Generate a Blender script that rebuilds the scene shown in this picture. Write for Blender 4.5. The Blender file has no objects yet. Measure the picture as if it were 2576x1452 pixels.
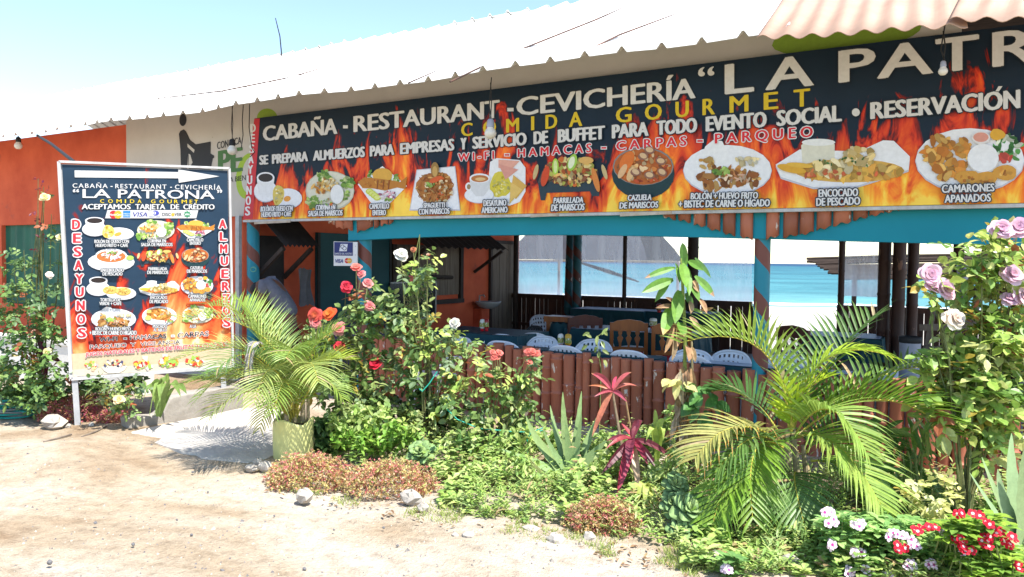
import bpy, math, random
from mathutils import Vector, Matrix, Quaternion
random.seed(7)
R = random.uniform
C = bpy.context.scene.collection
S = bpy.context.scene
rad = math.radians
# ------------------------------------------------------------------ camera, world, sun, exposure
CAMZ, FPX = 1.65, 1932.0            # eye height (m), focal length in the 2576 px wide survey of the photo
YAW, PITCH, ROLL = rad(30.4), rad(-2.09), rad(0.65)
fw = Vector((-math.sin(YAW)*math.cos(PITCH), math.cos(YAW)*math.cos(PITCH), math.sin(PITCH)))
rt0 = Vector((math.cos(YAW), math.sin(YAW), 0)); up0 = rt0.cross(fw)
rt = rt0*math.cos(ROLL) + up0*math.sin(ROLL); up = up0*math.cos(ROLL) - rt0*math.sin(ROLL)
cd = bpy.data.cameras.new("camera"); cam = bpy.data.objects.new("camera", cd); C.objects.link(cam)
cd.sensor_width = 36; cd.lens = 36*FPX/2576; cd.clip_start = .05; cd.clip_end = 20000
m = Matrix((rt, up, -fw)).transposed().to_4x4(); m.translation = (0, 0, CAMZ); cam.matrix_world = m
S.camera = cam
SUN_EL, SUN_AZ = rad(62), math.atan2(.953, -.301)
tosun = Vector((math.sin(SUN_AZ)*math.cos(SUN_EL), math.cos(SUN_AZ)*math.cos(SUN_EL), math.sin(SUN_EL)))
w = bpy.data.worlds.new("World"); S.world = w; w.use_nodes = True
nt = w.node_tree; bg = nt.nodes["Background"]
sky = nt.nodes.new("ShaderNodeTexSky"); sky.sky_type = 'NISHITA'; sky.sun_disc = False
sky.sun_elevation = SUN_EL; sky.sun_rotation = SUN_AZ; sky.dust_density = .3; sky.ozone_density = 1.0; sky.air_density = 1.0
nt.links.new(sky.outputs[0], bg.inputs[0]); bg.inputs[1].default_value = .15
sd = bpy.data.lights.new("sun", 'SUN'); sd.energy = 4.6; sd.angle = rad(.5); sd.color = (1, .955, .88)
so = bpy.data.objects.new("sun", sd); C.objects.link(so); so.rotation_euler = tosun.to_track_quat('Z', 'Y').to_euler(); so.location = (0, 0, 30)
S.view_settings.view_transform = 'Standard'; S.view_settings.look = 'None'; S.view_settings.gamma = 1
S.view_settings.exposure = 1.15
S.cycles.max_bounces = 8; S.cycles.transparent_max_bounces = 16; S.cycles.sample_clamp_indirect = 8

# ------------------------------------------------------------------ survey helpers: pixel -> point on a real plane
def ray(u, v): return fw + rt*((u-1288)/FPX) + up*((726-v)/FPX)
ORG = Vector((0, 0, CAMZ))
def PD(u, v, z): return ORG + ray(u, v)*z
def PY(u, v, y): d = ray(u, v); return ORG + d*(y/d.y)
def PX(u, v, x): d = ray(u, v); return ORG + d*(x/d.x)
def PZ(u, v, z=0.0): d = ray(u, v); return ORG + d*((z-CAMZ)/d.z)
def depth(p): return (p-ORG).dot(fw)
def PP(u, v, p0, n):
    d = ray(u, v); return ORG + d*((p0-ORG).dot(n)/d.dot(n))

# ------------------------------------------------------------------ mesh builder
def V(*a): return Vector(a)
class MB:
    def __init__(s): s.v = []; s.f = []; s.c = []
    def face(s, pts, col=(1, 1, 1)):
        i = len(s.v); s.v += [Vector(p) for p in pts]; s.f.append(tuple(range(i, i+len(pts)))); s.c.append(col)
    def grid(s, rows, col=(1, 1, 1), closed=False):
        i = len(s.v); n = len(rows[0])
        for r in rows: s.v += [Vector(p) for p in r]
        for a in range(len(rows)-1):
            for b in range(n if closed else n-1):
                q = (b+1) % n
                s.f.append((i+a*n+b, i+a*n+q, i+(a+1)*n+q, i+(a+1)*n+b)); s.c.append(col)
    def hexa(s, p, col=(1, 1, 1)):
        i = len(s.v); s.v += [Vector(q) for q in p]
        for f in ((0, 3, 2, 1), (4, 5, 6, 7), (0, 1, 5, 4), (1, 2, 6, 5), (2, 3, 7, 6), (3, 0, 4, 7)):
            s.f.append(tuple(i+k for k in f)); s.c.append(col)
    def box(s, x0, x1, y0, y1, z0, z1, col=(1, 1, 1)):
        s.hexa([(x0, y0, z0), (x1, y0, z0), (x1, y1, z0), (x0, y1, z0), (x0, y0, z1), (x1, y0, z1), (x1, y1, z1), (x0, y1, z1)], col)
    def beam(s, a, b, w, h, col=(1, 1, 1), upv=(0, 0, 1)):
        a = Vector(a); b = Vector(b); d = (b-a).normalized(); u = Vector(upv)
        if abs(d.dot(u)) > .95: u = Vector((0, 1, 0))
        x = d.cross(u).normalized()*w/2; y = x.cross(d).normalized()*h/2
        s.hexa([a-x-y, a+x-y, a+x+y, a-x+y, b-x-y, b+x-y, b+x+y, b-x+y], col)
    def tube(s, pts, rr, n=8, col=(1, 1, 1), caps=True):
        pts = [Vector(p) for p in pts]
        if not isinstance(rr, (list, tuple)): rr = [rr]*len(pts)
        rows = []; ref = Vector((0, 0, 1)); x = None
        for i, p in enumerate(pts):
            d = (pts[min(i+1, len(pts)-1)] - pts[max(i-1, 0)])
            if d.length < 1e-9: d = Vector((0, 0, 1))
            d.normalize()
            if x is None:
                a = ref if abs(d.dot(ref)) < .9 else Vector((1, 0, 0)); x = d.cross(a).normalized()
            else:
                x = x - d*x.dot(d); x = x.normalized() if x.length > 1e-6 else d.orthogonal().normalized()
            y = d.cross(x)
            rows.append([p + (x*math.cos(2*math.pi*k/n) + y*math.sin(2*math.pi*k/n))*rr[i] for k in range(n)])
        s.grid(rows, col, True)
        if caps:
            s.face(rows[0][::-1], col); s.face(rows[-1], col)
    def lathe(s, c, prof, n=16, col=(1, 1, 1), axis=None):
        c = Vector(c); rows = []
        for r, z in prof:
            rows.append([c + Vector((r*math.cos(2*math.pi*k/n), r*math.sin(2*math.pi*k/n), z)) for k in range(n)])
        s.grid(rows, col, True); s.face(rows[0][::-1], col); s.face(rows[-1], col)
    def prism(s, pts, off, col=(1, 1, 1)):
        pts = [Vector(p) for p in pts]; off = Vector(off); n = len(pts); i = len(s.v)
        s.v += pts + [p+off for p in pts]
        s.f.append(tuple(range(i, i+n))); s.c.append(col)
        s.f.append(tuple(range(i+2*n-1, i+n-1, -1))); s.c.append(col)
        for k in range(n):
            q = (k+1) % n; s.f.append((i+k, i+n+k, i+n+q, i+q)); s.c.append(col)
    def build(s, name, mat, parent=None, smooth=False, org=None):
        me = bpy.data.meshes.new(name)
        o0 = Vector(org) if org is not None else (world_loc(parent) if parent else Vector((0, 0, 0)))
        me.from_pydata([tuple(p-o0) for p in s.v], [], s.f)
        if s.c:
            at = me.attributes.new("col", 'FLOAT_COLOR', 'FACE')
            fl = []
            for c in s.c: fl += [c[0], c[1], c[2], 1]
            at.data.foreach_set("color", fl)
        me.materials.append(mat)
        if smooth: me.polygons.foreach_set("use_smooth", [True]*len(me.polygons))
        me.update()
        o = bpy.data.objects.new(name, me); C.objects.link(o)
        if parent: o.parent = parent
        if org is not None and not parent: o.location = o0
        return o
def world_loc(o):
    p = Vector((0, 0, 0))
    while o: p += o.location; o = o.parent
    return p
def thing(name, label, cat, loc=(0, 0, 0), group=None):
    o = bpy.data.objects.new(name, None); C.objects.link(o); o.location = loc; o.empty_display_size = .1
    tag(o, label, cat, group); return o
def tag(o, label, cat, group=None):
    o["label"] = label; o["category"] = cat
    if group: o["group"] = group
    return o
def struct(o): o["kind"] = "structure"; return o
def dup(root, loc, rotz=0.0, label=None, scale=None):
    r = root.copy(); C.objects.link(r); r.location = loc; r.rotation_euler = (0, 0, rotz)
    if label: r["label"] = label
    if scale: r.scale = (scale,)*3
    for ch in list(root.children):
        c = ch.copy(); C.objects.link(c); c.parent = r
        for g in list(ch.children):
            d = g.copy(); C.objects.link(d); d.parent = c
    return r

# ------------------------------------------------------------------ materials
def newmat(name):
    mt = bpy.data.materials.new(name); mt.use_nodes = True
    return mt, mt.node_tree.nodes, mt.node_tree.links, mt.node_tree.nodes["Principled BSDF"]
def noise(N, L, scale, detail=4, rough=.6, vec=None, dist=0):
    n = N.new("ShaderNodeTexNoise"); n.inputs["Scale"].default_value = scale; n.inputs["Detail"].default_value = detail
    n.inputs["Roughness"].default_value = rough; n.inputs["Distortion"].default_value = dist
    if vec is not None: L.new(vec, n.inputs["Vector"])
    return n
def ramp(N, L, fac, stops, interp='LINEAR'):
    r = N.new("ShaderNodeValToRGB"); e = r.color_ramp; e.interpolation = interp
    while len(e.elements) < len(stops): e.elements.new(.5)
    for k, (p, c) in enumerate(stops): e.elements[k].position = p; e.elements[k].color = (*c, 1)
    L.new(fac, r.inputs[0]); return r
def mixc(N, L, fac, a, b, mode='MIX'):
    x = N.new("ShaderNodeMix"); x.data_type = 'RGBA'; x.blend_type = mode
    for sock, val in ((x.inputs[0], fac), (x.inputs[6], a), (x.inputs[7], b)):
        if isinstance(val, (int, float)): sock.default_value = val
        elif isinstance(val, (tuple, list)): sock.default_value = (*val[:3], 1)
        else: L.new(val, sock)
    return x.outputs[2]
def math_(N, L, op, a, b=0.0, c=0.0):
    x = N.new("ShaderNodeMath"); x.operation = op
    for sock, val in zip(x.inputs, (a, b, c)):
        if isinstance(val, (int, float)): sock.default_value = val
        else: L.new(val, sock)
    return x.outputs[0]
def mapping(N, L, vec, scale=(1, 1, 1)):
    x = N.new("ShaderNodeMapping"); x.inputs["Scale"].default_value = scale; L.new(vec, x.inputs["Vector"]); return x.outputs[0]
def coords(N): return N.new("ShaderNodeTexCoord").outputs["Object"]
def bump(N, L, P, h, strength=.3, dist=.01):
    b = N.new("ShaderNodeBump"); b.inputs["Strength"].default_value = strength; b.inputs["Distance"].default_value = dist
    L.new(h, b.inputs["Height"]); L.new(b.outputs[0], P.inputs["Normal"])
def mat(name, c1, c2=None, scale=4, rough=.7, spec=.3, sc=(1, 1, 1), bs=0, bscale=40, spots=None, spot_t=(.62, .64), spot_s=9):
    """painted / stained surface: two tones mixed by noise, optional chipped spots, optional bump"""
    mt, N, L, P = newmat(name); co = coords(N)
    v = mapping(N, L, co, sc)
    n = noise(N, L, scale, 5, .65, v)
    r = ramp(N, L, n.outputs[0], [(.35, c1), (.68, c2 or c1)])
    out = r.outputs[0]
    if spots:
        s = noise(N, L, spot_s, 4, .6, v)
        k = ramp(N, L, s.outputs[0], [(spot_t[0], (0, 0, 0)), (spot_t[1], (1, 1, 1))])
        out = mixc(N, L, k.outputs[0], out, spots)
    L.new(out, P.inputs["Base Color"]); P.inputs["Roughness"].default_value = rough; P.inputs["Specular IOR Level"].default_value = spec
    if bs: bump(N, L, P, noise(N, L, bscale, 4, .6, v).outputs[0], bs, .01)
    return mt
def attrmat(name, rough=.6, spec=.3, transl=0.0, var=.12, bs=0, gain=1):
    mt, N, L, P = newmat(name)
    a = N.new("ShaderNodeAttribute"); a.attribute_name = "col"
    n = noise(N, L, 30, 3, .6, coords(N))
    r = ramp(N, L, n.outputs[0], [(.3, (1-var,)*3), (.7, (1+var,)*3)])
    c = mixc(N, L, 1.0, a.outputs["Color"], r.outputs[0], 'MULTIPLY')
    if gain != 1: c = mixc(N, L, 1.0, c, (gain*1.04, gain, gain*1.1), 'MULTIPLY')
    L.new(c, P.inputs["Base Color"]); P.inputs["Roughness"].default_value = rough; P.inputs["Specular IOR Level"].default_value = spec
    if transl:
        t = N.new("ShaderNodeBsdfTranslucent"); L.new(c, t.inputs[0])
        x = N.new("ShaderNodeMixShader"); x.inputs[0].default_value = transl
        L.new(P.outputs[0], x.inputs[1]); L.new(t.outputs[0], x.inputs[2])
        L.new(x.outputs[0], N["Material Output"].inputs[0])
    return mt
M = {}
M['leaf'] = attrmat('leaf', .42, .4, .35, .2, 0, 1.2)
M['petal'] = attrmat('petal', .6, .2, .3, .08)
M['succulent'] = attrmat('succulent', .7, .15, .1)
M['print'] = attrmat('vinyl_print', .5, .3, 0, .06)
M['stem'] = attrmat('stem', .8, .2, 0, .3)
M['paint'] = attrmat('paint', .6, .3, 0, .1)
M['orange'] = mat('orange_plaster', (.62, .13, .06), (.46, .075, .036), 1.1, .85, .2, bs=.15, bscale=25, spots=(.40, .09, .055), spot_t=(.66, .74), spot_s=3)
M['white_wall'] = mat('white_wall', (.74, .72, .68), (.6, .58, .54), 2.2, .85, .2, bs=.2)
M['teal'] = mat('teal_paint', (.002, .21, .285), (.003, .24, .32), 1.1, .6, .3, bs=.05)
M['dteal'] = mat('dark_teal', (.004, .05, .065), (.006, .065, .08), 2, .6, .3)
M['tealcloth'] = mat('teal_oilcloth', (.004, .040, .058), (.006, .058, .076), 3, .55, .25, bs=.3, bscale=7)
M['whitecloth'] = mat('white_oilcloth', (.42, .48, .58), (.10, .18, .32), 5, .45, .3, sc=(1, 5, 1))
M['purplecloth'] = mat('purple_cloth', (.035, .015, .09), (.06, .03, .13), 4, .7)
M['plastic_white'] = mat('white_plastic', (.78, .80, .84), (.7, .72, .78), 3, .35, .45)
M['plastic_dark'] = mat('dark_plastic', (.03, .035, .04), (.045, .05, .055), 3, .35, .45)
M['plastic_grey'] = mat('grey_plastic', (.33, .35, .42), (.28, .30, .37), 3, .45, .4)
M['varnish'] = mat('varnished_wood', (.36, .105, .018), (.2, .05, .01), 7, .35, .45, sc=(1, 1, .15))
M['mahogany'] = mat('dark_red_wood', (.10, .025, .018), (.06, .016, .012), 7, .4, .4, sc=(1, 1, .2))
M['redseat'] = mat('red_seat_fabric', (.42, .015, .02), (.3, .01, .015), 8, .7, spots=(.6, .4, .3), spot_t=(.58, .6), spot_s=6)
M['oldwood'] = mat('weathered_wood', (.21, .175, .14), (.11, .085, .07), 12, .85, .2, sc=(1, 1, .1), bs=.4)
M['darkwood'] = mat('dark_wood', (.055, .04, .034), (.03, .022, .02), 9, .75, .25, sc=(1, 1, .15), bs=.3)
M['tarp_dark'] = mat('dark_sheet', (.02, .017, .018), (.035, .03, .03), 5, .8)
M['concrete'] = mat('rough_concrete', (.34, .315, .28), (.23, .21, .185), 5, .92, .15, bs=.7, bscale=18)
M['rampconcrete'] = mat('ramp_concrete', (.54, .505, .455), (.44, .41, .36), 1.8, .9, .15, bs=.35, bscale=22)
M['floor'] = mat('terrace_floor', (.22, .19, .17), (.15, .13, .12), 2.5, .6, .3)
M['metal'] = mat('painted_metal', (.52, .52, .52), (.36, .35, .34), 9, .5, .4, sc=(1, 1, .3))
M['galv'] = mat('galvanised', (.42, .43, .44), (.3, .3, .31), 8, .5, .5)
M['black'] = mat('black_rubber', (.018, .018, .02), (.03, .03, .03), 8, .7)
M['bulb'] = mat('bulb_glass', (.72, .69, .62), (.6, .57, .5), 6, .3, .5)
M['stone'] = mat('pale_stone', (.46, .42, .36), (.28, .25, .22), 6, .95, .15, bs=.8, bscale=14)
M['darkstone'] = mat('grey_pebble', (.13, .13, .14), (.2, .19, .18), 9, .9, .2, bs=.4)
M['basin'] = mat('basin_enamel', (.36, .375, .40), (.26, .28, .3), 5, .25, .5)
M['dryleaf'] = attrmat('dry_leaf', .85, .1, .2, .3)
M['thatch'] = mat('hut_sticks', (.075, .056, .046), (.04, .03, .026), 14, .9, .1, sc=(.3, 3, 3), bs=.4)
M['canopy'] = mat('grey_canopy', (.035, .035, .042), (.05, .05, .058), 1.5, .85)
def bamboo_mat(name, a, b, chip, t):
    mt, N, L, P = newmat(name); co = coords(N)
    oi = N.new("ShaderNodeObjectInfo")
    off = N.new("ShaderNodeVectorMath"); off.operation = 'ADD'
    cv = N.new("ShaderNodeCombineXYZ"); L.new(math_(N, L, 'MULTIPLY', oi.outputs["Random"], 37.0), cv.inputs[0]); L.new(math_(N, L, 'MULTIPLY', oi.outputs["Random"], 11.0), cv.inputs[2])
    L.new(co, off.inputs[0]); L.new(cv.outputs[0], off.inputs[1]); v = off.outputs[0]
    n = noise(N, L, 6, 5, .65, mapping(N, L, v, (1, 1, .25)))
    base = ramp(N, L, n.outputs[0], [(.3, a), (.7, b)]).outputs[0]
    hv = N.new("ShaderNodeHueSaturation"); L.new(base, hv.inputs["Color"]); L.new(math_(N, L, 'MULTIPLY_ADD', oi.outputs["Random"], .5, .75), hv.inputs["Value"])
    s = noise(N, L, 7.5, 5, .62, mapping(N, L, v, (1.3, 1.3, .5)))
    k = ramp(N, L, s.outputs[0], [(t, (0, 0, 0)), (t+.02, (1, 1, 1))])
    c = mixc(N, L, k.outputs[0], hv.outputs[0], chip)
    L.new(c, P.inputs["Base Color"]); P.inputs["Roughness"].default_value = .55; P.inputs["Specular IOR Level"].default_value = .35
    bump(N, L, P, n.outputs[0], .25, .01); return mt
M['bamboo'] = bamboo_mat('painted_bamboo', (.39, .135, .08), (.30, .098, .058), (.66, .6, .55), .63)
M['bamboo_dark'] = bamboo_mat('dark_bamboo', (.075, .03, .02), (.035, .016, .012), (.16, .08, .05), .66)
def barber(name, a, b):      # column painted in a helical stripe
    mt, N, L, P = newmat(name); co = coords(N)
    sp = N.new("ShaderNodeSeparateXYZ"); L.new(co, sp.inputs[0])
    ang = math_(N, L, 'ARCTAN2', sp.outputs[1], sp.outputs[0])
    t = math_(N, L, 'ADD', math_(N, L, 'DIVIDE', sp.outputs[2], .46), math_(N, L, 'DIVIDE', ang, 2*math.pi))
    n = noise(N, L, 9, 3, .6, co)
    fr = math_(N, L, 'FRACT', math_(N, L, 'ADD', t, math_(N, L, 'MULTIPLY', n.outputs[0], .05)))
    k = math_(N, L, 'GREATER_THAN', fr, .6)
    n2 = noise(N, L, 11, 4, .6, mapping(N, L, co, (1, 1, .4)))
    ch = ramp(N, L, n2.outputs[0], [(.70, (0, 0, 0)), (.715, (1, 1, 1))])
    c = mixc(N, L, ch.outputs[0], mixc(N, L, k, a, b), (.5, .45, .4))
    L.new(c, P.inputs["Base Color"]); P.inputs["Roughness"].default_value = .55; return mt
M['barber'] = barber('striped_column_paint', (.006, .215, .30), (.17, .05, .035))
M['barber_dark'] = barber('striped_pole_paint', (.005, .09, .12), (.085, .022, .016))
def plastic_film():
    mt, N, L, P = newmat('clear_plastic_film'); co = coords(N)
    n = noise(N, L, 2.2, 5, .6, mapping(N, L, co, (1, 1, .35)), 1.2)
    tr = N.new("ShaderNodeBsdfTransparent"); tr.inputs[0].default_value = (.93, .95, .97, 1)
    tl = N.new("ShaderNodeBsdfTranslucent"); tl.inputs[0].default_value = (.86, .88, .93, 1)
    gl = N.new("ShaderNodeBsdfGlossy"); gl.inputs["Roughness"].default_value = .25
    sz = N.new("ShaderNodeSeparateXYZ"); L.new(co, sz.inputs[0])
    low = ramp(N, L, math_(N, L, 'ADD', sz.outputs[2], math_(N, L, 'MULTIPLY', n.outputs[0], .5)), [(.28, (.8,)*3), (.95, (.0,)*3)])
    k0 = ramp(N, L, n.outputs[0], [(.3, (.18,)*3), (.75, (.42,)*3)])
    k = N.new("ShaderNodeMath"); k.operation = 'MAXIMUM'; L.new(k0.outputs[0], k.inputs[0]); L.new(low.outputs[0], k.inputs[1])
    a = N.new("ShaderNodeMixShader"); L.new(k.outputs[0], a.inputs[0]); L.new(tr.outputs[0], a.inputs[1]); L.new(tl.outputs[0], a.inputs[2])
    b = N.new("ShaderNodeMixShader"); b.inputs[0].default_value = .04; L.new(a.outputs[0], b.inputs[1]); L.new(gl.outputs[0], b.inputs[2])
    L.new(b.outputs[0], N["Material Output"].inputs[0]); return mt
M['film'] = plastic_film()
def flame_mat(name, H, navy, sx, sz, lift, hot=((.85, .15, .018), (.95, .42, .035), (.95, .62, .08))):
    """printed flames rising over navy; attribute st = metres along and up the sheet"""
    mt, N, L, P = newmat(name)
    a = N.new("ShaderNodeAttribute"); a.attribute_name = "st"
    sp = N.new("ShaderNodeSeparateXYZ"); L.new(a.outputs["Vector"], sp.inputs[0])
    v = mapping(N, L, a.outputs["Vector"], (sx, sz, 1))
    n1 = noise(N, L, 1.0, 5, .55, v, 1.6)
    h = math_(N, L, 'DIVIDE', sp.outputs[1], H)
    n3 = noise(N, L, 1.0, 2, .5, mapping(N, L, a.outputs["Vector"], (sx*.42, .35, 1)), .5)
    t = math_(N, L, 'ADD', math_(N, L, 'MULTIPLY', n1.outputs[0], 1.25), math_(N, L, 'MULTIPLY', n3.outputs[0], 1.1))
    t = math_(N, L, 'ADD', t, math_(N, L, 'MULTIPLY', math_(N, L, 'POWER', h, .8), -.78)); t = math_(N, L, 'ADD', t, lift)
    r = ramp(N, L, t, [(.46, navy), (.50, (.16, .012, .010)), (.58, (.60, .04, .014)), (.76, hot[0]), (.92, hot[1]), (1.0, hot[2])])
    nn = noise(N, L, 3, 3, .6, a.outputs["Vector"])
    c = mixc(N, L, 1.0, r.outputs[0], ramp(N, L, nn.outputs[0], [(.3, (.9,)*3), (.7, (1.1,)*3)]).outputs[0], 'MULTIPLY')
    L.new(c, P.inputs["Base Color"]); P.inputs["Roughness"].default_value = .45; P.inputs["Specular IOR Level"].default_value = .2
    bump(N, L, P, noise(N, L, 1.6, 2, .5, mapping(N, L, a.outputs["Vector"], (.6, 2.5, 1))).outputs[0], .25, .03)
    return mt
# ------------------------------------------------------------------ lettering and printed pictures (flat prints on flat sheets)
_tc = {}
def glyphs(txt, off=0.0, shear=0.0, sp=1.0):
    k = (txt, off, shear, sp)
    if k in _tc: return _tc[k]
    def mk(t):
        cu = bpy.data.curves.new("lettering", 'FONT'); cu.body = t; cu.size = 1; cu.offset = off; cu.shear = shear
        cu.space_character = sp; cu.resolution_u = 3; cu.fill_mode = 'FRONT'
        o = bpy.data.objects.new("lettering", cu); C.objects.link(o)
        bpy.context.view_layer.update()
        me = bpy.data.meshes.new_from_object(o.evaluated_get(bpy.context.evaluated_depsgraph_get()))
        vs = [tuple(v.co) for v in me.vertices]; fs = [tuple(p.vertices) for p in me.polygons]
        bpy.data.objects.remove(o); bpy.data.curves.remove(cu); bpy.data.meshes.remove(me); return vs, fs
    h, _ = mk("H"); z0 = min(p[1] for p in h); z1 = max(p[1] for p in h)
    vs, fs = mk(txt); x0 = min(p[0] for p in vs); x1 = max(p[0] for p in vs)
    r = ([((p[0]-x0)/(x1-x0), (p[1]-z0)/(z1-z0)) for p in vs], fs, (x1-x0)/(z1-z0)); _tc[k] = r; return r
def lin(p, q):
    (x0, y0), (x1, y1) = p, q
    return lambda x: y0+(y1-y0)*(x-x0)/(x1-x0)
class Pic:
    """a flat print: every mark lies on the sheet pf(u, v, off); off lifts later marks a hair above earlier ones"""
    def __init__(s, pf, base=.002, step=.00025, auto=None): s.auto = auto; s.pf = pf; s.mb = MB(); s.o = base; s.step = step
    def flush(s):
        if s.auto and s.mb.f: s.mb.build(s.auto[0], M['print'], s.auto[1]); s.mb = MB()
    def up(s): s.o += s.step
    def poly(s, pts, col): s.mb.face([s.pf(u, v, s.o) for u, v in pts], col); s.up()
    def ell(s, cx, cy, rx, ry, col, rot=0, n=20, wob=0.0):
        c, q = math.cos(rot), math.sin(rot); pts = []
        ph = R(0, 6)
        for k in range(n):
            a = -2*math.pi*k/n; f = 1+wob*math.sin(3*a+ph)+wob*R(-.6, .6)
            x = rx*f*math.cos(a); y = ry*f*math.sin(a); pts.append((cx+x*c-y*q, cy+x*q+y*c))
        s.poly(pts, col)
    def blobs(s, cx, cy, rx, ry, n, pal, size, asp=1.6):
        size *= .8
        for k in range(int(n*1.6)):
            a = R(0, 6.283); r = math.sqrt(R(0, 1))
            c = random.choice(pal); f = R(.5, 1.25)
            s.ell(cx+rx*r*math.cos(a), cy+ry*r*math.sin(a), size*R(.6, 1.2), size*R(.6, 1.2)/asp, tuple(x*f for x in c), R(0, 3.1), 8, .12)
    def text(s, txt, x0, x1, base, top, col, off=.02, shear=0, lift=0, ring=0.0, sp=1.0):
        """letters fitted to the survey box; weight and outline come from stacked copies shifted by a fraction of the cap height"""
        vs, fs, _ = glyphs(txt, 0, shear, sp)
        if not callable(base): b_ = base; base = lambda x: b_
        if not callable(top): t_ = top; top = lambda x: t_
        hg = abs(base(x0)-top(x0)); d = (off*.9+ring)*hg
        if ring: sh = [(d*math.cos(k*.785), (ring*1.0+off*.4)*hg*math.sin(k*.785)) for k in range(8)]
        else: sh = [(0, 0), (-d, 0), (d, 0), (-d*.5, off*.3*hg), (d*.5, -off*.3*hg)] if off > .008 else [(0, 0)]
        x0 += d-ring*hg; x1 -= d-ring*hg
        for q, (dx, dy) in enumerate(sh):
            i = len(s.mb.v); z = s.o+lift+q*.00007
            for a, t in vs:
                u = x0+(x1-x0)*a; v = base(u)+(top(u)-base(u))*t; s.mb.v.append(s.pf(u+dx, v+dy, z))
            for f in fs: s.mb.f.append(tuple(i+k for k in f)); s.mb.c.append(col)
    def outlined(s, txt, x0, x1, base, top, col, oc, off=.02, w=.05, shear=0, sp=1.0):
        s.text(txt, x0, x1, base, top, oc, off, shear, 0, w, sp); s.o += .0009
        s.text(txt, x0, x1, base, top, col, off, shear, 0, 0, sp); s.o += .0005
    def build(s, name, parent, mt=None):
        if s.mb.f: return s.mb.build(name, mt or M['print'], parent)
WH = (.66, .65, .64); DK = (.012, .018, .026); RED = (.62, .02, .03); YEL = (.62, .44, .012); GREY = (.60, .585, .56)
PAL_STEW = [(.5, .13, .02), (.6, .2, .04), (.4, .06, .015), (.62, .36, .14), (.3, .1, .03), (.66, .46, .25)]
PAL_FRY = [(.62, .3, .05), (.55, .22, .03), (.68, .4, .1), (.5, .17, .02)]
PAL_GRN = [(.2, .36, .05), (.32, .46, .1), (.1, .22, .03), (.42, .5, .2)]
PAL_NOOD = [(.5, .22, .05), (.42, .14, .03), (.6, .33, .1), (.3, .09, .02)]
PAL_GRILL = [(.55, .12, .02), (.6, .4, .1), (.35, .07, .02), (.62, .5, .2), (.35, .35, .06), (.2, .08, .03)]
PAL_CURRY = [(.66, .38, .06), (.6, .3, .05), (.7, .46, .12)]
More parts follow.
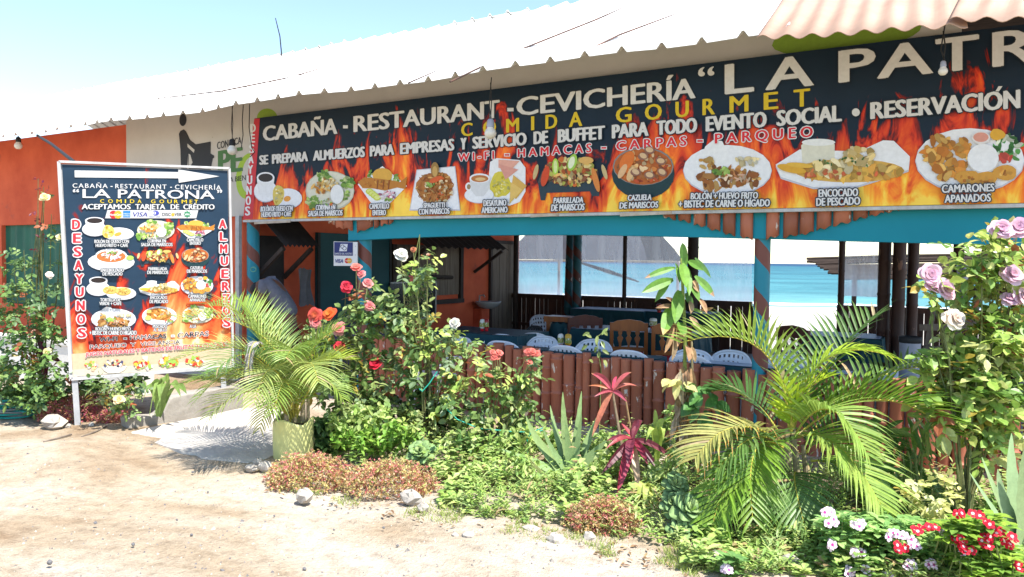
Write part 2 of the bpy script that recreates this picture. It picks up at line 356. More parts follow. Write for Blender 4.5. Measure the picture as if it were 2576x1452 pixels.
def dish(P, kind, cx, cy, w, h, k=1.0):
    """one printed food picture centred in pixel survey units"""
    pw = tuple(c*k for c in (.74, .74, .75)); ps = tuple(c*k for c in (.5, .5, .54))
    X = lambda a: cx+a*w; Y = lambda b: cy+b*h
    if kind in ('cup_egg', 'cup_cakes'):
        P.ell(X(-.27), Y(.02), .25*w, .30*h, ps); P.ell(X(-.27), Y(.0), .245*w, .29*h, pw)
        P.poly([(X(-.46), Y(-.36)), (X(-.08), Y(-.36)), (X(-.12), Y(.08)), (X(-.2), Y(.18)), (X(-.34), Y(.18)), (X(-.42), Y(.08))], (.7*k, .7*k, .7*k))
        P.ell(X(-.27), Y(-.36), .19*w, .15*h, pw); P.ell(X(-.27), Y(-.355), .155*w, .115*h, (.022, .014, .012))
        P.ell(X(.2), Y(.22), .31*w, .27*h, ps); P.ell(X(.2), Y(.2), .305*w, .265*h, pw)
        if kind == 'cup_egg':
            P.ell(X(.0), Y(.12), .125*w, .28*h, (.62, .48, .1), .1, 16, .05); P.blobs(X(0), Y(.12), .1*w, .22*h, 14, [(.66, .55, .2), (.6, .4, .04), (.7, .64, .4)], .04*w)
            P.ell(X(.19), Y(.22), .075*w, .075*h, (.72, .3, .04), -.3)
        else:
            for a in (-.02, .24): P.ell(X(a), Y(.08+.2*a), .16*w, .17*h, (.5, .3, .06)); P.ell(X(a), Y(.05+.2*a), .155*w, .15*h, (.62, .42, .11)); P.blobs(X(a), Y(.05+.2*a), .13*w, .12*h, 14, [(.5, .3, .06), (.68, .5, .18), (.6, .36, .08)], .03*w)
    elif kind == 'corvina':
        P.ell(X(0), Y(.04), .48*w, .47*h, (.5, .48, .36)); P.ell(X(0), Y(.03), .455*w, .44*h, (.62, .6, .48))
        for a, b in ((-.36, .3), (-.12, -.32), (.34, -.16), (.24, .12)): P.blobs(X(a), Y(b), .13*w, .13*h, 16, PAL_GRN, .07*w)
        P.blobs(X(-.18), Y(-.06), .2*w, .15*h, 16, PAL_FRY, .08*w, 2.2); P.blobs(X(-.05), Y(-.14), .2*w, .14*h, 20, [(.66, .5, .22), (.6, .38, .1), (.7, .6, .36)], .05*w)
        P.ell(X(.14), Y(.12), .13*w, .23*h, (.7, .7, .68)); P.blobs(X(-.08), Y(.3), .16*w, .08*h, 8, PAL_GRN+PAL_STEW, .04*w)
    elif kind == 'fish':
        P.poly([(X(0), Y(-.48)), (X(-.5), Y(-.02)), (X(-.2), Y(.5)), (X(.12), Y(.5)), (X(.5), Y(.02))], pw)
        P.blobs(X(.25), Y(-.18), .12*w, .1*h, 8, PAL_GRN, .06*w); P.blobs(X(-.25), Y(-.25), .06*w, .1*h, 6, PAL_GRN, .05*w)
        P.ell(X(.0), Y(-.25), .2*w, .18*h, (.62, .34, .05))
        P.poly([(X(-.5), Y(-.08)), (X(-.36), Y(-.2)), (X(-.1), Y(-.17)), (X(.2), Y(-.12)), (X(.36), Y(-.08)), (X(.5), Y(-.22)), (X(.47), Y(.1)), (X(.3), Y(.06)), (X(.05), Y(.14)), (X(-.2), Y(.08)), (X(-.4), Y(.08))], (.44, .17, .02))
        P.blobs(X(-.02), Y(-.04), .3*w, .08*h, 12, [(.5, .2, .02), (.56, .28, .05), (.34, .1, .01)], .06*w, 2.5)
        for a in (-.1, .02, .13): P.poly([(X(a), Y(-.13)), (X(a+.02), Y(-.13)), (X(a), Y(.1)), (X(a-.02), Y(.1))], (.2, .05, .01))
        for q in range(4): P.ell(X(-.26+.05*q), Y(.16+.05*q), .08*w, .075*h, (.5, .55, .06)); P.ell(X(-.26+.05*q), Y(.155+.05*q), .055*w, .05*h, (.62, .66, .2))
        P.blobs(X(.1), Y(.24), .16*w, .11*h, 18, [(.66, .4, .45), (.7, .62, .62), (.5, .1, .12), (.3, .1, .2)], .045*w); P.blobs(X(.1), Y(.36), .1*w, .04*h, 6, PAL_GRN, .04*w)
    elif kind == 'noodles':
        P.poly([(X(-.36), Y(-.42)), (X(.4), Y(-.5)), (X(.5), Y(.5)), (X(-.5), Y(.5))], ps); P.poly([(X(-.345), Y(-.4)), (X(.385), Y(-.48)), (X(.48), Y(.47)), (X(-.48), Y(.47))], pw)
        P.ell(X(0), Y(.0), .36*w, .38*h, (.4, .15, .03), 0, 20, .06); P.blobs(X(0), Y(0), .36*w, .36*h, 80, PAL_NOOD, .07*w, 4); P.blobs(X(.05), Y(.05), .28*w, .3*h, 16, [(.66, .46, .25), (.5, .1, .02), (.62, .5, .3)], .05*w)
        P.blobs(X(-.08), Y(-.08), .1*w, .05*h, 8, PAL_GRN, .04*w); P.ell(X(0), Y(-.42), .08*w, .17*h, (.28, .16, .04)); P.ell(X(0), Y(-.38), .05*w, .12*h, (.5, .3, .09)); P.ell(X(.02), Y(-.2), .14*w, .06*h, (.58, .1, .02), -.4)
    elif kind == 'american':
        P.poly([(X(-.1), Y(-.42)), (X(.0), Y(-.5)), (X(.36), Y(-.46)), (X(.45), Y(-.3)), (X(.45), Y(.2)), (X(.36), Y(.42)), (X(.2), Y(.5)), (X(-.05), Y(.4)), (X(-.14), Y(.2))], pw)
        P.ell(X(.06), Y(.06), .17*w, .27*h, (.6, .5, .05), 0, 18, .08); P.blobs(X(.06), Y(.06), .15*w, .24*h, 24, [(.66, .58, .12), (.58, .46, .03), (.7, .64, .25)], .035*w)
        P.poly([(X(.03), Y(-.47)), (X(.36), Y(-.44)), (X(.2), Y(-.22)), (X(.03), Y(-.3))], (.68, .34, .26)); P.poly([(X(.03), Y(-.38)), (X(.34), Y(-.26)), (X(.14), Y(-.05))], (.62, .28, .22))
        P.poly([(X(.26), Y(-.15)), (X(.47), Y(.08)), (X(.3), Y(.36)), (X(.22), Y(.2))], (.6, .36, .08)); P.poly([(X(.22), Y(0)), (X(.4), Y(.16)), (X(.2), Y(.46))], (.66, .44, .12))
        P.ell(X(-.27), Y(.28), .23*w, .17*h, ps); P.ell(X(-.27), Y(.27), .225*w, .165*h, pw)
        P.ell(X(-.43), Y(.1), .055*w, .09*h, pw); P.ell(X(-.43), Y(.1), .03*w, .055*h, (.3, .2, .1))
        P.poly([(X(-.42), Y(-.06)), (X(-.1), Y(-.06)), (X(-.13), Y(.18)), (X(-.2), Y(.3)), (X(-.32), Y(.3)), (X(-.39), Y(.18))], (.6, .6, .6)); P.ell(X(-.26), Y(-.08), .16*w, .1*h, pw); P.ell(X(-.26), Y(-.07), .135*w, .075*h, (.44, .16, .04)); P.ell(X(-.25), Y(-.06), .08*w, .035*h, (.66, .45, .2))
    elif kind == 'grill':
        P.poly([(X(-.44), Y(.1)), (X(.4), Y(.05)), (X(.4), Y(.36)), (X(.3), Y(.36)), (X(.27), Y(.27)), (X(-.32), Y(.3)), (X(-.34), Y(.44)), (X(-.4), Y(.44))], (.02, .04, .055))
        P.poly([(X(-.44), Y(.1)), (X(.4), Y(.05)), (X(.38), Y(-.16)), (X(-.38), Y(-.12))], (.08, .06, .05))
        for sx in (-1, 1): P.ell(X(.47*sx), Y(-.1), .03*w, .15*h, (.5, .38, .18), -.25*sx if sx < 0 else -.3)
        P.blobs(X(0), Y(-.1), .34*w, .26*h, 90, PAL_GRILL, .065*w); P.ell(X(-.2), Y(-.2), .045*w, .16*h, (.36, .55, .06)); P.ell(X(-.2), Y(-.2), .025*w, .12*h, (.62, .7, .3)); P.ell(X(.03), Y(-.28), .06*w, .17*h, (.3, .5, .06), .3); P.ell(X(.02), Y(-.28), .04*w, .12*h, (.68, .72, .5), .3)
        P.ell(X(-.34), Y(-.02), .05*w, .2*h, (.56, .06, .015), .25); P.ell(X(.35), Y(.05), .04*w, .24*h, (.6, .2, .04), -.25); P.ell(X(.22), Y(-.32), .1*w, .07*h, (.62, .36, .1)); P.blobs(X(0), Y(0), .25*w, .12*h, 14, [(.66, .5, .22), (.2, .07, .03), (.64, .36, .1)], .05*w)
    elif kind == 'cazuela':
        P.ell(X(0), Y(.05), .5*w, .5*h, (.008, .035, .04)); P.ell(X(0), Y(-.1), .485*w, .38*h, (.2, .2, .19)); P.ell(X(0), Y(-.09), .465*w, .36*h, (.42, .1, .015)); P.blobs(X(0), Y(-.09), .41*w, .3*h, 60, PAL_STEW, .065*w)
        P.ell(X(-.26), Y(-.2), .1*w, .22*h, (.62, .15, .02), .5); P.ell(X(-.33), Y(.0), .05*w, .16*h, (.66, .4, .2), .5); P.ell(X(-.2), Y(.05), .05*w, .15*h, (.66, .42, .2), .4)
        for a, b in ((.0, -.3), (-.12, .02), (.1, .08), (.3, .02), (.28, -.2), (.1, -.42)): P.ell(X(a), Y(b), .085*w, .075*h, (.24, .11, .07), R(-.6, .6)); P.ell(X(a), Y(b-.01), .06*w, .05*h, (.6, .4, .22), R(-.6, .6))
    elif kind == 'bolon':
        P.ell(X(0), Y(.04), .5*w, .46*h, ps); P.ell(X(0), Y(.02), .495*w, .45*h, pw); P.poly([(X(-.32), Y(-.1)), (X(-.25), Y(-.4)), (X(-.16), Y(-.52)), (X(-.06), Y(-.5)), (X(.0), Y(-.3)), (X(.05), Y(0))], (.74*k, .74*k, .74*k))
        P.blobs(X(0), Y(.2), .34*w, .2*h, 40, [(.34, .13, .025), (.44, .2, .05), (.25, .08, .015), (.55, .32, .1)], .08*w, 2)
        P.blobs(X(-.24), Y(-.1), .07*w, .12*h, 8, [(.5, .32, .1), (.4, .2, .04)], .05*w); P.blobs(X(.22), Y(-.14), .16*w, .07*h, 10, [(.68, .56, .3), (.7, .66, .5)], .05*w)
        P.blobs(X(-.06), Y(.05), .1*w, .07*h, 12, PAL_GRN[:3], .04*w); P.blobs(X(.08), Y(.18), .18*w, .1*h, 14, [(.66, .5, .34), (.6, .24, .08), (.5, .3, .2)], .05*w, 3)
    elif kind == 'encocado':
        o = [(-.5, .02), (-.32, -.28), (.12, -.24), (.3, -.46), (.38, -.45), (.5, -.14), (.49, .12), (.1, .44), (-.22, .46), (-.46, .26)]
        P.poly([(X(a), Y(b+.04)) for a, b in o], ps); P.poly([(X(a), Y(b)) for a, b in o], pw)
        P.poly([(X(-.3), Y(0)), (X(-.31), Y(-.36)), (X(-.26), Y(-.47)), (X(-.1), Y(-.47)), (X(-.06), Y(-.38)), (X(-.06), Y(0))], (.64, .62, .5)); P.ell(X(-.18), Y(-.42), .125*w, .07*h, (.72, .72, .7))
        P.ell(X(.05), Y(.14), .41*w, .23*h, (.62, .36, .07)); P.blobs(X(.08), Y(.14), .36*w, .17*h, 30, PAL_CURRY, .05*w); P.blobs(X(-.08), Y(.08), .14*w, .14*h, 22, [(.66, .52, .24), (.55, .4, .14), (.7, .6, .36), (.4, .3, .08)], .055*w); P.blobs(X(.12), Y(-.14), .11*w, .16*h, 22, [(.64, .48, .2), (.5, .34, .1), (.7, .56, .3)], .05*w)
        P.blobs(X(.0), Y(.2), .3*w, .08*h, 12, [(.6, .12, .04), (.62, .2, .06)], .03*w); P.ell(X(-.38), Y(.1), .11*w, .08*h, (.64, .34, .03), .2); P.ell(X(-.32), Y(.03), .1*w, .05*h, (.68, .4, .05), .1); P.blobs(X(0), Y(0), .2*w, .15*h, 8, [(.05, .14, .03)], .015*w)
    elif kind == 'shrimp':
        P.ell(X(0), Y(.02), .5*w, .5*h, ps); P.ell(X(0), Y(0), .495*w, .49*h, pw)
        P.blobs(X(.34), Y(-.18), .12*w, .2*h, 22, [(.06, .25, .05), (.1, .33, .07), (.04, .16, .03), (.6, .66, .5)], .05*w); P.blobs(X(.28), Y(-.02), .09*w, .06*h, 8, [(.6, .08, .05)], .05*w)
        P.blobs(X(-.2), Y(-.05), .22*w, .34*h, 46, PAL_FRY, .065*w, 1.4); P.ell(X(.12), Y(-.01), .145*w, .23*h, (.58, .55, .5)); P.ell(X(.12), Y(-.03), .14*w, .22*h, (.74, .74, .74))
        P.ell(X(.1), Y(-.34), .085*w, .1*h, (.66, .63, .6)); P.ell(X(.1), Y(-.35), .07*w, .075*h, (.62, .27, .2)); P.ell(X(.25), Y(-.39), .07*w, .09*h, (.64, .34, .03), 0, 12, .06)
        for a, b in ((.14, .3), (.32, .2), (-.02, .28)): P.ell(X(a), Y(b), .11*w, .12*h, (.58, .28, .04), 0, 14, .06); P.blobs(X(a), Y(b), .07*w, .07*h, 6, PAL_FRY, .03*w)
    elif kind == 'soup':
        P.ell(X(0), Y(.1), .5*w, .4*h, ps); P.ell(X(0), Y(.08), .495*w, .39*h, pw); P.ell(X(-.0), Y(-.16), .34*w, .32*h, pw); P.ell(X(0), Y(-.14), .31*w, .25*h, (.6, .13, .03)); P.blobs(X(0), Y(-.2), .22*w, .18*h, 26, [(.7, .6, .6), (.6, .42, .5), (.7, .66, .6), (.6, .25, .08)], .06*w, 2.5); P.ell(X(.4), Y(-.08), .08*w, .1*h, (.32, .5, .08)); P.blobs(X(0), Y(-.3), .1*w, .05*h, 6, PAL_GRN, .04*w)
    elif kind == 'garlic':
        P.ell(X(0), Y(.02), .5*w, .48*h, ps); P.ell(X(0), Y(0), .495*w, .47*h, pw); P.ell(X(.0), Y(-.08), .36*w, .3*h, (.52, .2, .04), .1, 18, .06); P.blobs(X(0), Y(-.08), .32*w, .25*h, 34, PAL_FRY+[(.66, .5, .3)], .08*w, 3); P.ell(X(-.32), Y(.1), .09*w, .12*h, (.5, .52, .12)); P.ell(X(-.3), Y(-.22), .07*w, .09*h, (.56, .5, .12)); P.blobs(X(.3), Y(.24), .12*w, .06*h, 8, [(.6, .1, .06), (.3, .45, .1), (.66, .6, .5)], .05*w)
    elif kind == 'fruit':
        P.blobs(cx, cy, .42*w, .3*h, 22, [(.62, .05, .03), (.68, .4, .04), (.3, .5, .08), (.7, .6, .2), (.66, .62, .55)], .13*w, 1.2)
# ------------------------------------------------------------------ ground, sand, sea
GY = 7.0                                  # street face of the terrace; X runs along it, Y goes in towards the sea
WX = -8.25                                # side wall of the kitchen, left end of the terrace
def ground_mat():
    mt, N, L, P = newmat('dry_dirt'); co = coords(N)
    n1 = noise(N, L, .55, 6, .6, mapping(N, L, co, (.8, 1.5, 1)), .6); n2 = noise(N, L, 9, 6, .7, co); n3 = noise(N, L, 55, 4, .7, co)
    a = ramp(N, L, n1.outputs[0], [(.36, (.31, .22, .14)), (.44, (.40, .315, .22)), (.52, (.485, .405, .31)), (.68, (.57, .505, .42))]).outputs[0]
    b = mixc(N, L, 1.0, a, ramp(N, L, n2.outputs[0], [(.3, (.70, .68, .66)), (.5, (1, 1, 1)), (.75, (1.16, 1.16, 1.16))]).outputs[0], 'MULTIPLY')
    v = N.new("ShaderNodeTexVoronoi"); v.inputs["Scale"].default_value = 26; L.new(co, v.inputs["Vector"])
    k = ramp(N, L, v.outputs["Distance"], [(.05, (1, 1, 1)), (.12, (0, 0, 0))])
    sel = ramp(N, L, noise(N, L, 17, 2, .5, co).outputs[0], [(.6, (0, 0, 0)), (.64, (1, 1, 1))])
    kk = math_(N, L, 'MULTIPLY', k.outputs[0], sel.outputs[0])
    c = mixc(N, L, kk, b, (.30, .28, .26)); c = mixc(N, L, 1.0, c, ramp(N, L, n3.outputs[0], [(.3, (.82, .82, .82)), (.7, (1.1, 1.1, 1.1))]).outputs[0], 'MULTIPLY')
    L.new(c, P.inputs["Base Color"]); P.inputs["Roughness"].default_value = .95; P.inputs["Specular IOR Level"].default_value = .1
    h = math_(N, L, 'ADD', math_(N, L, 'MULTIPLY', n2.outputs[0], 1.0), math_(N, L, 'MULTIPLY', n3.outputs[0], .35)); h = math_(N, L, 'ADD', h, math_(N, L, 'MULTIPLY', kk, .4))
    bump(N, L, P, h, 1.0, .045); return mt
def gz(x, y):
    return .02*math.sin(x*1.3+.5)*math.sin(y*1.1+1) + .012*math.sin(x*3.1+y*2.3) + .008*math.sin(x*5.7-y*4.9+1)
mb = MB()
xs = [-60, -30, -18] + [-12+.25*i for i in range(61)] + [6, 12, 40]; ys = [-40, -20, -8, -2] + [0+.25*i for i in range(29)] + [8, 14.5]
mb.grid([[V(x, y, gz(x, y) if -11 < x < 3 and 0 < y < 7 else -.01) for x in xs] for y in ys])
struct(mb.build('dirt_road', ground_mat(), smooth=True))
mb = MB(); mb.grid([[V(x, 14.5, -.01), V(x, 24, -.35), V(x, 40, -.75), V(x, 75, -2.2)] for x in (-160, -40, 0, 40, 160)][::-1])
struct(mb.build('beach_sand', mat('pale_sand', (.50, .46, .40), (.40, .36, .31), 1.2, .95, .1, bs=.6, bscale=6)))
def sea_mat():
    mt, N, L, P = newmat('sea_water'); co = coords(N)
    sp = N.new("ShaderNodeSeparateXYZ"); L.new(co, sp.inputs[0])
    n = noise(N, L, .05, 5, .65, mapping(N, L, co, (.35, 1.6, 1)), .4)
    d = math_(N, L, 'LOGARITHM', math_(N, L, 'MAXIMUM', math_(N, L, 'SUBTRACT', sp.outputs[1], 44.0), 1.0), 10.0)
    d = math_(N, L, 'ADD', math_(N, L, 'DIVIDE', d, 3.3), math_(N, L, 'MULTIPLY_ADD', n.outputs[0], .14, -.07))
    c = ramp(N, L, d, [(.17, (.33, .46, .44)), (.27, (.13, .29, .285)), (.5, (.05, .18, .205)), (.86, (.02, .11, .15)), (.93, (.004, .04, .10))]).outputs[0]
    wv = noise(N, L, .03, 8, .78, mapping(N, L, co, (1.0, 1.0, 1)), .6); c = mixc(N, L, 1.0, c, ramp(N, L, wv.outputs[0], [(.38, (.62, .68, .72)), (.62, (1.35, 1.28, 1.22))]).outputs[0], 'MULTIPLY')
    f = noise(N, L, .5, 4, .7, mapping(N, L, co, (.3, 2.2, 1)))
    k = ramp(N, L, f.outputs[0], [(.72, (0, 0, 0)), (.75, (.6, .6, .6))])
    c = mixc(N, L, k.outputs[0], c, (.7, .75, .76))
    L.new(c, P.inputs["Base Color"]); P.inputs["Roughness"].default_value = .5; P.inputs["Specular IOR Level"].default_value = .08
    w_ = noise(N, L, .9, 5, .6, mapping(N, L, co, (.4, 1.4, 1))); bump(N, L, P, w_.outputs[0], .5, .35); return mt
mb = MB(); mb.grid([[V(x, y, -1.25) for x in (-9000, -600, -100, 0, 100, 9000)] for y in (46, 80, 200, 900, 14000)])
struct(mb.build('sea', sea_mat()))
mb = MB()                                  # low rounded swash line, white water along the shore
for q, (yy, wd) in enumerate(((51.5, 2.2), (56.5, 1.1))):
    rows = [[], [], []]
    for i in range(90):
        x = -90+2*i; y0 = yy+1.0*math.sin(i*.6+q)+.7*math.sin(i*1.7); hw = wd*(.7+.3*math.sin(i*.9+q*2))
        rows[0].append(V(x, y0-hw/2, -1.24)); rows[1].append(V(x, y0, -1.08)); rows[2].append(V(x, y0+hw/2, -1.24))
    mb.grid(rows)
struct(mb.build('surf', mat('white_water', (.85, .87, .87), (.7, .76, .77), .8, .8), smooth=True))
# concrete entrance ramp on the dirt
A_, B_ = PZ(327, 1082), PZ(614, 1036)
pts = [(331, 1082), (612, 1040), (705, 1046), (760, 1075), (752, 1118), (660, 1152), (560, 1152), (455, 1130), (380, 1105)]
mb = MB(); P0 = [PZ(u, v, .03) for u, v in pts]
P0[1].z = .09; P0[2].z = .09; P0[3].z = .08
for k in (6, 7, 8, 0, 5): P0[k].z = .014
rim = []
for a, b in zip(P0, P0[1:]+P0[:1]):
    for t in (0, .34, .67): q = a.lerp(b, t); rim.append(q+V(R(-.05, .05), R(-.05, .05), 0) if t else q)
mb.prism([p for p in rim][::-1], (0, 0, -.13))
struct(mb.build('entrance_ramp', M['rampconcrete']))
mb = MB(); mb.box(WX, 6, GY+.02, 14.4, -.2, .03); struct(mb.build('terrace_floor', M['floor']))

# ------------------------------------------------------------------ restaurant building
bld = thing('restaurant_building', 'open sided beach restaurant with orange walls, teal beam and long white corrugated roof', 'restaurant', (-6, GY, 0))
fy = 7.06                                  # front face of the closed kitchen block
def wall_front():
    mb = MB()
    gx0, gx1 = PY(5, 700, fy).x, PY(205, 700, fy).x; gz0, gz1 = PY(90, 768, fy).z, PY(90, 565, fy).z
    x0, x1 = -19, WX
    mb.box(x0, gx0, fy, fy+.16, .22, 3.62); mb.box(gx1, x1, fy, fy+.16, .22, 3.62); mb.box(gx0, gx1, fy, fy+.16, .22, gz0); mb.box(gx0, gx1, fy, fy+.16, gz1, 3.62)
    mb.build('front_wall', M['orange'], bld)
    mb = MB(); mb.box(x0, x1-.02, fy-.05, fy+.18, -.15, .22); mb.build('wall_plinth', M['white_wall'], bld)
    mb = MB(); n = 34; rows = [[], []]
    for i in range(n+1):
        x = gx0+(gx1-gx0)*i/n; y = fy+.07+.018*math.sin(i*1.9)+.01*math.sin(i*.7)
        rows[0].append(V(x, y, gz0)); rows[1].append(V(x, y+.01*math.sin(i), gz1))
    mb.grid(rows)
    mb.build('green_curtain', mat('green_curtain', (.018, .115, .075), (.012, .085, .06), 2, .6, .3), bld, True)
    mb = MB(); mb.box(gx0-.02, gx1+.02, fy+.3, fy+.34, gz0-.1, gz1+.1); mb.build('curtain_backing', M['tarp_dark'], bld)
wall_front()
# side wall with its two hatches and doors (faces +X)
sx = WX
mb = MB(); mb.box(sx-.16, sx, fy+.162, 14.35, 0, 3.9); mb.build('side_wall', M['orange'], bld)
mb = MB(); mb.box(-19, sx-.17, 14.2, 14.35, -.2, 3.6); mb.build('rear_wall', M['white_wall'], bld)
def yz(u, v, x=sx): p = PX(u, v, x); return p.y, p.z
# first serving hatch, dark, with a sheet hood
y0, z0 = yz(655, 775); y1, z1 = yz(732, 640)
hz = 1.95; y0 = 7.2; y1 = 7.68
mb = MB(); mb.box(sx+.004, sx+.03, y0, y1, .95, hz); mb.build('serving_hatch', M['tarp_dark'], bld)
def hood(y0, y1, zt, zb, out, name, ribs):
    mb = MB(); n = ribs*2; rows = [[], []]
    for i in range(n+1):
        y = y0+(y1-y0)*i/n; dz = .035 if i % 2 else 0
        rows[0].append(V(sx+.02, y, zt+dz)); rows[1].append(V(sx+out, y, zb+dz))
    mb.grid(rows); o = mb.build(name, M['tarp_dark'], bld)
    md = o.modifiers.new("thickness", 'SOLIDIFY'); md.thickness = .012
    for y in (y0+.06, y1-.06): mb = MB(); mb.beam(V(sx+.02, y, zb-.42), V(sx+out-.1, y, zb-.01), .05, .05); mb.build('hood_brace', M['darkwood'], o)
hood(7.12, 7.74, 2.34, 1.79, .66, 'hatch_hood', 8)
# dark teal double door panel
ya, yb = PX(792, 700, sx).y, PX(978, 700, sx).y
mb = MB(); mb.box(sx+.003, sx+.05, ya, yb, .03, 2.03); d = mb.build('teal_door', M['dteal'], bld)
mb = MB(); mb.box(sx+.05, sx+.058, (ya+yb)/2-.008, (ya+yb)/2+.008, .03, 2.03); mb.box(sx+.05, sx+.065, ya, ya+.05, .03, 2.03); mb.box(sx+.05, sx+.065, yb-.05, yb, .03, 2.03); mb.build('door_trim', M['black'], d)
# second hatch with wooden shutters
ya, yb = PX(990, 700, sx).y, PX(1152, 700, sx).y; za, zb = PX(1120, 742, sx).z, 1.90
mb = MB(); n = 5
for i in range(n): mb.box(sx+.004, sx+.03+.004*(i % 2), ya+(yb-ya)*i/n, ya+(yb-ya)*(i+1)/n-.012, za, zb)
sh = mb.build('wooden_shutter', M['oldwood'], bld)
mb = MB(); mb.box(sx+.002, sx+.07, ya-.09, ya, za-.08, zb); mb.box(sx+.002, sx+.07, yb, yb+.09, za-.08, zb); mb.box(sx+.002, sx+.09, ya-.09, yb+.09, za-.16, za-.08); mb.build('shutter_frame', M['darkwood'], sh)
p = PX(1085, 697, sx+.09); q = PX(1137, 698, sx+.09); mb = MB(); mb.tube([p, q], .035, 8); mb.build('shutter_bar', M['darkwood'], sh)
y0, y1 = PX(985, 640, sx).y, PX(1196, 640, sx).y
hood(y0, y1, 2.32, 1.835, .75, 'shutter_hood', 13)
# grey plank door at the far end
ya, yb = PX(1233, 700, sx).y, PX(1288, 700, sx).y; zt = PX(1260, 614, sx).z
mb = MB()
for i in range(3): mb.box(sx+.004, sx+.04+.003*(i % 2), ya+(yb-ya)*i/3, ya+(yb-ya)*(i+1)/3-.012, .03, zt)
d = mb.build('plank_door', M['oldwood'], bld)
mb = MB(); mb.box(sx+.002, sx+.06, ya-.07, ya, .03, zt+.07); mb.box(sx+.002, sx+.06, yb, yb+.07, .03, zt+.07); mb.box(sx+.002, sx+.06, ya, yb, zt, zt+.07); mb.build('door_frame', M['darkwood'], d)
# teal beam: arched underside, swept from survey points
def beam_part():
    mb = MB(); tops = 2.40; y = GY
    us = [(876, 606), (960, 601), (1080, 596), (1200, 592.5), (1320, 591), (1480, 591), (1620, 594), (1760, 597), (1893, 600), (2000, 603), (2150, 607), (2300, 611), (2450, 615), (2620, 620)]
    P_ = [PY(u, v, y) for u, v in us]; P_.append(V(3.5, y, 1.8))
    for a, b in zip(P_, P_[1:]):
        mb.hexa([(a.x, y, a.z), (b.x, y, b.z), (b.x, y+.16, b.z), (a.x, y+.16, a.z), (a.x, y, tops), (b.x, y, tops), (b.x, y+.16, tops), (a.x, y+.16, tops)])
    return mb.build('teal_beam', M['teal'], bld)
beam_part()
# striped columns
def column(u0, u1, v, y, zt, mt, name='striped_column', zb=-.1):
    a, b = PY(u0, v, y), PY(u1, v, y); r = (b.x-a.x)/2*.93; c = (a+b)/2
    mb = MB(); mb.lathe((c.x, y+r, 0), [(r*1.02, zb), (r, .4), (r*1.01, 1.0), (r*.98, 1.5), (r, zt)], 20)
    o = mb.build(name, mt, bld, True, ); return o, c.x, r
def column_local(u0, u1, v, y, zt, mt, name='striped_column', zb=-.1, lean=0):
    a, b = PY(u0, v, y), PY(u1, v, y); r = (b-a).length/2*.86; c = (a+b)/2
    mb = MB(); mb.lathe((c.x, y+r, zb), [(r*1.02, 0), (r, .4), (r*1.01, 1.0), (r*.98, 1.5), (r, zt-zb)], 20)
    me = mb.build(name, mt, None, True, org=(c.x, y+r, zb)); me.parent = bld; me.location = me.location-Vector(bld.location); return me
column_local(612, 637, 600, GY, 2.12, M['barber'])
column_local(889, 921, 700, GY+.02, 1.90, M['barber'])
column_local(1889, 1936, 700, GY+.02, 1.90, M['barber'])
mb = MB(); p = PY(603, 600, GY-.02); mb.box(p.x-.04, p.x+.03, GY-.06, GY-.01, -.1, 2.2); mb.build('galvanised_post', M['galv'], bld)
# hanging half-bamboo fringe in front of the beam, cut to arcs
fr = [(826, 843, 562), (844, 865, 573), (864, 888, 576), (898, 938, 579), (941, 955, 572), (957, 977, 566), (979, 990, 562), (1668, 1700, 549), (1706, 1738, 556), (1745, 1775, 567), (1779, 1812, 578), (1818, 1850, 589), (1862, 1894, 598), (1927, 1960, 597), (1970, 2008, 594), (2011, 2047, 588), (2054, 2091, 575), (2096, 2141, 563), (2146, 2183, 550), (2187, 2224, 541), (2226, 2262, 532)]
for u0, u1, vb in fr:
    mb = MB(); y = GY-.015; mid = (u0+u1)/2
    side = 1 if (mid < 900 or 1300 < mid < 1900) else -1
    a, b = PY(u0, vb, y), PY(u1, vb, y); w_ = b.x-a.x; n = 7; rows = []
    slope = .16*w_/.12*side*.35
    for zz in range(4):
        row = []
        for i in range(n+1):
            t = i/n; zb = a.z-slope*(t-.5)*.5+.012*math.sin(t*9+u0); z = zb+(2.3-zb)*zz/3
            row.append(V(a.x+w_*t, y-.03*math.sin(math.pi*t)-(.006 if zz == 1 else 0), z))
        rows.append(row)
    mb.grid(rows); o = mb.build('bamboo_fringe_slat', M['bamboo'], bld, True)
    o.modifiers.new("thickness", 'SOLIDIFY').thickness = .008
# roof: long white ribbed sheets (front slope + rear slope), dark stick ceiling under it
EY, EZ, RY, RZ = 6.12, 3.415, 10.5, 5.50
sl = (RZ-EZ)/(RY-EY)
def ribbed(x0, x1, ye, ze, yr, zr, period, hgt, skew=0, wave=False, sub=4):
    mb = MB(); xs = []; n = int((x1-x0)/period)
    for i in range(n+1):
        x = x0+i*period
        if wave:
            for k in range(8): xs.append((x+period*k/8, hgt*(.5+.5*math.sin(2*math.pi*k/8))))
        else: xs += [(x, 0), (x+period*.72, 0), (x+period*.83, hgt), (x+period*.89, hgt), (x+period*.9999, 0)]
    rows = []
    for j in range(sub+1):
        t = j/sub; rows.append([V(x+skew*t, ye+(yr-ye)*t+(.03*math.sin(x*2.1)+.02*math.sin(x*5.3) if j == 0 else 0), ze+(zr-ze)*t+h+.012*math.sin(x*1.7+j)) for x, h in xs])
    mb.grid(rows); return mb
whiteroof = mat('white_roof_sheet', (.80, .79, .76), (.70, .69, .66), 1.2, .55, .3)
o = ribbed(-19.5, -1.30, EY, EZ, RY, RZ, .34, .05).build('white_roof_sheet', whiteroof, bld); o.modifiers.new("thickness", 'SOLIDIFY').thickness = .006
o = ribbed(-1.35, 3.6, EY+.5, EZ-.1+.5*sl, RY, RZ-.02, .34, .05).build('white_roof_sheet', whiteroof, bld); o.modifiers.new("thickness", 'SOLIDIFY').thickness = .006
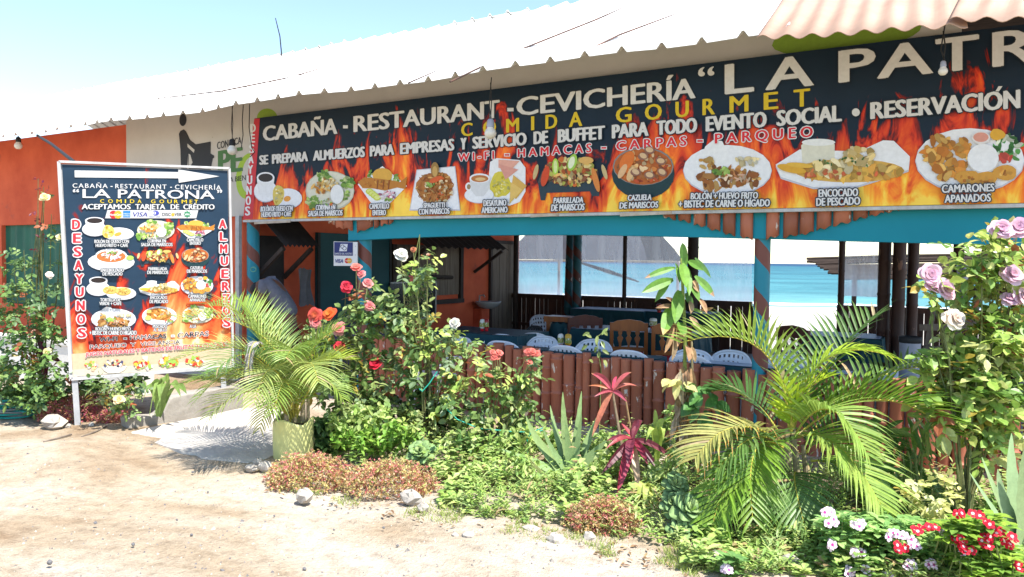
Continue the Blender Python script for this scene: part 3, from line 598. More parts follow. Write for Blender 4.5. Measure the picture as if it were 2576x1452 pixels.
o = ribbed(-19.5, 3.6, RY+.01, RZ+.02, 15.2, RZ-2.2, .34, .05).build('rear_roof_sheet', whiteroof, bld); o.modifiers.new("thickness", 'SOLIDIFY').thickness = .006
mb = MB()
for k in range(-19, 4):
    mb.beam(V(k, 7.2, EZ-.09+(7.2-EY)*sl), V(k, RY-.1, RZ-.1), .07, .09)
mb.build('rafters', M['darkwood'], bld)
mb = MB(); mb.hexa([(sx+.02, EY+1.15, EZ+1.15*sl-.16), (3.6, EY+1.15, EZ+1.15*sl-.16), (3.6, RY, RZ-.2), (sx+.02, RY, RZ-.2), (sx+.02, EY+1.15, EZ+1.15*sl-.13), (3.6, EY+1.15, EZ+1.15*sl-.13), (3.6, RY, RZ-.17), (sx+.02, RY, RZ-.17)]); mb.build('stick_ceiling', M['thatch'], bld)
mb = MB(); mb.hexa([(sx+.02, RY, RZ-.2), (3.6, RY, RZ-.2), (3.6, 15.0, RZ-2.4), (sx+.02, 15.0, RZ-2.4), (sx+.02, RY, RZ-.17), (3.6, RY, RZ-.17), (3.6, 15.0, RZ-2.37), (sx+.02, 15.0, RZ-2.37)]); mb.build('stick_ceiling', M['thatch'], bld)
# dark strips painted in for the shade line where roof sheets overlap
def roofpt(u, v, off=.06):
    n = V(0, -sl, 1).normalized(); return PP(u, v, V(0, EY, EZ), n)+n*off
lap = mat('lap_shade', (.04, .03, .028), (.14, .07, .05), 9, .8)
mb = MB()
for l in ([(395, 256), (560, 238), (735, 203), (838, 172)], [(1030, 221), (1100, 190)], [(1135, 219), (1265, 155), (1500, 60), (1680, -20)], [(1480, 140), (1560, 100), (1700, 47)], [(0, 316), (50, 303)], [(120, 287), (180, 272)], [(190, 265), (215, 259)]):
    mb = MB(); mb.tube([roofpt(u, v, .045) for u, v in l], [.008]+[.010]*(len(l)-2)+[.005], 5); mb.build('lap_shade_line', lap, bld)
mb = MB(); d = roofpt(712, 152); d2 = PD(695, 45, depth(d)-.2); mb.tube([d, d.lerp(d2, .5)+V(.02, 0, .02), d2+V(-.02, 0, 0)], [.012, .01, .007], 5); mb.build('roof_wire', M['black'], bld)
pinkroof = mat('pink_roof_sheet', (.45, .30, .22), (.37, .23, .165), 1.8, .6, .3)
def pink(u0, u1, z0, z1, ye, skew):
    x0 = PY(u0, 95, ye).x; x1 = PY(u1, 70, ye).x
    m = ribbed(x0, x1, ye, 0, ye+2.6, 2.6*.54, .17, .035, skew, True, 3)
    for p in m.v: p.z += z0+(z1-z0)*(p.x-x0)/(x1-x0)
    o = m.build('pink_roof_sheet', pinkroof, bld, True); o.modifiers.new("thickness", 'SOLIDIFY').thickness = .006
pink(1905, 2420, 3.30, 3.195, 5.84, -.15); pink(2385, 2850, 3.235, 3.12, 5.80, .25)
# ------------------------------------------------------------------ old wall sign (white board with painted figure)
ws = thing('old_wall_sign', 'faded white board with black litter bin figure and green letters under the eave', 'wall sign', (PY(318, 545, 7.0).x, 7.0, 2.2))
x0 = PY(318, 420, 7.0).x; x1 = PY(2420, 60, 7.0).x; zb = PY(560, 545, 7.0).z
mb = MB(); mb.box(x0, x1, 7.0, 7.045, zb, 3.70); mb.build('board', mat('faded_white_board', (.52, .485, .44), (.46, .43, .385), 1.5, .7, .25, spots=(.3, .27, .22), spot_t=(.7, .72), spot_s=5), ws)
pf = lambda u, v, o: PY(u, v, 7.0-o)
r1 = lambda L_: [(x*.25, 236.8+y*.25) for x, y in L_]
P = Pic(pf, auto=('green_emblem', ws)); lime = (.30, .44, .03); dkgreen = (.055, .15, .04); blk = (.012, .013, .018)
P.ell(672, 297, 26, 24, (.24, .36, .03), 0, 24); P.flush(); P.ell(624, 443, 30, 58, lime, .12, 24); P.ell(628, 440, 20, 45, (.5, .47, .42), .12, 20); P.flush()
P.ell(2130, 90, 190, 44, (.2, .31, .03), -.13, 24)
P.build('green_emblem', ws)
P = Pic(pf, .004)
P.ell(460, 302, 9, 15.5, blk, .05)
P.poly(r1([(1800, 400), (1815, 370), (1850, 355), (1870, 375), (1915, 465), (1970, 505), (2120, 478), (2118, 598), (2155, 620), (2155, 640), (2140, 650), (2120, 760), (1900, 760), (1890, 610), (1882, 760), (1820, 760), (1815, 560)]), blk)
P.poly(r1([(1886, 498), (1958, 562), (1950, 592), (1888, 534)]), (.5, .47, .42)); P.poly(r1([(1897, 600), (1915, 610), (1938, 690), (1930, 700), (1915, 725), (1902, 725)]), (.5, .47, .42))
P.build('figure', ws)
P = Pic(pf, .004, auto=('lettering', ws))
P.text("CON RICA", 546, 607, lin((546, 376), (607, 361)), lin((546, 358), (607, 344)), blk, .02); P.flush()
P.text("PE", 548, 611, lin((548, 436), (611, 430)), lin((548, 381), (611, 370)), dkgreen, .07); P.flush()
P.text("RA BIEN SE", 570, 636, lin((575, 459), (620, 453)), lin((575, 447), (620, 440)), blk, .02)
P.build('lettering', ws)

# ------------------------------------------------------------------ big printed banner
bn = thing('restaurant_banner', 'long printed vinyl banner of dishes over flames spanning the terrace front', 'banner', (PY(612, 552, 6.9).x, 6.9, 2.12))
bnp = lambda u, v, o: PY(u, v, 6.9-o)
corner = [bnp(612, 553, 0), bnp(2800, 506, 0), bnp(2800, 34, 0), bnp(640, 298, 0)]
nx, nz = 60, 8; mb = MB(); rows = []; st = []
for j in range(nz+1):
    row = []
    for i in range(nx+1):
        p = corner[0].lerp(corner[1], i/nx).lerp(corner[3].lerp(corner[2], i/nx), j/nz); row.append(p); st.append((p.x-corner[0].x, p.z-corner[0].z, 0))
    rows.append(row)
mb.grid(rows)
sheet = mb.build('printed_sheet', flame_mat('banner_print', 1.34, (.006, .017, .032), 5.0, 1.7, -.29), bn)
def set_st(o, st):
    at = o.data.attributes.new("st", 'FLOAT_VECTOR', 'POINT'); fl = []
    for s_ in st: fl += s_
    at.data.foreach_set("vector", fl)
set_st(sheet, st)
mb = MB(); cA, cB = corner[0]+V(0, .004, -.004), corner[1]+V(0, .004, -.004)
mb.hexa([cA+V(0, -.012, -.028), cB+V(0, -.012, -.028), cB+V(0, .06, -.028), cA+V(0, .06, -.028), cA+V(0, -.012, 0), cB+V(0, -.012, 0), cB+V(0, .06, 0), cA+V(0, .06, 0)]); mb.build('hem_batten', M['metal'], bn)
hemm = mat('loose_hem', (.55, .5, .42), (.4, .3, .22), 6, .8); mb = MB()
for uu, dv, ln in ((1335, 6, 70), (1560, 8, 130), (640, 9, 90)):
    v0 = lin((612, 553), (2800, 506))(uu); mb.beam(bnp(uu, v0+dv, .01), bnp(uu+ln, v0+dv-2-ln*.03, .012), .01, .03); mb.build('loose_hem_strip', hemm, bn); mb = MB()
P = Pic(bnp)
P.poly([(639.5, 299), (653.5, 298), (636, 551), (611.5, 552.5)], (.52, .022, .035)); P.build('red_strip', bn)
P = Pic(bnp, .004, auto=('red_strip_letter', bn))
for k, ch in enumerate("DESAYUNOS"):
    t = (k+.5)/9; y = 309+t*(544-309); x = 637.5+(622-637.5)*t; wd = 13.5; ht = 20+2*t
    P.text(ch, x-wd/2, x+wd/2, y+ht/2, y-ht/2, WH, .06); P.flush()
P.build('red_strip_lettering', bn)
def line(P, words, b, t, col, off, oc=None, w=.05, shear=0, sp=1.0):
    for txt, x0, x1 in words:
        if txt == '•':
            P.ell((x0+x1)/2, (b(x0)+t(x0))/2, (x1-x0)/2+2, (x1-x0)/2+2, oc or DK); P.ell((x0+x1)/2, (b(x0)+t(x0))/2, (x1-x0)/2, (x1-x0)/2, col)
        elif txt == '-':
            h = b(x0)-t(x0); y = (b(x0)*.6+t(x0)*.4)
            if oc: P.poly([(x0-2, y-h*.1-2), (x1+2, y-h*.1-2), (x1+2, y+h*.1+2), (x0-2, y+h*.1+2)][::-1], oc)
            P.poly([(x0, y-h*.1), (x1, y-h*.1), (x1, y+h*.1), (x0, y+h*.1)][::-1], col)
        elif oc: P.outlined(txt, x0, x1, b, t, col, oc, off, w, shear, sp)
        else: P.text(txt, x0, x1, b, t, col, off, shear, 0, 0, sp)
        P.flush()
P = Pic(bnp, .004, auto=('title_lettering', bn))
line(P, [("CABAÑA", 661, 849), ('-', 863, 875), ("RESTAURANT", 889, 1257), ('-', 1276, 1292), ("CEVICHERÍA", 1299, 1750)], lin((660, 355), (1750, 246)), lin((661, 319), (1752, 196)), GREY, .065, DK, .05)
line(P, [("L", 1823, 1897), ("A", 1925, 2048), ("P", 2109, 2203), ("A", 2206, 2348), ("T", 2353, 2463), ("R", 2496, 2612)], lin((1822, 237), (2496, 168)), lin((1822, 164), (2496, 83)), GREY, .06, DK, .035)
P.text("“", 1756, 1797, lin((1754, 234), (1797, 230)), lin((1754, 171), (1797, 168)), GREY, .03)
P.build('title_lettering', bn)
P = Pic(bnp, .006, auto=('yellow_lettering', bn))
for ch, x0, x1 in (("C", 1160, 1189), ("O", 1215, 1248), ("M", 1273, 1306), ("I", 1336, 1344), ("D", 1372, 1402), ("A", 1431, 1465), ("G", 1549, 1589), ("O", 1622, 1665), ("U", 1699, 1733), ("R", 1767, 1799), ("M", 1835, 1883), ("E", 1921, 1958), ("T", 1996, 2038)):
    P.text(ch, x0, x1, lin((1175, 342), (2016, 268)), lin((1175, 310), (2016, 225)), YEL, .05); P.flush()
P.build('yellow_lettering', bn)
P = Pic(bnp, .006, auto=('service_lettering', bn))
line(P, [("SE", 652, 675), ("PREPARA", 684, 775), ("ALMUERZOS", 787, 918), ("PARA", 930, 992), ("EMPRESAS", 1006, 1143), ("Y", 1158, 1174), ("SERVICIO", 1188, 1325), ("DE", 1342, 1379), ("BUFFET", 1403, 1522), ("PARA", 1539, 1632), ("TODO", 1651, 1754), ("EVENTO", 1775, 1929), ("SOCIAL", 1953, 2118), ('•', 2143, 2163), ("RESERVACION", 2189, 2567)], lin((652, 414.5), (2567, 271)), lin((652, 392), (2567, 226)), GREY, .085, DK, .07)
P.poly([(2504, 230), (2512, 217), (2522, 217), (2513, 230)], GREY); P.build('service_lettering', bn)
P = Pic(bnp, .008, auto=('amenity_lettering', bn))
line(P, [("WI-FI", 1152, 1243), ('-', 1270, 1281), ("HAMACAS", 1302, 1488), ('-', 1513, 1525), ("CARPAS", 1550, 1727), ('-', 1754, 1768), ("PARQUEO", 1798, 2045)], lin((1152, 406), (2045, 344)), lin((1152, 387), (2045, 318)), RED, .06, WH, .10, 0, 1.55)
P.build('amenity_lettering', bn)
for k, a in (('cup_egg', (700, 480, 118, 92)), ('corvina', (830, 476, 128, 106)), ('fish', (962, 466, 124, 100)), ('noodles', (1094, 474, 128, 112)), ('american', (1249, 458, 162, 120)), ('grill', (1434, 446, 184, 132)), ('cazuela', (1618, 431, 158, 126)), ('bolon', (1830, 424, 224, 138)), ('encocado', (2120, 412, 338, 128)), ('shrimp', (2440, 402, 276, 162))):
    P = Pic(bnp, .009, .00012); dish(P, k, *a, k=1.0); P.build('dish_picture', bn)
P = Pic(bnp, .022, auto=('dish_caption', bn))
tl = lambda y, x0: (lambda x: y-(x-x0)*.03)
def cap(P, rows, shear=0, sl_=.03, w=.16):
    for txt, x0, x1, y0, y1 in rows:
        P.outlined(txt, x0, x1, lambda x: y1-(x-x0)*sl_, lambda x: y0-(x-x0)*sl_, WH, (.03, .035, .045), .06, w, shear); P.o += .0003; P.flush()
cap(P, [("BOLÓN DE QUESO CON", 655, 737, 520, 533), ("HUEVO FRITO + CAFÉ", 657, 733, 534, 546.5)], .15)
cap(P, [("CORVINA EN", 794, 844, 516, 529), ("SALSA DE MARISCOS", 775, 862, 531, 544.5)], .1)
cap(P, [("CAMOTILLO", 929, 979, 513, 526), ("ENTERO", 937, 971, 529, 542)])
cap(P, [("SPAGUETTI", 1065, 1119, 511, 524), ("CON MARISCOS", 1053, 1131, 526, 540)])
cap(P, [("DESAYUNO", 1216, 1274, 504, 519), ("AMERICANO", 1211, 1277, 522, 536.5)])
cap(P, [("PARRILLADA", 1392, 1467, 498, 512), ("DE MARISCOS", 1386, 1471, 515, 531)], .15)
cap(P, [("CAZUELA", 1579, 1639, 491, 505), ("DE MARISCOS", 1558, 1656, 510, 525)], .1)
cap(P, [("BOLÓN + HUEVO FRITO", 1737, 1907, 486, 502), ("+ BISTEC DE CARNE O HÍGADO", 1707, 1937, 505, 522.5)], .08, .015)
cap(P, [("ENCOCADO", 2059, 2159, 477, 496), ("DE PESCADO", 2053, 2164, 499, 518)])
cap(P, [("CAMARONES", 2369, 2502, 466, 485), ("APANADOS", 2376, 2493, 491, 510)])
P.build('dish_captions', bn)
# ------------------------------------------------------------------ roadside menu board
q0, q1 = PD(178, 953, 7.43), PD(583, 924, 8.08)
sdir = V(q1.x-q0.x, q1.y-q0.y, 0).normalized(); sn = V(sdir.y, -sdir.x, 0)
sg = thing('menu_signboard', 'tall printed menu board with white arrow on a slanting steel frame by the road', 'signboard', (q0.x, q0.y, 0))
sp = lambda u, v, o=0: PP(u, v, q0+sn*o, sn)
TL, TR, BR, BL = (148, 407), (577, 424), (586, 922), (179.5, 953)
def bil(a, b): # a along 0..1, b up 0..1
    L_ = (BL[0]+(TL[0]-BL[0])*b, BL[1]+(TL[1]-BL[1])*b); R_ = (BR[0]+(TR[0]-BR[0])*b, BR[1]+(TR[1]-BR[1])*b)
    return (L_[0]+(R_[0]-L_[0])*a, L_[1]+(R_[1]-L_[1])*a)
mb = MB(); rows = []; st = []; N_ = 14
P00 = sp(*BL)
for j in range(N_+1):
    row = []
    for i in range(N_+1):
        p = sp(*bil(.018+.97*i/N_, .012+.975*j/N_)); row.append(p+sn*.003*math.sin(i*1.3+j*.8)); st.append(((p-P00).dot(sdir), p.z-P00.z, 0))
    rows.append(row)
mb.grid(rows); sh = mb.build('printed_sheet', flame_mat('menu_print', 2.05, (.014, .034, .062), 4.0, 1.3, -.20, ((.75, .16, .04), (.82, .42, .16), (.85, .66, .4))), sg); set_st(sh, st)  # hot flame tones paled, sun glare put into the print colour
mb = MB()
for a, b, wd in ((BL, TL, .028), (TL, TR, .022), (TR, BR, .022), (BR, BL, .03)): mb.beam(sp(*a, -.005), sp(*b, -.005), wd, .05, upv=sn)
mb.build('board_frame', M['metal'], sg)
mb = MB(); mb.prism([sp(*bil(x, y), -.012) for x, y in ((.01, .01), (.99, .01), (.99, .99), (.01, .99))], -sn*.01); mb.build('back_panel', M['galv'], sg)
for (u0, v0), (u1, v1) in (((187, 950), (197, 1074)), ((560, 925), (566, 1046))):
    a = sp(u0, v0, -.02); b = sp(u1, v1, -.02); b.z = -.08; mb = MB(); mb.beam(a+V(0, 0, .05), b, .05, .05, upv=sn); mb.build('post', M['galv'], sg)
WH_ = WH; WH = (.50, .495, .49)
c1 = lambda L_: [(x*.25, 236.8+y*.25) for x, y in L_]
A2 = lambda y: 552.4+y*.25
P = Pic(sp, .006)
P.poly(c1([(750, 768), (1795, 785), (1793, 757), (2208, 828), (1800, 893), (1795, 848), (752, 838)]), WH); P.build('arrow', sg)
P = Pic(sp, .007, auto=('title_lettering', sg))
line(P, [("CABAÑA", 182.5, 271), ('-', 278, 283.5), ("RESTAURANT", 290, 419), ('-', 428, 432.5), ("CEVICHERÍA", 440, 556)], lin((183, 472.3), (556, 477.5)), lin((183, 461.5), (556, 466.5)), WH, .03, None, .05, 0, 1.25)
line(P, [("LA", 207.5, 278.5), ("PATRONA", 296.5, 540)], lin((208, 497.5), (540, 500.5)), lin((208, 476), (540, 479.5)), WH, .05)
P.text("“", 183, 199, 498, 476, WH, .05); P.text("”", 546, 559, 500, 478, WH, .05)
P.build('title_lettering', sg)
P = Pic(sp, .007, auto=('yellow_lettering', sg))
line(P, [("C", 252, 262), ("O", 272, 284), ("M", 293, 306), ("I", 314, 317), ("D", 327, 338), ("A", 346, 356), ("G", 380, 391), ("O", 401, 413), ("U", 421, 432), ("R", 438, 448), ("M", 457, 470), ("E", 477, 484), ("T", 489, 498)], lin((252, 510.5), (498, 512)), lin((252, 501.5), (498, 503)), YEL, .03)
P.build('yellow_lettering', sg)
P = Pic(sp, .007, auto=('card_lettering', sg))
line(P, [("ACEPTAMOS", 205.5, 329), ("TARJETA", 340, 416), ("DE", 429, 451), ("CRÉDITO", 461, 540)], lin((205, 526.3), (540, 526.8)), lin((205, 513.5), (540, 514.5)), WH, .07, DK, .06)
P.build('card_lettering', sg)
P = Pic(sp, .008)
P.poly(c1([(1080, 1168), (1995, 1168), (1975, 1250), (1058, 1250)]), WH)
cc = lambda x, y, r, c: P.ell(x*.25, 236.8+y*.25, r*.25, r*.25, c)
cc(1140, 1213, 40, (.55, .02, .02)); cc(1188, 1213, 40, (.66, .32, .02)); P.text("MasterCard", 275, 306, 542.5, 537.5, (.7, .7, .7), .02, .15)
P.poly(c1([(1238, 1175), (1312, 1175), (1312, 1243), (1238, 1243)]), (.02, .16, .42)); P.text("AMERICAN", 310, 327.5, 539.5, 536.5, (.6, .65, .7), .01); P.text("EXPRESS", 310.5, 327, 544.5, 541.5, (.6, .65, .7), .01)
P.text("VISA", 334.5, 371, 545, 534.5, (.015, .02, .2), .03, .2)
cc(1562, 1198, 26, (.05, .06, .3)); P.poly(c1([(1562, 1176), (1585, 1176), (1600, 1190), (1600, 1206), (1585, 1220), (1562, 1220)]), (.05, .06, .3)); cc(1553, 1198, 16, (.6, .6, .62)); P.poly(c1([(1548, 1184), (1556, 1184), (1556, 1212), (1548, 1212)]), (.05, .06, .3)); P.text("Diners Club", 376, 402, 547, 543, (.05, .06, .25), .005)
P.text("DISC", 408, 430, 543.5, 535.5, (.03, .03, .04), .02); cc(1740, 1213, 17, (.66, .3, .03)); P.text("VER", 439, 457, 543.5, 535.5, (.03, .03, .04), .02)
P.poly([(471+9.5*(1 if k % 2 == 0 else .72)*math.cos(k*math.pi/8), 539.2+9*(1 if k % 2 == 0 else .72)*math.sin(k*math.pi/8)) for k in range(16)], (.03, .2, .09)); P.text("alia", 465, 477, 541.5, 536, (.7, .7, .68), .02)
P.build('card_logos', sg)
P = Pic(sp, .008, auto=('column_letter', sg))
for k, (ch, x) in enumerate(zip("DESAYUNOS", (766, 775, 781, 790, 798, 802, 812, 816, 824))):
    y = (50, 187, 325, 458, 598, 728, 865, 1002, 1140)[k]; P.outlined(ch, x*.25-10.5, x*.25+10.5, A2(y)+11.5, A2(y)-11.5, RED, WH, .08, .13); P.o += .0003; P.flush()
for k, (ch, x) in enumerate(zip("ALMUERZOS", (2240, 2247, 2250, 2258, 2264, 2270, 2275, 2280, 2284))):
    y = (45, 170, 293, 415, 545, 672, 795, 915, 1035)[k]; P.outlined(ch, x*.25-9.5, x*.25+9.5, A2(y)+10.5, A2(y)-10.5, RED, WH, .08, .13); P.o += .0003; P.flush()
P.build('column_lettering', sg)
for k, cx, cy, w_, h_ in (('cup_egg', 1090, 95, 510, 235), ('corvina', 1568, 100, 395, 215), ('fish', 1970, 90, 385, 190), ('soup', 1118, 405, 475, 235), ('grill', 1588, 385, 415, 200), ('cazuela', 1965, 380, 285, 195), ('cup_cakes', 1122, 695, 490, 235), ('encocado', 1602, 690, 410, 155), ('shrimp', 1982, 665, 330, 195), ('bolon', 1143, 995, 455, 230), ('garlic', 1605, 970, 355, 205), ('corvina', 1990, 950, 330, 190)):
    P = Pic(sp, .009, .00012); dish(P, k, cx*.25, A2(cy), w_*.25, h_*.25, .8); P.build('dish_picture', sg)
P = Pic(sp, .021, auto=('dish_caption', sg))
def cap2(rows):
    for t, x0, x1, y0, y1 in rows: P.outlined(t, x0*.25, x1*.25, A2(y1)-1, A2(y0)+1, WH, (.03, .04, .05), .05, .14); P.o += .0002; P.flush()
cap2([("BOLÓN DE QUESO CON", 950, 1298, 200, 240), ("HUEVO FRITO + CAFÉ", 962, 1288, 240, 280), ("CORVINA EN", 1484, 1670, 195, 235), ("SALSA DE MARISCOS", 1420, 1737, 232, 272), ("CAMOTILLO", 1880, 2046, 185, 225), ("ENTERO", 1910, 2022, 220, 258),
      ("ENCEBOLLADO", 1015, 1247, 488, 530), ("DE PESCADO", 1032, 1233, 527, 567), ("PARRILLADA", 1492, 1682, 476, 514), ("DE MARISCOS", 1482, 1694, 512, 552), ("CAZUELA", 1914, 2044, 467, 504), ("DE MARISCOS", 1880, 2084, 500, 540),
      ("TORTILLA DE", 1008, 1212, 788, 828), ("VERDE + CAFÉ", 1000, 1222, 826, 865), ("ENCOCADO", 1512, 1682, 766, 804), ("DE PESCADO", 1505, 1692, 804, 845), ("CAMARONES", 1893, 2077, 752, 792), ("APANADOS", 1908, 2066, 790, 828),
      ("BOLÓN + HUEVO FRITO", 960, 1315, 1080, 1120), ("+ BISTEC DE CARNE O HÍGADO", 900, 1375, 1115, 1165), ("PESCADO", 1538, 1683, 1055, 1095), ("AL AJILLO", 1543, 1680, 1092, 1130), ("A LA", 1908, 1975, 1055, 1095)])
P.build('dish_captions', sg)
P = Pic(sp, .008, auto=('service_lettering', sg))
line(P, [("WI-FI", 250, 295), ('-', 312, 318), ("HAMACAS", 327.5, 419), ('-', 432, 438), ("CARPAS", 447, 525)], lin((250, A2(1228)), (525, A2(1170))), lin((250, A2(1188)), (525, A2(1124))), DK, .03, (.74, .72, .68), .08)
line(P, [("PARQUEO", 226, 318.5), ("Y", 327.5, 342), ("VIGILANCIA", 353, 453)], lin((226, A2(1303)), (453, A2(1250))), lin((226, A2(1265)), (453, A2(1212))), DK, .03, (.74, .72, .68), .08)
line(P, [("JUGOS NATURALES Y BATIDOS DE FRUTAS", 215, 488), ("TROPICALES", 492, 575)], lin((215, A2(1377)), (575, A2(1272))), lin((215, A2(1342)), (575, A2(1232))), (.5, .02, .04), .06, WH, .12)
P.build('service_lettering', sg)
b3 = lambda x, y: (x*.25, 789.2+y*.25)
P = Pic(sp, .0065)
P.poly([b3(720, 405), b3(2330, 300), b3(2335, 520), b3(735, 632)][::-1], (.52, .40, .26)); P.poly([b3(728, 565), b3(2335, 455), b3(2338, 522), b3(735, 634)][::-1], (.56, .47, .36)); P.build('fruit_strip', sg)
P = Pic(sp, .009, .00015)
for cx, cy, w_, h_ in ((920, 520, 150, 120), (1430, 520, 220, 130), (1690, 490, 240, 150), (1960, 480, 200, 140)): dish(P, 'fruit', cx*.25, 789.2+cy*.25, w_*.25, h_*.25); P.build('fruit_picture', sg); P = Pic(sp, .012, .00015)
for x, y in ((935, 525), (1660, 450), (1460, 470)): P.poly([b3(x-30, y-45), b3(x+30, y-45), b3(x+14, y+55), b3(x-14, y+55)], (.68, .4, .25) if x < 1000 else (.7, .62, .45)); P.build('fruit_picture', sg); P = Pic(sp, .012, .00015)
P.poly([b3(1020, 535), b3(1280, 525), b3(1250, 570), b3(1200, 595), b3(1090, 600), b3(1050, 575)], (.62, .6, .5)); P.blobs(1145*.25, 789.2+505*.25, 27, 9, 24, [(.55, .05, .04), (.05, .05, .12), (.66, .5, .2), (.7, .66, .6)], 5)
P.build('fruit_picture', sg)
WH = WH_
# strut from the eave down behind the board
a, b = PY(94, 341, EY+.25), PP(186, 407, q0-sn*.08, sn)
st_ = thing('support_strut', 'thin dark strut from the eave down to the back of the menu board', 'strut', a)
mb = MB(); mb.tube([a, a.lerp(b, .5)+V(0, 0, .02), b], .018, 7); mb.build('rod', M['black'], st_)
# ------------------------------------------------------------------ bank sign on the column
bs = thing('bank_sign', 'small blue and white bank and card sign fixed to the striped column by the entrance', 'sign', PY(869, 640, 6.93))
kp = lambda u, v, o=0: PY(u, v, 6.93-o)
mb = MB(); mb.prism([kp(839.5, 607.5), kp(898.5, 609), kp(898.5, 669), kp(839.5, 669)], (0, .012, 0)); mb.build('plate', mat('sign_plate', (.62, .63, .65), (.58, .59, .6), 4, .35, .5), bs)
r_ = lambda x, y: (584.2+x*.261, 536.7+y*.261)
P = Pic(kp, .003)
P.poly([r_(983, 277), r_(1162, 280), r_(1162, 410), r_(983, 407)], (.012, .022, .13)); P.poly([r_(1045, 296), r_(1113, 296), r_(1103, 366), r_(1030, 366)], (.6, .62, .66))
for x, y in ((1063, 322), (1082, 338)): X_, Y_ = r_(x, y); P.ell(X_, Y_, 5.2, 5.2, (.02, .02, .06)); P.ell(X_, Y_, 3.7, 3.7, (.6, .62, .66))
P.text("BANCO DEL AUSTRO", *[r_(990, 0)[0], r_(1155, 0)[0]], r_(0, 398)[1], r_(0, 381)[1], (.62, .64, .68), .012)
P.text("VISA", r_(992, 0)[0], r_(1068, 0)[0], r_(0, 478)[1], r_(0, 442)[1], (.015, .02, .2), .03, .2)
X_, Y_ = r_(1106, 457); P.ell(X_, Y_, 5.8, 6.6, (.55, .02, .02)); P.ell(X_+6.2, Y_, 5.8, 6.6, (.66, .34, .02)); P.text("MasterCard", X_-4, X_+10.5, Y_+1.6, Y_-1.6, (.7, .7, .7), .01)
for y in (318, 402): X_, Y_ = r_(1186, y); P.ell(X_, Y_, .8, .8, (.1, .1, .1))
P.build('lettering', bs)
# ------------------------------------------------------------------ bulbs on cords under the eave
def bulb(u, v0, v1, v2, y, label):
    a, c, b = PY(u, v0, y), PY(u, v1, y), PY(u, v2, y); h = c.z-b.z
    t = thing('hanging_bulb', label, 'light bulb', (c.x, c.y, b.z), 'bare bulbs hung along the eave')
    mb = MB(); r = h*.32
    mb.lathe((c.x, c.y, b.z), [(.001, 0), (r*.55, h*.04), (r*.9, h*.16), (r, h*.3), (r*.9, h*.43), (r*.62, h*.56), (r*.58, h*.62)], 14); mb.build('bulb', M['bulb'], t, True)
    mb = MB(); mb.lathe((c.x, c.y, b.z), [(r*.62, h*.6), (r*.66, h*.7), (r*.55, h*.98), (r*.3, h*1.05)], 12); mb.build('socket', M['plastic_grey'] if u > 1000 else M['black'], t, True)
    mb = MB(); mb.tube([c, c.lerp(a, .5)+V(.012, 0, 0), a], .005, 5); mb.tube([c+V(.01, 0, 0), c.lerp(a, .4)+V(-.015, 0, 0), a+V(.01, 0, .05)], .005, 5); mb.build('cord', M['black'], t)
bulb(46, 338, 346, 376, EY+.2, 'bare bulb high under the eave at the far end in front of orange wall')
bulb(584, 268, 352, 390, EY+.3, 'bare bulb on long cord in front of the black letters of the old wall sign')
bulb(1234, 208, 302, 350, EY+.3, 'dusty bare bulb hanging in front of the yellow banner lettering')
bulb(2373, 78, 155, 190, EY+.05, 'bare bulb with grey socket hanging before the big banner letters')
mb = MB()
for pts in ([(612, 264), (609, 300), (612, 340), (606, 373)], [(628, 262), (626, 320), (634, 372), (640, 383), (630, 395)]):
    mb.tube([PY(u, v, EY+.35)+V(.006*math.sin(k*2.6), 0, 0) for k, (u, v) in enumerate(pts)], .006, 5)
tag(mb.build('loose_cables', M['black'], None, org=PY(612, 264, EY+.35)), 'two loose kinked black cables hanging at the left end of the banner', 'cable')
# ------------------------------------------------------------------ painted bamboo wall along the street
fw_ = thing('bamboo_wall', 'waist high wall of reddish brown painted bamboo poles with peeling paint', 'wall', (-2, GY, 0))
xa, xb = PY(897, 850, GY).x, 1.6; x = xa; i = 0
vt = [(890, 845), (1000, 853), (1250, 868), (1480, 893), (1700, 915), (1900, 936), (2430, 962), (2700, 985)]
def walltop(x):
    # survey the pole tops from the photo's profile, converted to heights at the wall plane
    best = None
    for (u0, v0), (u1, v1) in zip(vt, vt[1:]):
        a, b = PY(u0, v0, GY), PY(u1, v1, GY)
        if a.x <= x <= b.x: return a.z+(b.z-a.z)*(x-a.x)/(b.x-a.x)
    return .70
while x < xb:
    r = R(.043, .066); zt = walltop(x+r)+R(-.03, .018); z = -.12; prof = [(r*.98, z)]; nd = R(.05, .3)
    while z+nd < zt-.03:
        z += nd; prof += [(r*.97, z-.02), (r*1.13, z-.005), (r*1.13, z+.003), (r*.93, z+.008), (r*.97, z+.03)]; nd = R(.26, .36)
    prof += [(r*.98, zt)]
    prof = [(a, b-0) for a, b in prof]
    mb = MB(); tilt = R(-.02, .02); c = V(x+r, GY+R(-.008, .008)+.05, 0); rows = []
    for a, b in prof: rows.append([c+V(a*math.cos(2*math.pi*k/12)+tilt*b, a*math.sin(2*math.pi*k/12), b) for k in range(12)])
    mb.grid(rows, closed=True); rim_ = [p.lerp(c+V(tilt*zt, 0, zt), .22) for p in rows[-1]]
    mb.grid([rows[-1], rim_, [p-V(0, 0, .03) for p in rim_]], closed=True); mb.face([p-V(0, 0, .03) for p in rim_])
    mb.build('bamboo_pole', M['bamboo'], fw_, True); x += 2*r+.003; i += 1
mb = MB(); mb.box(xa, xb, GY+.115, GY+.16, .1, .16); mb.box(xa, xb, GY+.115, GY+.16, .5, .56); mb.build('back_rail', M['darkwood'], fw_)
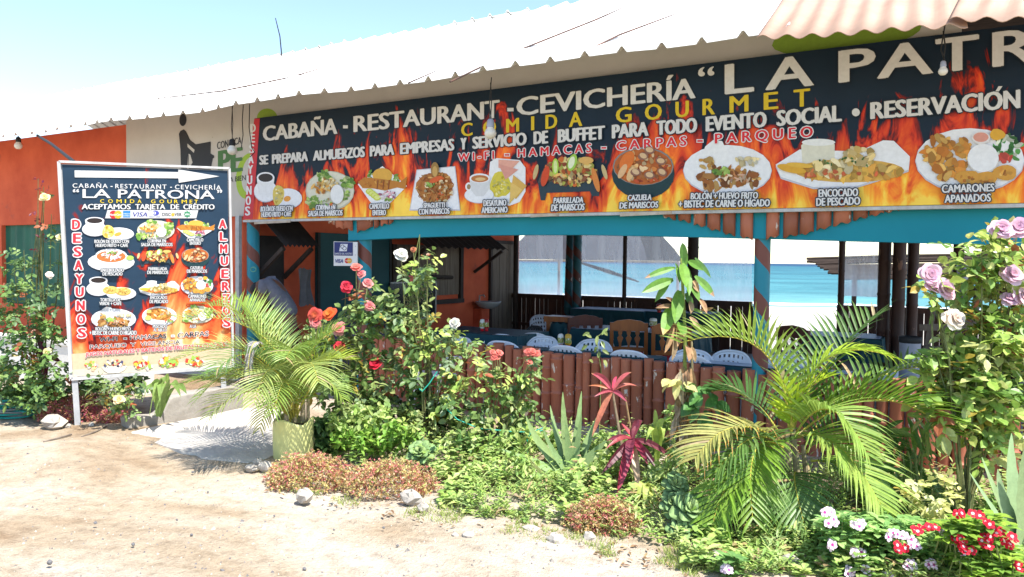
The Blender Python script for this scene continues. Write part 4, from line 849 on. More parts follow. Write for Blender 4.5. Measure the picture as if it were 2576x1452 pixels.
# ------------------------------------------------------------------ rear railing, posts and plastic windbreak sheets
BY = 14.0
rr = thing('rear_railing', 'dark slatted bamboo railing on the beach side with light between its slats', 'railing', (PY(1292, 746, BY).x, BY, 0))
def rear(u0, u1):
    x0, x1 = PY(u0, 750, BY).x, PY(u1, 750, BY).x; x = x0
    while x < x1:
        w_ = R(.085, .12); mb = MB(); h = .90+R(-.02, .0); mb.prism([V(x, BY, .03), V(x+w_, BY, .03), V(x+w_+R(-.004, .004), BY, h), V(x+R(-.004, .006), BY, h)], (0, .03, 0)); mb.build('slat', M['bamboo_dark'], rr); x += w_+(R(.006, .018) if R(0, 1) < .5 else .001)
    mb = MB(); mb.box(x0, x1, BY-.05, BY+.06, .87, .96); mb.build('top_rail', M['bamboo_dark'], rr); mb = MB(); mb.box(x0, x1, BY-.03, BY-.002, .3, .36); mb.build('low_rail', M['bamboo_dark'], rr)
rear(1290, 1892); rear(2106, 2640)
posts = thing('rear_posts', 'dark bamboo posts carrying the roof on the beach side', 'posts', (-1, BY, 0))
def post(u0, u1, y, mt, name='bamboo_post', lean=0, zt=3.3):
    a, b = PY(u0, 700, y), PY(u1, 700, y); r = (b-a).length/2; c = (a+b)/2; z = 0; prof = [(r, 0)]
    while z < zt-.5: z += R(.32, .45); prof += [(r*.97, z-.02), (r*1.07, z), (r*.97, z+.02)]
    prof.append((r, zt)); mb = MB(); mb.lathe((0, 0, 0), prof, 12)
    t = thing(name, '', 'post', (c.x, c.y+r, 0)); me = mb.build('pole', mt, None, True); me.parent = t; t.rotation_euler = (0, lean, 0); return t
bpy.data.objects.remove(posts)
def lab(t, s, g='posts along the beach side'): t["label"] = s; t["group"] = g
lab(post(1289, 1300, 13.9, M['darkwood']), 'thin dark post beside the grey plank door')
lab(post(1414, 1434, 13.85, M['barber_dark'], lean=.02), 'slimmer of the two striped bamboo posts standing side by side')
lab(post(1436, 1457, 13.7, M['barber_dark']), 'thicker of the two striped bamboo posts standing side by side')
lab(post(1564, 1574, 13.9, M['darkwood']), 'thin dark post between two plastic sheets, right of the striped posts')
lab(post(1724, 1752, 13.5, M['darkwood']), 'broad black post behind the tall cane plant')
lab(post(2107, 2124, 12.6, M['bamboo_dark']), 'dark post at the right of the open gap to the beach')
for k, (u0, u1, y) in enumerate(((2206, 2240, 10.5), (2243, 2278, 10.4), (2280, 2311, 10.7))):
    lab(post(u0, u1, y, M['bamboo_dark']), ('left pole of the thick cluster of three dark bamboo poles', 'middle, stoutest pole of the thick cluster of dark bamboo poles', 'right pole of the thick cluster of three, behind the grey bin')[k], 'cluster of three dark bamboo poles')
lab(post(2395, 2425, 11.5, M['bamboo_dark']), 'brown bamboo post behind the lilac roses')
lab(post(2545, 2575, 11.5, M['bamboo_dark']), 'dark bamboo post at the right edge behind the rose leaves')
lab(post(2414, 2436, 11.9, M['oldwood'], lean=.13), 'grey plank leaning against a bamboo post behind the lilac roses')
def sheet_(u0, u1, v0a, v0b, v1a, v1b, y, label):
    mb = MB(); n = 18; rows = []
    for j in range(9):
        t = j/8; row = []
        for i in range(n+1):
            s = i/n; u = u0+(u1-u0)*s; v = (v0a+(v0b-v0a)*s)*(1-t)+(v1a+(v1b-v1a)*s)*t
            row.append(PY(u, v, y+.03*math.sin(s*9+t*2)*math.sin(t*3.1)+.02*math.sin(s*23+t*4)))
        rows.append(row)
    mb.grid(rows); o = mb.build('plastic_sheet', M['film'], None, True, org=PY((u0+u1)/2, (v1a+v1b)/2, y)); tag(o, label, 'plastic sheet', 'clear plastic windbreak sheets')
sheet_(1296, 1416, 575, 575, 745, 748, BY+.08, 'wrinkled clear plastic sheet beside the plank door')
sheet_(1455, 1567, 580, 580, 752, 756, BY+.08, 'clear plastic sheet just right of the striped posts')
sheet_(1571, 1726, 580, 580, 757, 763, BY+.08, 'clear plastic sheet left of the broad black post')
sheet_(1750, 1892, 580, 580, 765, 773, BY+.08, 'clear plastic sheet between broad black post and striped column')
sheet_(2122, 2208, 600, 600, 744, 748, 12.7, 'narrow milky plastic sheet left of the bamboo cluster')
# ------------------------------------------------------------------ on the beach
hut = thing('beach_canopy', 'big grey canopy roof on the beach beyond the plastic sheets', 'canopy', (PY(1500, 655, 22).x, 22, -.3))
a, b = PY(1270, 652, 22), PY(1718, 656, 25.5); mb = MB()
def hip(a, b, y0, y1, ze, pts):
    for (s0, z0), (s1, z1) in zip(pts, pts[1:]):
        x0, x1 = a+(b-a)*s0, a+(b-a)*s1; i0 = (y1-y0)*.5*min(1, z0/2.2); i1 = (y1-y0)*.5*min(1, z1/2.2)
        mb.face([V(x0, y0, ze), V(x1, y0, ze), V(x1, y0+i1, ze+z1), V(x0, y0+i0, ze+z0)]); mb.face([V(x0, y1, ze), V(x1, y1, ze), V(x1, y1-i1+.01, ze+z1), V(x0, y1-i0+.01, ze+z0)])
hip(a.x, b.x, 22, 25.5, a.z, [(0, .02), (.04, .5), (.12, 1.1), (.3, 1.9), (.5, 2.2), (.7, 1.8), (.88, .95), (.96, .4), (1, .02)])
mb.build('canopy_cloth', M['canopy'], hut); mb = MB(); mb.box(a.x-.4, b.x+1.0, 21.9, 22.0, a.z-.07, a.z-.01); mb.build('eave_pole', M['oldwood'], hut)
for s in (.04, .96):
    x = a.x+(b.x-a.x)*s; mb = MB(); mb.tube([V(x, 25.6, -.6), V(x, 25.6, a.z)], .05, 7); mb.build('canopy_leg', M['oldwood'], hut)
p = PY(1447, 657, 15.2); q = PY(1607, 709, 15.2); mb = MB(); mb.tube([PY(1447, 657, 15.2), PY(1530, 683, 15.2), q], [.02, .045, .015], 8); tag(mb.build('driftwood_pole', M['oldwood'], None, org=q), 'pale slanting stick seen through the plastic beside the striped posts', 'stick')
lt = thing('stick_shelter', 'low beach shelter with a roof of dark sticks beyond the right gap', 'shelter', (PY(2300, 690, 17.5).x, 17.5, -.1))
mb = MB(); n = 22
for k in range(n):
    t = k/(n-1); y = 19.2-2.4*t; u0 = 2027+95*t**1.2+R(-8, 8); v = 651+48*t+3*math.sin(k); a = PY(u0, v, y); b = PY(2700, v-14+14*t, y)
    mb.tube([a, a.lerp(b, .4)+V(0, 0, R(-.02, .03)), b], R(.028, .045), 6)
mb.build('stick_roof', M['thatch'], lt)
for u in (2150, 2600): mb = MB(); a = PY(u, 695, 17.6); mb.tube([V(a.x, 17.6, -.2), V(a.x, 17.6, a.z+.1)], .05, 7); mb.build('shelter_post', M['darkwood'], lt)
for u, s in ((2400, 'dark bamboo beam crossing behind the lilac roses'),):
    a, b = PY(2385, 733, 13), PY(2700, 722, 13); mb = MB(); mb.tube([a, b], .06, 8); tag(mb.build('bamboo_beam', M['bamboo_dark'], None, org=a), s, 'beam')
# ------------------------------------------------------------------ furniture on the terrace
def table(label, x0, x1, y0, y1, z, cm, top=None, drop=.28, group='cloth covered tables', legs=True):
    t = thing('dining_table', label, 'table', ((x0+x1)/2, (y0+y1)/2, .03), group); mb = MB()
    n = 16; per = [V(x0+(x1-x0)*i/n, y0, z) for i in range(n)]+[V(x1, y0+(y1-y0)*i/8, z) for i in range(8)]+[V(x1-(x1-x0)*i/n, y1, z) for i in range(n)]+[V(x0, y1-(y1-y0)*i/8, z) for i in range(8)]
    c = V((x0+x1)/2, (y0+y1)/2, z); low = []
    for k, p in enumerate(per):
        d = (p-c); d.z = 0; d.normalize(); low.append(p+d*(.02+.018*math.sin(k*1.7))+V(0, 0, -drop+.02*math.sin(k*.9)))
    mb.grid([[p+V(0, 0, -.002) for p in per], low], closed=True); mb.face(per); mb.build('tablecloth', cm, t)
    if top: mb = MB(); mb.prism([V(x0+.03, y0+.03, z+.004), V(x1-.03, y0+.03, z+.004), V(x1-.03, y1-.03, z+.004), V(x0+.03, y1-.03, z+.004)], (0, 0, .003)); mb.build('table_cover', top, t)
    for a in (x0+.08, x1-.08):
        for b in (y0+.08, y1-.08): mb = MB(); mb.box(a-.03, a+.03, b-.03, b+.03, .03, z-.02); mb.build('leg', M['darkwood'], t)
    return t
p = PZ(1235, 835, .76); table('teal covered table by the orange wall with ketchup bottles on it', p.x-.75, p.x+.55, p.y-.3, p.y+.5, .76, M['tealcloth'])
x0, x1 = PY(1235, 870, 7.25).x, PY(1660, 900, 7.25).x; table('long dark teal table just behind the bamboo wall with mustard bottle', x0, x1, 7.18, 7.46, .70, M['tealcloth'], drop=.2)
x0, x1 = PY(1700, 870, 7.25).x, PY(2150, 900, 7.25).x; table('teal table behind the bamboo wall and the big palm', x0, x1, 7.18, 7.46, .69, M['tealcloth'], M['whitecloth'], drop=.2)
p = PZ(1585, 832, .76); table('white topped table in front of the wooden chairs', p.x-.85, p.x+.9, p.y-.2, p.y+.55, .76, M['tealcloth'], M['whitecloth'])
p = PZ(1540, 778, .76); table('teal table with pale cover against the rear railing', p.x-.7, p.x+.75, p.y-.35, p.y+.4, .76, M['tealcloth'], M['whitecloth'])
p = PZ(1680, 783, .76); table('second teal table with pale cover against the rear railing, behind the cane plant', p.x-.35, p.x+.9, p.y-.35, p.y+.4, .76, M['tealcloth'], M['whitecloth'])
p = PZ(2135, 845, .76); table('teal table with pale cover beside the thick bamboo cluster', p.x-.5, p.x+.4, p.y-.3, p.y+.45, .76, M['tealcloth'], M['whitecloth'])
p = PY(735, 815, 7.6); t = table('purple covered table just inside the entrance behind the potted palm', -7.35, -6.35, 7.35, 8.0, .78, M['purplecloth'], drop=.55)
# white plastic armchair
def plastic_chair(name, label, mt):
    t = thing(name, label, 'chair', (0, 0, .03), 'plastic armchairs'); W = .24
    mb = MB(); mb.prism([V(-W, -.22, .41), V(W, -.22, .41), V(W*.9, .2, .40), V(-W*.9, .2, .40)], (0, 0, .02)); mb.build('seat', mt, t)
    def bp(a, h): # a -1..1 across, h 0..1 up the back
        return V(math.sin(a*1.1)*.285*(1-.06*h), .26-.10*(1-math.cos(a*1.25))*1.0+.09*h, .43+.39*h*(1-.30*abs(a)**2.6))
    mb = MB(); nx_, ny_ = 22, 11
    for i in range(nx_):
        for j in range(ny_):
            a0, a1 = -1+2*i/nx_, -1+2*(i+1)/nx_; h0, h1 = j/ny_, (j+1)/ny_; am = abs((a0+a1)/2)
            hole = (am < .56 and .2 < h0 < .84 and i % 2 == 1 and j % 2 == 1) or (.62 < am < .9 and .16 < h0 < .70)
            if not hole: mb.face([bp(a0, h0), bp(a1, h0), bp(a1, h1), bp(a0, h1)])
    b = mb.build('backrest', mt, t); b.modifiers.new("thickness", 'SOLIDIFY').thickness = .014
    for s in (-1, 1): mb = MB(); mb.tube([bp(s*.95, .55), V(s*.28, .02, .63), V(s*.275, -.16, .625), V(s*.26, -.2, .55), V(s*.25, -.2, .42)], [.018, .022, .022, .018, .018], 6); mb.build('armrest', mt, t, True)
    mb = MB(); mb.tube([bp(a/10, 1.0) for a in range(-10, 11)], .014, 6); mb.build('back_rim', mt, t, True)
    for sx_ in (-1, 1):
        for sy_ in (-1, 1): mb = MB(); mb.tube([V(sx_*.21, sy_*.18, .41), V(sx_*.25, sy_*.24, 0)], [.026, .018], 6); mb.build('leg', mt, t)
    return t
ch0 = plastic_chair('plastic_chair', '', M['plastic_white']); first = [True]
def put(u, v, rz, label, zt=.80, y=None):
    p = PZ(u, v, zt) if y is None else PY(u, v, y); off = V(0, .30, 0); off.rotate(Quaternion((0, 0, 1), rz)); loc = (p.x-off.x, p.y-off.y, .03)
    if first[0]: ch0.location = loc; ch0.rotation_euler = (0, 0, rz); ch0["label"] = label; first[0] = False; ch0.scale = (.92,)*3; return ch0
    return dup(ch0, loc, rz, label, .92)
put(1262, 834, .1, 'white armchair facing the street, first one clear of the rose leaves')
put(1370, 838, -.1, 'white plastic armchair facing the street directly behind the mustard bottles')
put(1497, 846, .05, 'white plastic armchair facing the street just right of the mustard bottles')
put(1742, 871, .1, 'white plastic armchair behind the dry leaves of the cane plant')
put(1842, 873, -.2, 'white plastic armchair left of the striped column, behind the palm fronds')
put(1978, 883, .1, 'white plastic armchair right of the striped column, in front of dark red chair')
put(1262, 866, math.pi+.05, 'near white plastic armchair whose rim just tops the bamboo wall, leftmost of these', y=7.22)
put(1420, 874, math.pi-.05, 'near white plastic armchair whose rim tops the wall below the mustard bottles', y=7.22)
put(1580, 889, math.pi+.04, 'near white plastic armchair whose rim tops the wall below the carved wooden chair', y=7.22)
put(1735, 897, math.pi, 'near white plastic armchair whose rim tops the wall behind the cane plant stem', y=7.22)
put(1552, 822, math.pi*.5, 'white plastic armchair half hidden behind the carved wooden chair at the white table')
put(2065, 838, -.3, 'white plastic armchair beside the dark red chair in front of the beach')
put(1340, 831, .9, 'white plastic armchair turned sideways behind the front row')
put(1163, 841, -.3, 'white plastic armchair at the left end of the teal table, behind rose leaves')
g = put(1360, 787, 1.0, 'grey plastic armchair near the rear railing by the striped posts')
d = put(1348, 813, -.5, 'black plastic chair among the white ones near the orange wall')
for c in d.children: c.data = c.data.copy(); c.data.materials[0] = M['plastic_dark']
for c in g.children: c.data = c.data.copy(); c.data.materials[0] = M['plastic_grey']
def wood_chair(label, mt, seatm):
    t = thing('wooden_chair', label, 'chair', (0, 0, .03), 'carved wooden chairs'); W = .21
    mb = MB(); mb.box(-W, W, -.02, .40, .43, .47); mb.build('seat', seatm, t)
    for s in (-1, 1):
        mb = MB(); mb.hexa([(s*W-.022, -.03, 0), (s*W+.022, -.03, 0), (s*W+.022, .015, 0), (s*W-.022, .015, 0), (s*W-.022, -.09, .90), (s*W+.022, -.09, .90), (s*W+.022, -.05, .90), (s*W-.022, -.05, .90)]); mb.build('back_post', mt, t)
        mb = MB(); mb.box(s*W-.02, s*W+.02, .36, .4, 0, .43); mb.build('leg', mt, t)
    mb = MB(); top = [(-W-.022, .80), (W+.022, .80), (W+.022, .88), (W*.7, .925), (0, .945), (-W*.7, .925), (-W-.022, .88)]
    mb.prism([V(x, -.075-.02, z) for x, z in top], (0, .03, 0)); mb.build('top_rail', mt, t)
    mb = MB(); mb.box(-W+.02, W-.02, -.075, -.05, .55, .60); mb.build('lower_rail', mt, t)
    mb = MB(); mb.box(-W+.03, W-.03, -.06, -.045, .33, .545); mb.build('seat_cover', seatm, t)
    for k in (-1, 0, 1):
        x = k*.105; mb = MB(); o = [(.014, .60), (.014, .64), (.03, .69), (.038, .71), (.022, .73), (.012, .745), (.022, .76), (.03, .80)]
        mb.prism([V(x+a, -.078, z) for a, z in o]+[V(x-a, -.078, z) for a, z in o[::-1]], (0, .022, 0)); mb.build('splat', mt, t)
    return t
wc = wood_chair('varnished orange wooden chair with three carved splats in front of the white topped table', M['varnish'], M['redseat'])
def wput(t, u, v, rz, new=None, label=None):
    p = PZ(u, v, .97)
    if new is None: t.location = (p.x, p.y, .03); t.rotation_euler = (0, 0, rz); return t
    return dup(t, (p.x, p.y, .03), rz, label)
wput(wc, 1583, 797, .35); wput(wc, 1690, 804, .32, 1, 'varnished orange wooden chair partly hidden behind the cane plant leaves')
wd = wood_chair('dark varnished wooden chair left of the orange one, near the striped posts', M['mahogany'], M['redseat']); wput(wd, 1470, 786, .6)
wput(wd, 2006, 812, -.55, 1, 'dark red wooden chair standing in front of the bright beach gap')
bench = thing('wooden_stand', 'varnished wooden stand with slab top at the foot of the striped posts', 'stand', PZ(1413, 792, .9)*1); bench.location.z = .03
p = PZ(1413, 792, .90); mb = MB(); mb.box(p.x-.22, p.x+.26, p.y-.12, p.y+.16, .80, .88); mb.build('slab_top', M['varnish'], bench)
for a in (-.17, .2):
    mb = MB(); mb.box(p.x+a-.03, p.x+a+.03, p.y-.08, p.y+.1, .03, .80); mb.build('leg', M['varnish'], bench)
mb = MB(); mb.box(p.x-.16, p.x+.2, p.y-.06, p.y-.03, .5, .62); mb.build('front_rail', M['varnish'], bench)
p = PZ(1408, 812, .8); mb = MB(); rows = []
for j in range(7):
    t = j/6; rows.append([p+V((.10+.12*t)*math.cos(a*.524)*(1+.12*math.sin(a*2+t*3)), (.09+.1*t)*math.sin(a*.524), -.36*t+.015*math.sin(a*3)) for a in range(12)])
mb.grid(rows, closed=True); mb.face(rows[0]); tag(mb.build('cloth_bundle', M['tealcloth'], None, True, org=p), 'teal plastic cloth heaped over a stool in front of the wooden stand', 'cloth')
def bottle(u, v, h, mt, name, label, y=None, zt=None, r=.032):
    p = PZ(u, v, zt) if zt else PY(u, v, y); t = thing(name, label, 'bottle', p, 'sauce bottles and jars on the tables')
    mb = MB(); mb.lathe(p, [(.012, .0), (r*.7, .0), (r*.7, .03), (r*.68, .032)], 12); mb.build('cap', M['capred'], t, True)
    mb = MB(); mb.lathe(p, [(r*.6, .031), (r*1.0, .045), (r*1.05, h*.45), (r*.92, h*.6), (r*1.0, h*.8), (r*.85, h*.95), (r*.4, h)], 14); mb.build('bottle_body', mt, t, True)
    mb = MB(); n = 7; L_ = [[p+V(r*1.09*math.cos(a), r*1.09*math.sin(a), z) for a in [math.pi*(1.15+.7*k/n)+.4 for k in range(n+1)]] for z in (h*.36, h*.72)]; mb.grid(L_); mb.build('label', M['labelgreen'], t, True)
M['capred'] = mat('red_cap', (.55, .012, .02), None, 4, .35, .5); M['labelgreen'] = mat('bottle_label', (.10, .22, .04), (.5, .35, .1), 45, .4, spots=(.6, .6, .55), spot_t=(.55, .58), spot_s=50)
M['mustard'] = mat('mustard_plastic', (.55, .30, .012), None, 4, .35, .5); M['mayo'] = mat('mayo_plastic', (.62, .62, .58), None, 4, .35, .5); M['ketchup'] = mat('ketchup_plastic', (.3, .012, .012), None, 4, .35, .5)
bottle(1410, 874, .15, M['mayo'], 'sauce_bottle', 'white upturned sauce bottle with red cap left of the mustard bottle', zt=.705)
bottle(1429, 876, .155, M['mustard'], 'sauce_bottle', 'yellow mustard bottle with red cap and green label on the front table', zt=.705, r=.036)
bottle(1213, 833, .15, M['mayo'], 'sauce_bottle', 'white upturned bottle on the teal table by the orange wall', zt=.764)
bottle(1224, 833, .15, M['ketchup'], 'sauce_bottle', 'red and white ketchup bottle on the teal table by the orange wall', zt=.764)
bottle(1643, 827, .14, M['mayo'], 'condiment_jar', 'condiment jar on the white topped table between the orange chairs', zt=.77, r=.05)
bottle(1658, 786, .15, M['ketchup'], 'condiment_jar', 'dark condiment jar on the rear table behind the cane plant', zt=.77, r=.05)
# sink, dark framed board, bin, stepladder, meter, cloth
p = PX(1180, 760, sx); sk = thing('wash_basin', 'small wall hung enamel wash basin beside the plank door', 'basin', (sx+.25, p.y+.25, p.z))
c = V(sx+.26, p.y+.28, p.z); mb = MB(); rows = []
for r_s, z in ((.10, -.13), (.2, -.09), (.27, -.02), (.285, .01), (.25, .012), (.2, -.03), (.05, -.07)): rows.append([c+V(r_s*.85*math.cos(k*.3927), r_s*1.1*math.sin(k*.3927), z) for k in range(16)])
mb.grid(rows, closed=True); mb.face(rows[0]); mb.face(rows[-1]); mb.build('basin_bowl', M['basin'], sk, True)
mb = MB(); mb.tube([c+V(-.2, 0, 0), c+V(-.2, 0, .12), c+V(-.1, 0, .13), c+V(-.08, 0, .09)], .016, 7); mb.build('tap', M['galv'], sk, True)
mb = MB(); mb.box(sx+.01, sx+.2, c.y-.14, c.y+.14, .03, c.z-.13); mb.build('pedestal', M['orange'], sk)
p0, p1 = PX(984, 712, sx+.12), PX(1097, 787, sx+.12); bd = thing('framed_board', 'dark glossy panel with a thin pale frame below the wooden shutters', 'panel', (sx+.1, (p0.y+p1.y)/2, p1.z))
mb = MB(); mb.box(sx+.075, sx+.10, p0.y, p1.y, .62, p0.z); mb.build('panel', mat('dark_gloss', (.012, .016, .018), (.02, .024, .028), 3, .2, .5), bd)
mb = MB(); zt = p0.z
for a, b in (((p0.y, zt), (p1.y, zt)), ((p1.y, zt), (p1.y, .62)), ((p1.y, .62), (p0.y, .62))): mb.beam(V(sx+.105, a[0], a[1]), V(sx+.105, b[0], b[1]), .025, .025)
mb.build('pale_frame', M['galv'], bd)
p = PY(2290, 850, 8.6); bn_ = thing('waste_bin', 'tall grey plastic bin with black rim in front of the dark bamboo cluster', 'bin', (p.x, p.y, .03)); r = .098
mb = MB(); mb.lathe((p.x, p.y, 0), [(r*.9, .03), (r*.93, .4), (r, p.z-.02)], 18); mb.build('bin_body', M['plastic_grey'], bn_, True)
mb = MB(); mb.lathe((p.x, p.y, 0), [(r*1.0, p.z-.05), (r*1.08, p.z-.04), (r*1.08, p.z+.01), (r*.9, p.z+.015), (r*.86, p.z-.06)], 18); mb.build('rim_liner', M['black'], bn_, True)
yl = 8.9; ld = thing('wooden_stepladder', 'weathered wooden stepladder standing behind the lilac rose bush', 'stepladder', (PY(2360, 900, yl).x, yl, .03)); mb = MB()
for (u0, v0), (u1, v1) in (((2352, 760), (2312, 985)), ((2432, 760), (2455, 985))): mb.beam(PY(u0, v0, yl), PY(u1, v1, yl), .05, .05)
mb.build('rails', M['oldwood'], ld)
for u0, u1, v in ((2313, 2448, 824), (2322, 2450, 880), (2315, 2455, 924), (2310, 2458, 968)): mb = MB(); mb.beam(PY(u0, v, yl-.03), PY(u1, v-2, yl-.03), .035, .065); mb.build('step', M['oldwood'], ld)
mb = MB(); mb.beam(PY(2400, 770, yl+.45), PY(2418, 985, yl+.5), .04, .04); mb.build('rear_leg', M['oldwood'], ld)
p = PY(2285, 905, 10.25); mb = MB(); q = PY(2285, 903, 10.2); mb.box(q.x-.05, q.x+.04, 10.15, 10.2, q.z-.08, q.z+.1); o = mb.build('socket_box', M['plastic_white'], None, org=q); tag(o, 'small white socket box on the dark bamboo cluster', 'socket')
p = PY(2225, 955, 7.6); mb = MB(); rows = [[PY(2210+a*10, 962-b*(9+a*.9), 7.45+b*.12) for a in range(6)] for b in range(4)]
mb.grid(rows); o = mb.build('white_sheet', M['plastic_white'], None, True, org=p); tag(o, 'white plastic sheet flopped over the wall top below the grey bin', 'plastic sheet'); o.modifiers.new("thickness", 'SOLIDIFY').thickness = .006
p = PX(773, 690, sx+.3); mb = MB(); rows = []
for j in range(8): rows.append([V(sx+.28+.03*math.sin(i*1.3+j*.4), p.y-.15+.28*i/9*(1-.2*math.sin(j*.5)), 1.50-.52*j/7+.02*math.sin(i*2)) for i in range(10)])
mb.grid(rows); o = mb.build('hanging_rag', mat('rag_cloth', (.13, .13, .145), (.09, .09, .1), 6, .9), None, True, org=V(sx+.28, p.y, 1.6)); tag(o, 'grey rag hanging from the brace of the first serving hatch', 'rag')
p = PY(2415, 690, 11.3); mb = MB(); mb.grid([[PY(2405+i*6+math.sin(j)*2, 668+j*11, 11.2+.03*math.sin(i*1.5)) for i in range(6)] for j in range(9)]); o = mb.build('hanging_cloth', M['plastic_grey'], None, True, org=p); tag(o, 'pale cloth hung on the brown bamboo post behind the lilac roses', 'cloth')
# ------------------------------------------------------------------ hose, low walls, rocks, sticks
hp = PZ(45, 1040, .0); hs = MB(); path = []
for k in range(15):
    rx, ry = R(.24, .42), R(.2, .36); c = hp+V(R(-.06, .06), R(-.06, .06), .02+.012*k)
    for j in range(22): a = j*2*math.pi/22; path.append(c+V(rx*math.cos(a), ry*math.sin(a), .012*math.sin(a*2+k)))
path += [hp+V(.45, -.1, .1), hp+V(.55, .1, .2), hp+V(.4, .25, .15)]
hs.tube(path, .011, 6, (.02, .30, .26)); o = hs.build('garden_hose', M['paint'], None, True, org=hp); tag(o, 'coiled turquoise garden hose on the dirt at the left edge', 'hose')
for k, f in enumerate(o.data.polygons): pass
at = o.data.attributes["col"]
for k in range(len(o.data.polygons)):
    seg = (k//6)//22
    if seg % 3 == 1: at.data[k].color = (.16, .18, .18, 1)
mb = MB(); rows = []
mb.box(-15, -8.3, 5.55, 5.72, -.1, .50); mb.box(-15, -8.28, 5.53, 5.74, .50, .54); tag(mb.build('low_white_wall', M['white_wall'], None, org=(-9, 5.6, 0)), 'low whitewashed garden wall behind the yellow rose bush', 'wall')
wdir = V(B_.x-A_.x, B_.y-A_.y, 0).normalized(); wn = V(wdir.y, -wdir.x, 0)
ol = [(320, 1054), (330, 1049), (360, 1048), (392, 1047), (402, 1043), (412, 1034), (422, 1014), (428, 1004), (437, 998), (458, 993), (480, 989), (520, 983), (560, 977), (612, 968), (614, 1040), (560, 1050), (480, 1062), (390, 1076), (329, 1084)]
mb = MB(); fr_ = [PP(u, v, A_, wn) for u, v in ol]
for p in fr_[14:]: p.z = -.06
mb.prism(fr_, -wn*.17); o = mb.build('ramp_side_wall', M['concrete'], None, org=(A_+B_)/2); tag(o, 'broken stepped concrete wall along the left side of the entrance ramp', 'wall')
md = o.modifiers.new("soft", 'BEVEL'); md.width = .015; md.segments = 2
def rock(u, v, w_px, h_px, label, mt=None, seed=0, group='stones along the garden edge'):
    p = PZ(u, v, 0); s = depth(p)/FPX; rw, rh = w_px*s/2, h_px*s/2*1.15; rnd = random.Random(seed+int(u)); mb = MB(); rows = []
    ks = [rnd.uniform(.72, 1.2) for _ in range(60)]
    for j in range(6):
        th = math.pi*(j/5); z = math.cos(th)
        rows.append([p+V(rw*math.sin(th)*math.cos(a*.698)*ks[(j*9+a) % 60], rw*.75*math.sin(th)*math.sin(a*.698)*ks[(j*7+a*3) % 60], rh*.75+rh*z*(1 if z < 0 else ks[(a*5+j) % 60])) for a in range(9)])
    mb.grid(rows[::-1], closed=True); o = mb.build('stone', mt or M['stone'], None, org=p); tag(o, label, 'stone', group); o.modifiers.new("b", 'BEVEL').width = min(rw, rh)*.12
for a in ((136, 1078, 76, 34, 'long pale rock at the foot of the menu board post'), (765, 1262, 52, 34, 'angular pale rock in front of the red leaved mound'), (1035, 1268, 62, 36, 'broad pale rock right of the red leaved mound'), (1063, 1288, 34, 24, 'smaller pale rock just below the broad one'), (1180, 1356, 40, 20, 'flat pale stone on open dirt between garden and road, left one'), (1335, 1338, 46, 17, 'flat white stone below the aloe'), (1398, 1372, 54, 30, 'rounded pale stone left of the small red mound'), (1482, 1362, 40, 24, 'white stone at the front of the small red mound'), (1800, 1425, 70, 40, 'white rock in the weeds at the bottom'), (1990, 1430, 60, 34, 'pale rock half hidden by pink flowers'), (632, 1186, 40, 20, 'grey stone left of the yellow pot'), (668, 1186, 44, 26, 'stone nearest the yellow pot, under its left side'), (650, 1172, 36, 20, 'flat stone behind the grey stone by the pot'), (230, 1074, 18, 12, 'little stone beside the sign post'), (1145, 1352, 20, 12, 'little stone left of the flat pale stone'), (170, 1077, 26, 12, 'small stone right of the long pale rock')): rock(*a)
peb = [(381, 1123, 8, 6), (335, 1373, 11, 8), (240, 1318, 11, 7), (125, 1420, 17, 12), (35, 1197, 9, 6), (32, 1207, 10, 5), (482, 1348, 9, 6), (485, 1190, 9, 5), (523, 1240, 6, 5), (766, 1434, 12, 7), (558, 1437, 10, 6), (1000, 1375, 9, 6), (60, 1130, 7, 4), (840, 1335, 7, 5), (965, 1330, 8, 6), (690, 1300, 7, 5), (445, 1310, 7, 5), (1250, 1405, 9, 6)]
for k, a in enumerate(peb): rock(*a, 'small loose grey pebble lying on the sunlit dirt', M['darkstone'], k, 'loose pebbles on the dirt')
def stick(pts, r, label, mt, name='wooden_stake', cat='stake', flat=False):
    mb = MB(); mb.tube(pts, r, 7); o = mb.build(name, mt, None, org=pts[-1]); tag(o, label, cat)
a = PZ(1081, 1112, 0); stick([PD(1079, 912, depth(a)), PD(1080, 1010, depth(a)), a-V(0, 0, .05)], [.026, .03, .03], 'upright grey wooden stake standing among the rose bushes', M['oldwood'])
a = PZ(1290, 1108, 0); mb = MB(); mb.beam(PD(1335, 1008, depth(a)+.1), a-V(0, 0, .03), .035, .12, upv=fw); tag(mb.build('leaning_board', M['oldwood'], None, org=a), 'short weathered board leaning against the bamboo wall behind the aloe', 'board')
gs = MB(); z = 6.3
gs.tube([PD(u, v, z) for u, v in ((1123, 1028), (1150, 1055), (1205, 1078), (1290, 1086), (1350, 1088), (1366, 1082), (1372, 1074), (1362, 1078), (1336, 1088), (1326, 1105), (1328, 1135), (1324, 1158))], .005, 5, (.02, .36, .26)); gs.tube([PD(u, v, z) for u, v in ((1100, 935), (1080, 965), (1062, 985), (1055, 978))], .005, 5, (.02, .36, .26))
tag(gs.build('green_string', M['paint'], None, org=PD(1205, 1078, z)), 'bright green string tied between the rose stems and the stake', 'string')
mb = MB(); c = PY(634, 678, 6.95); mb.tube([c+V(.05*math.cos(a*.5)+.05, -.02, .03*math.sin(a*.5)) for a in range(-2, 11)], .008, 6, (.1, .33, .26)); tag(mb.build('tied_cord', M['paint'], None, True, org=c), 'pale green cord knotted round the entrance column', 'cord')
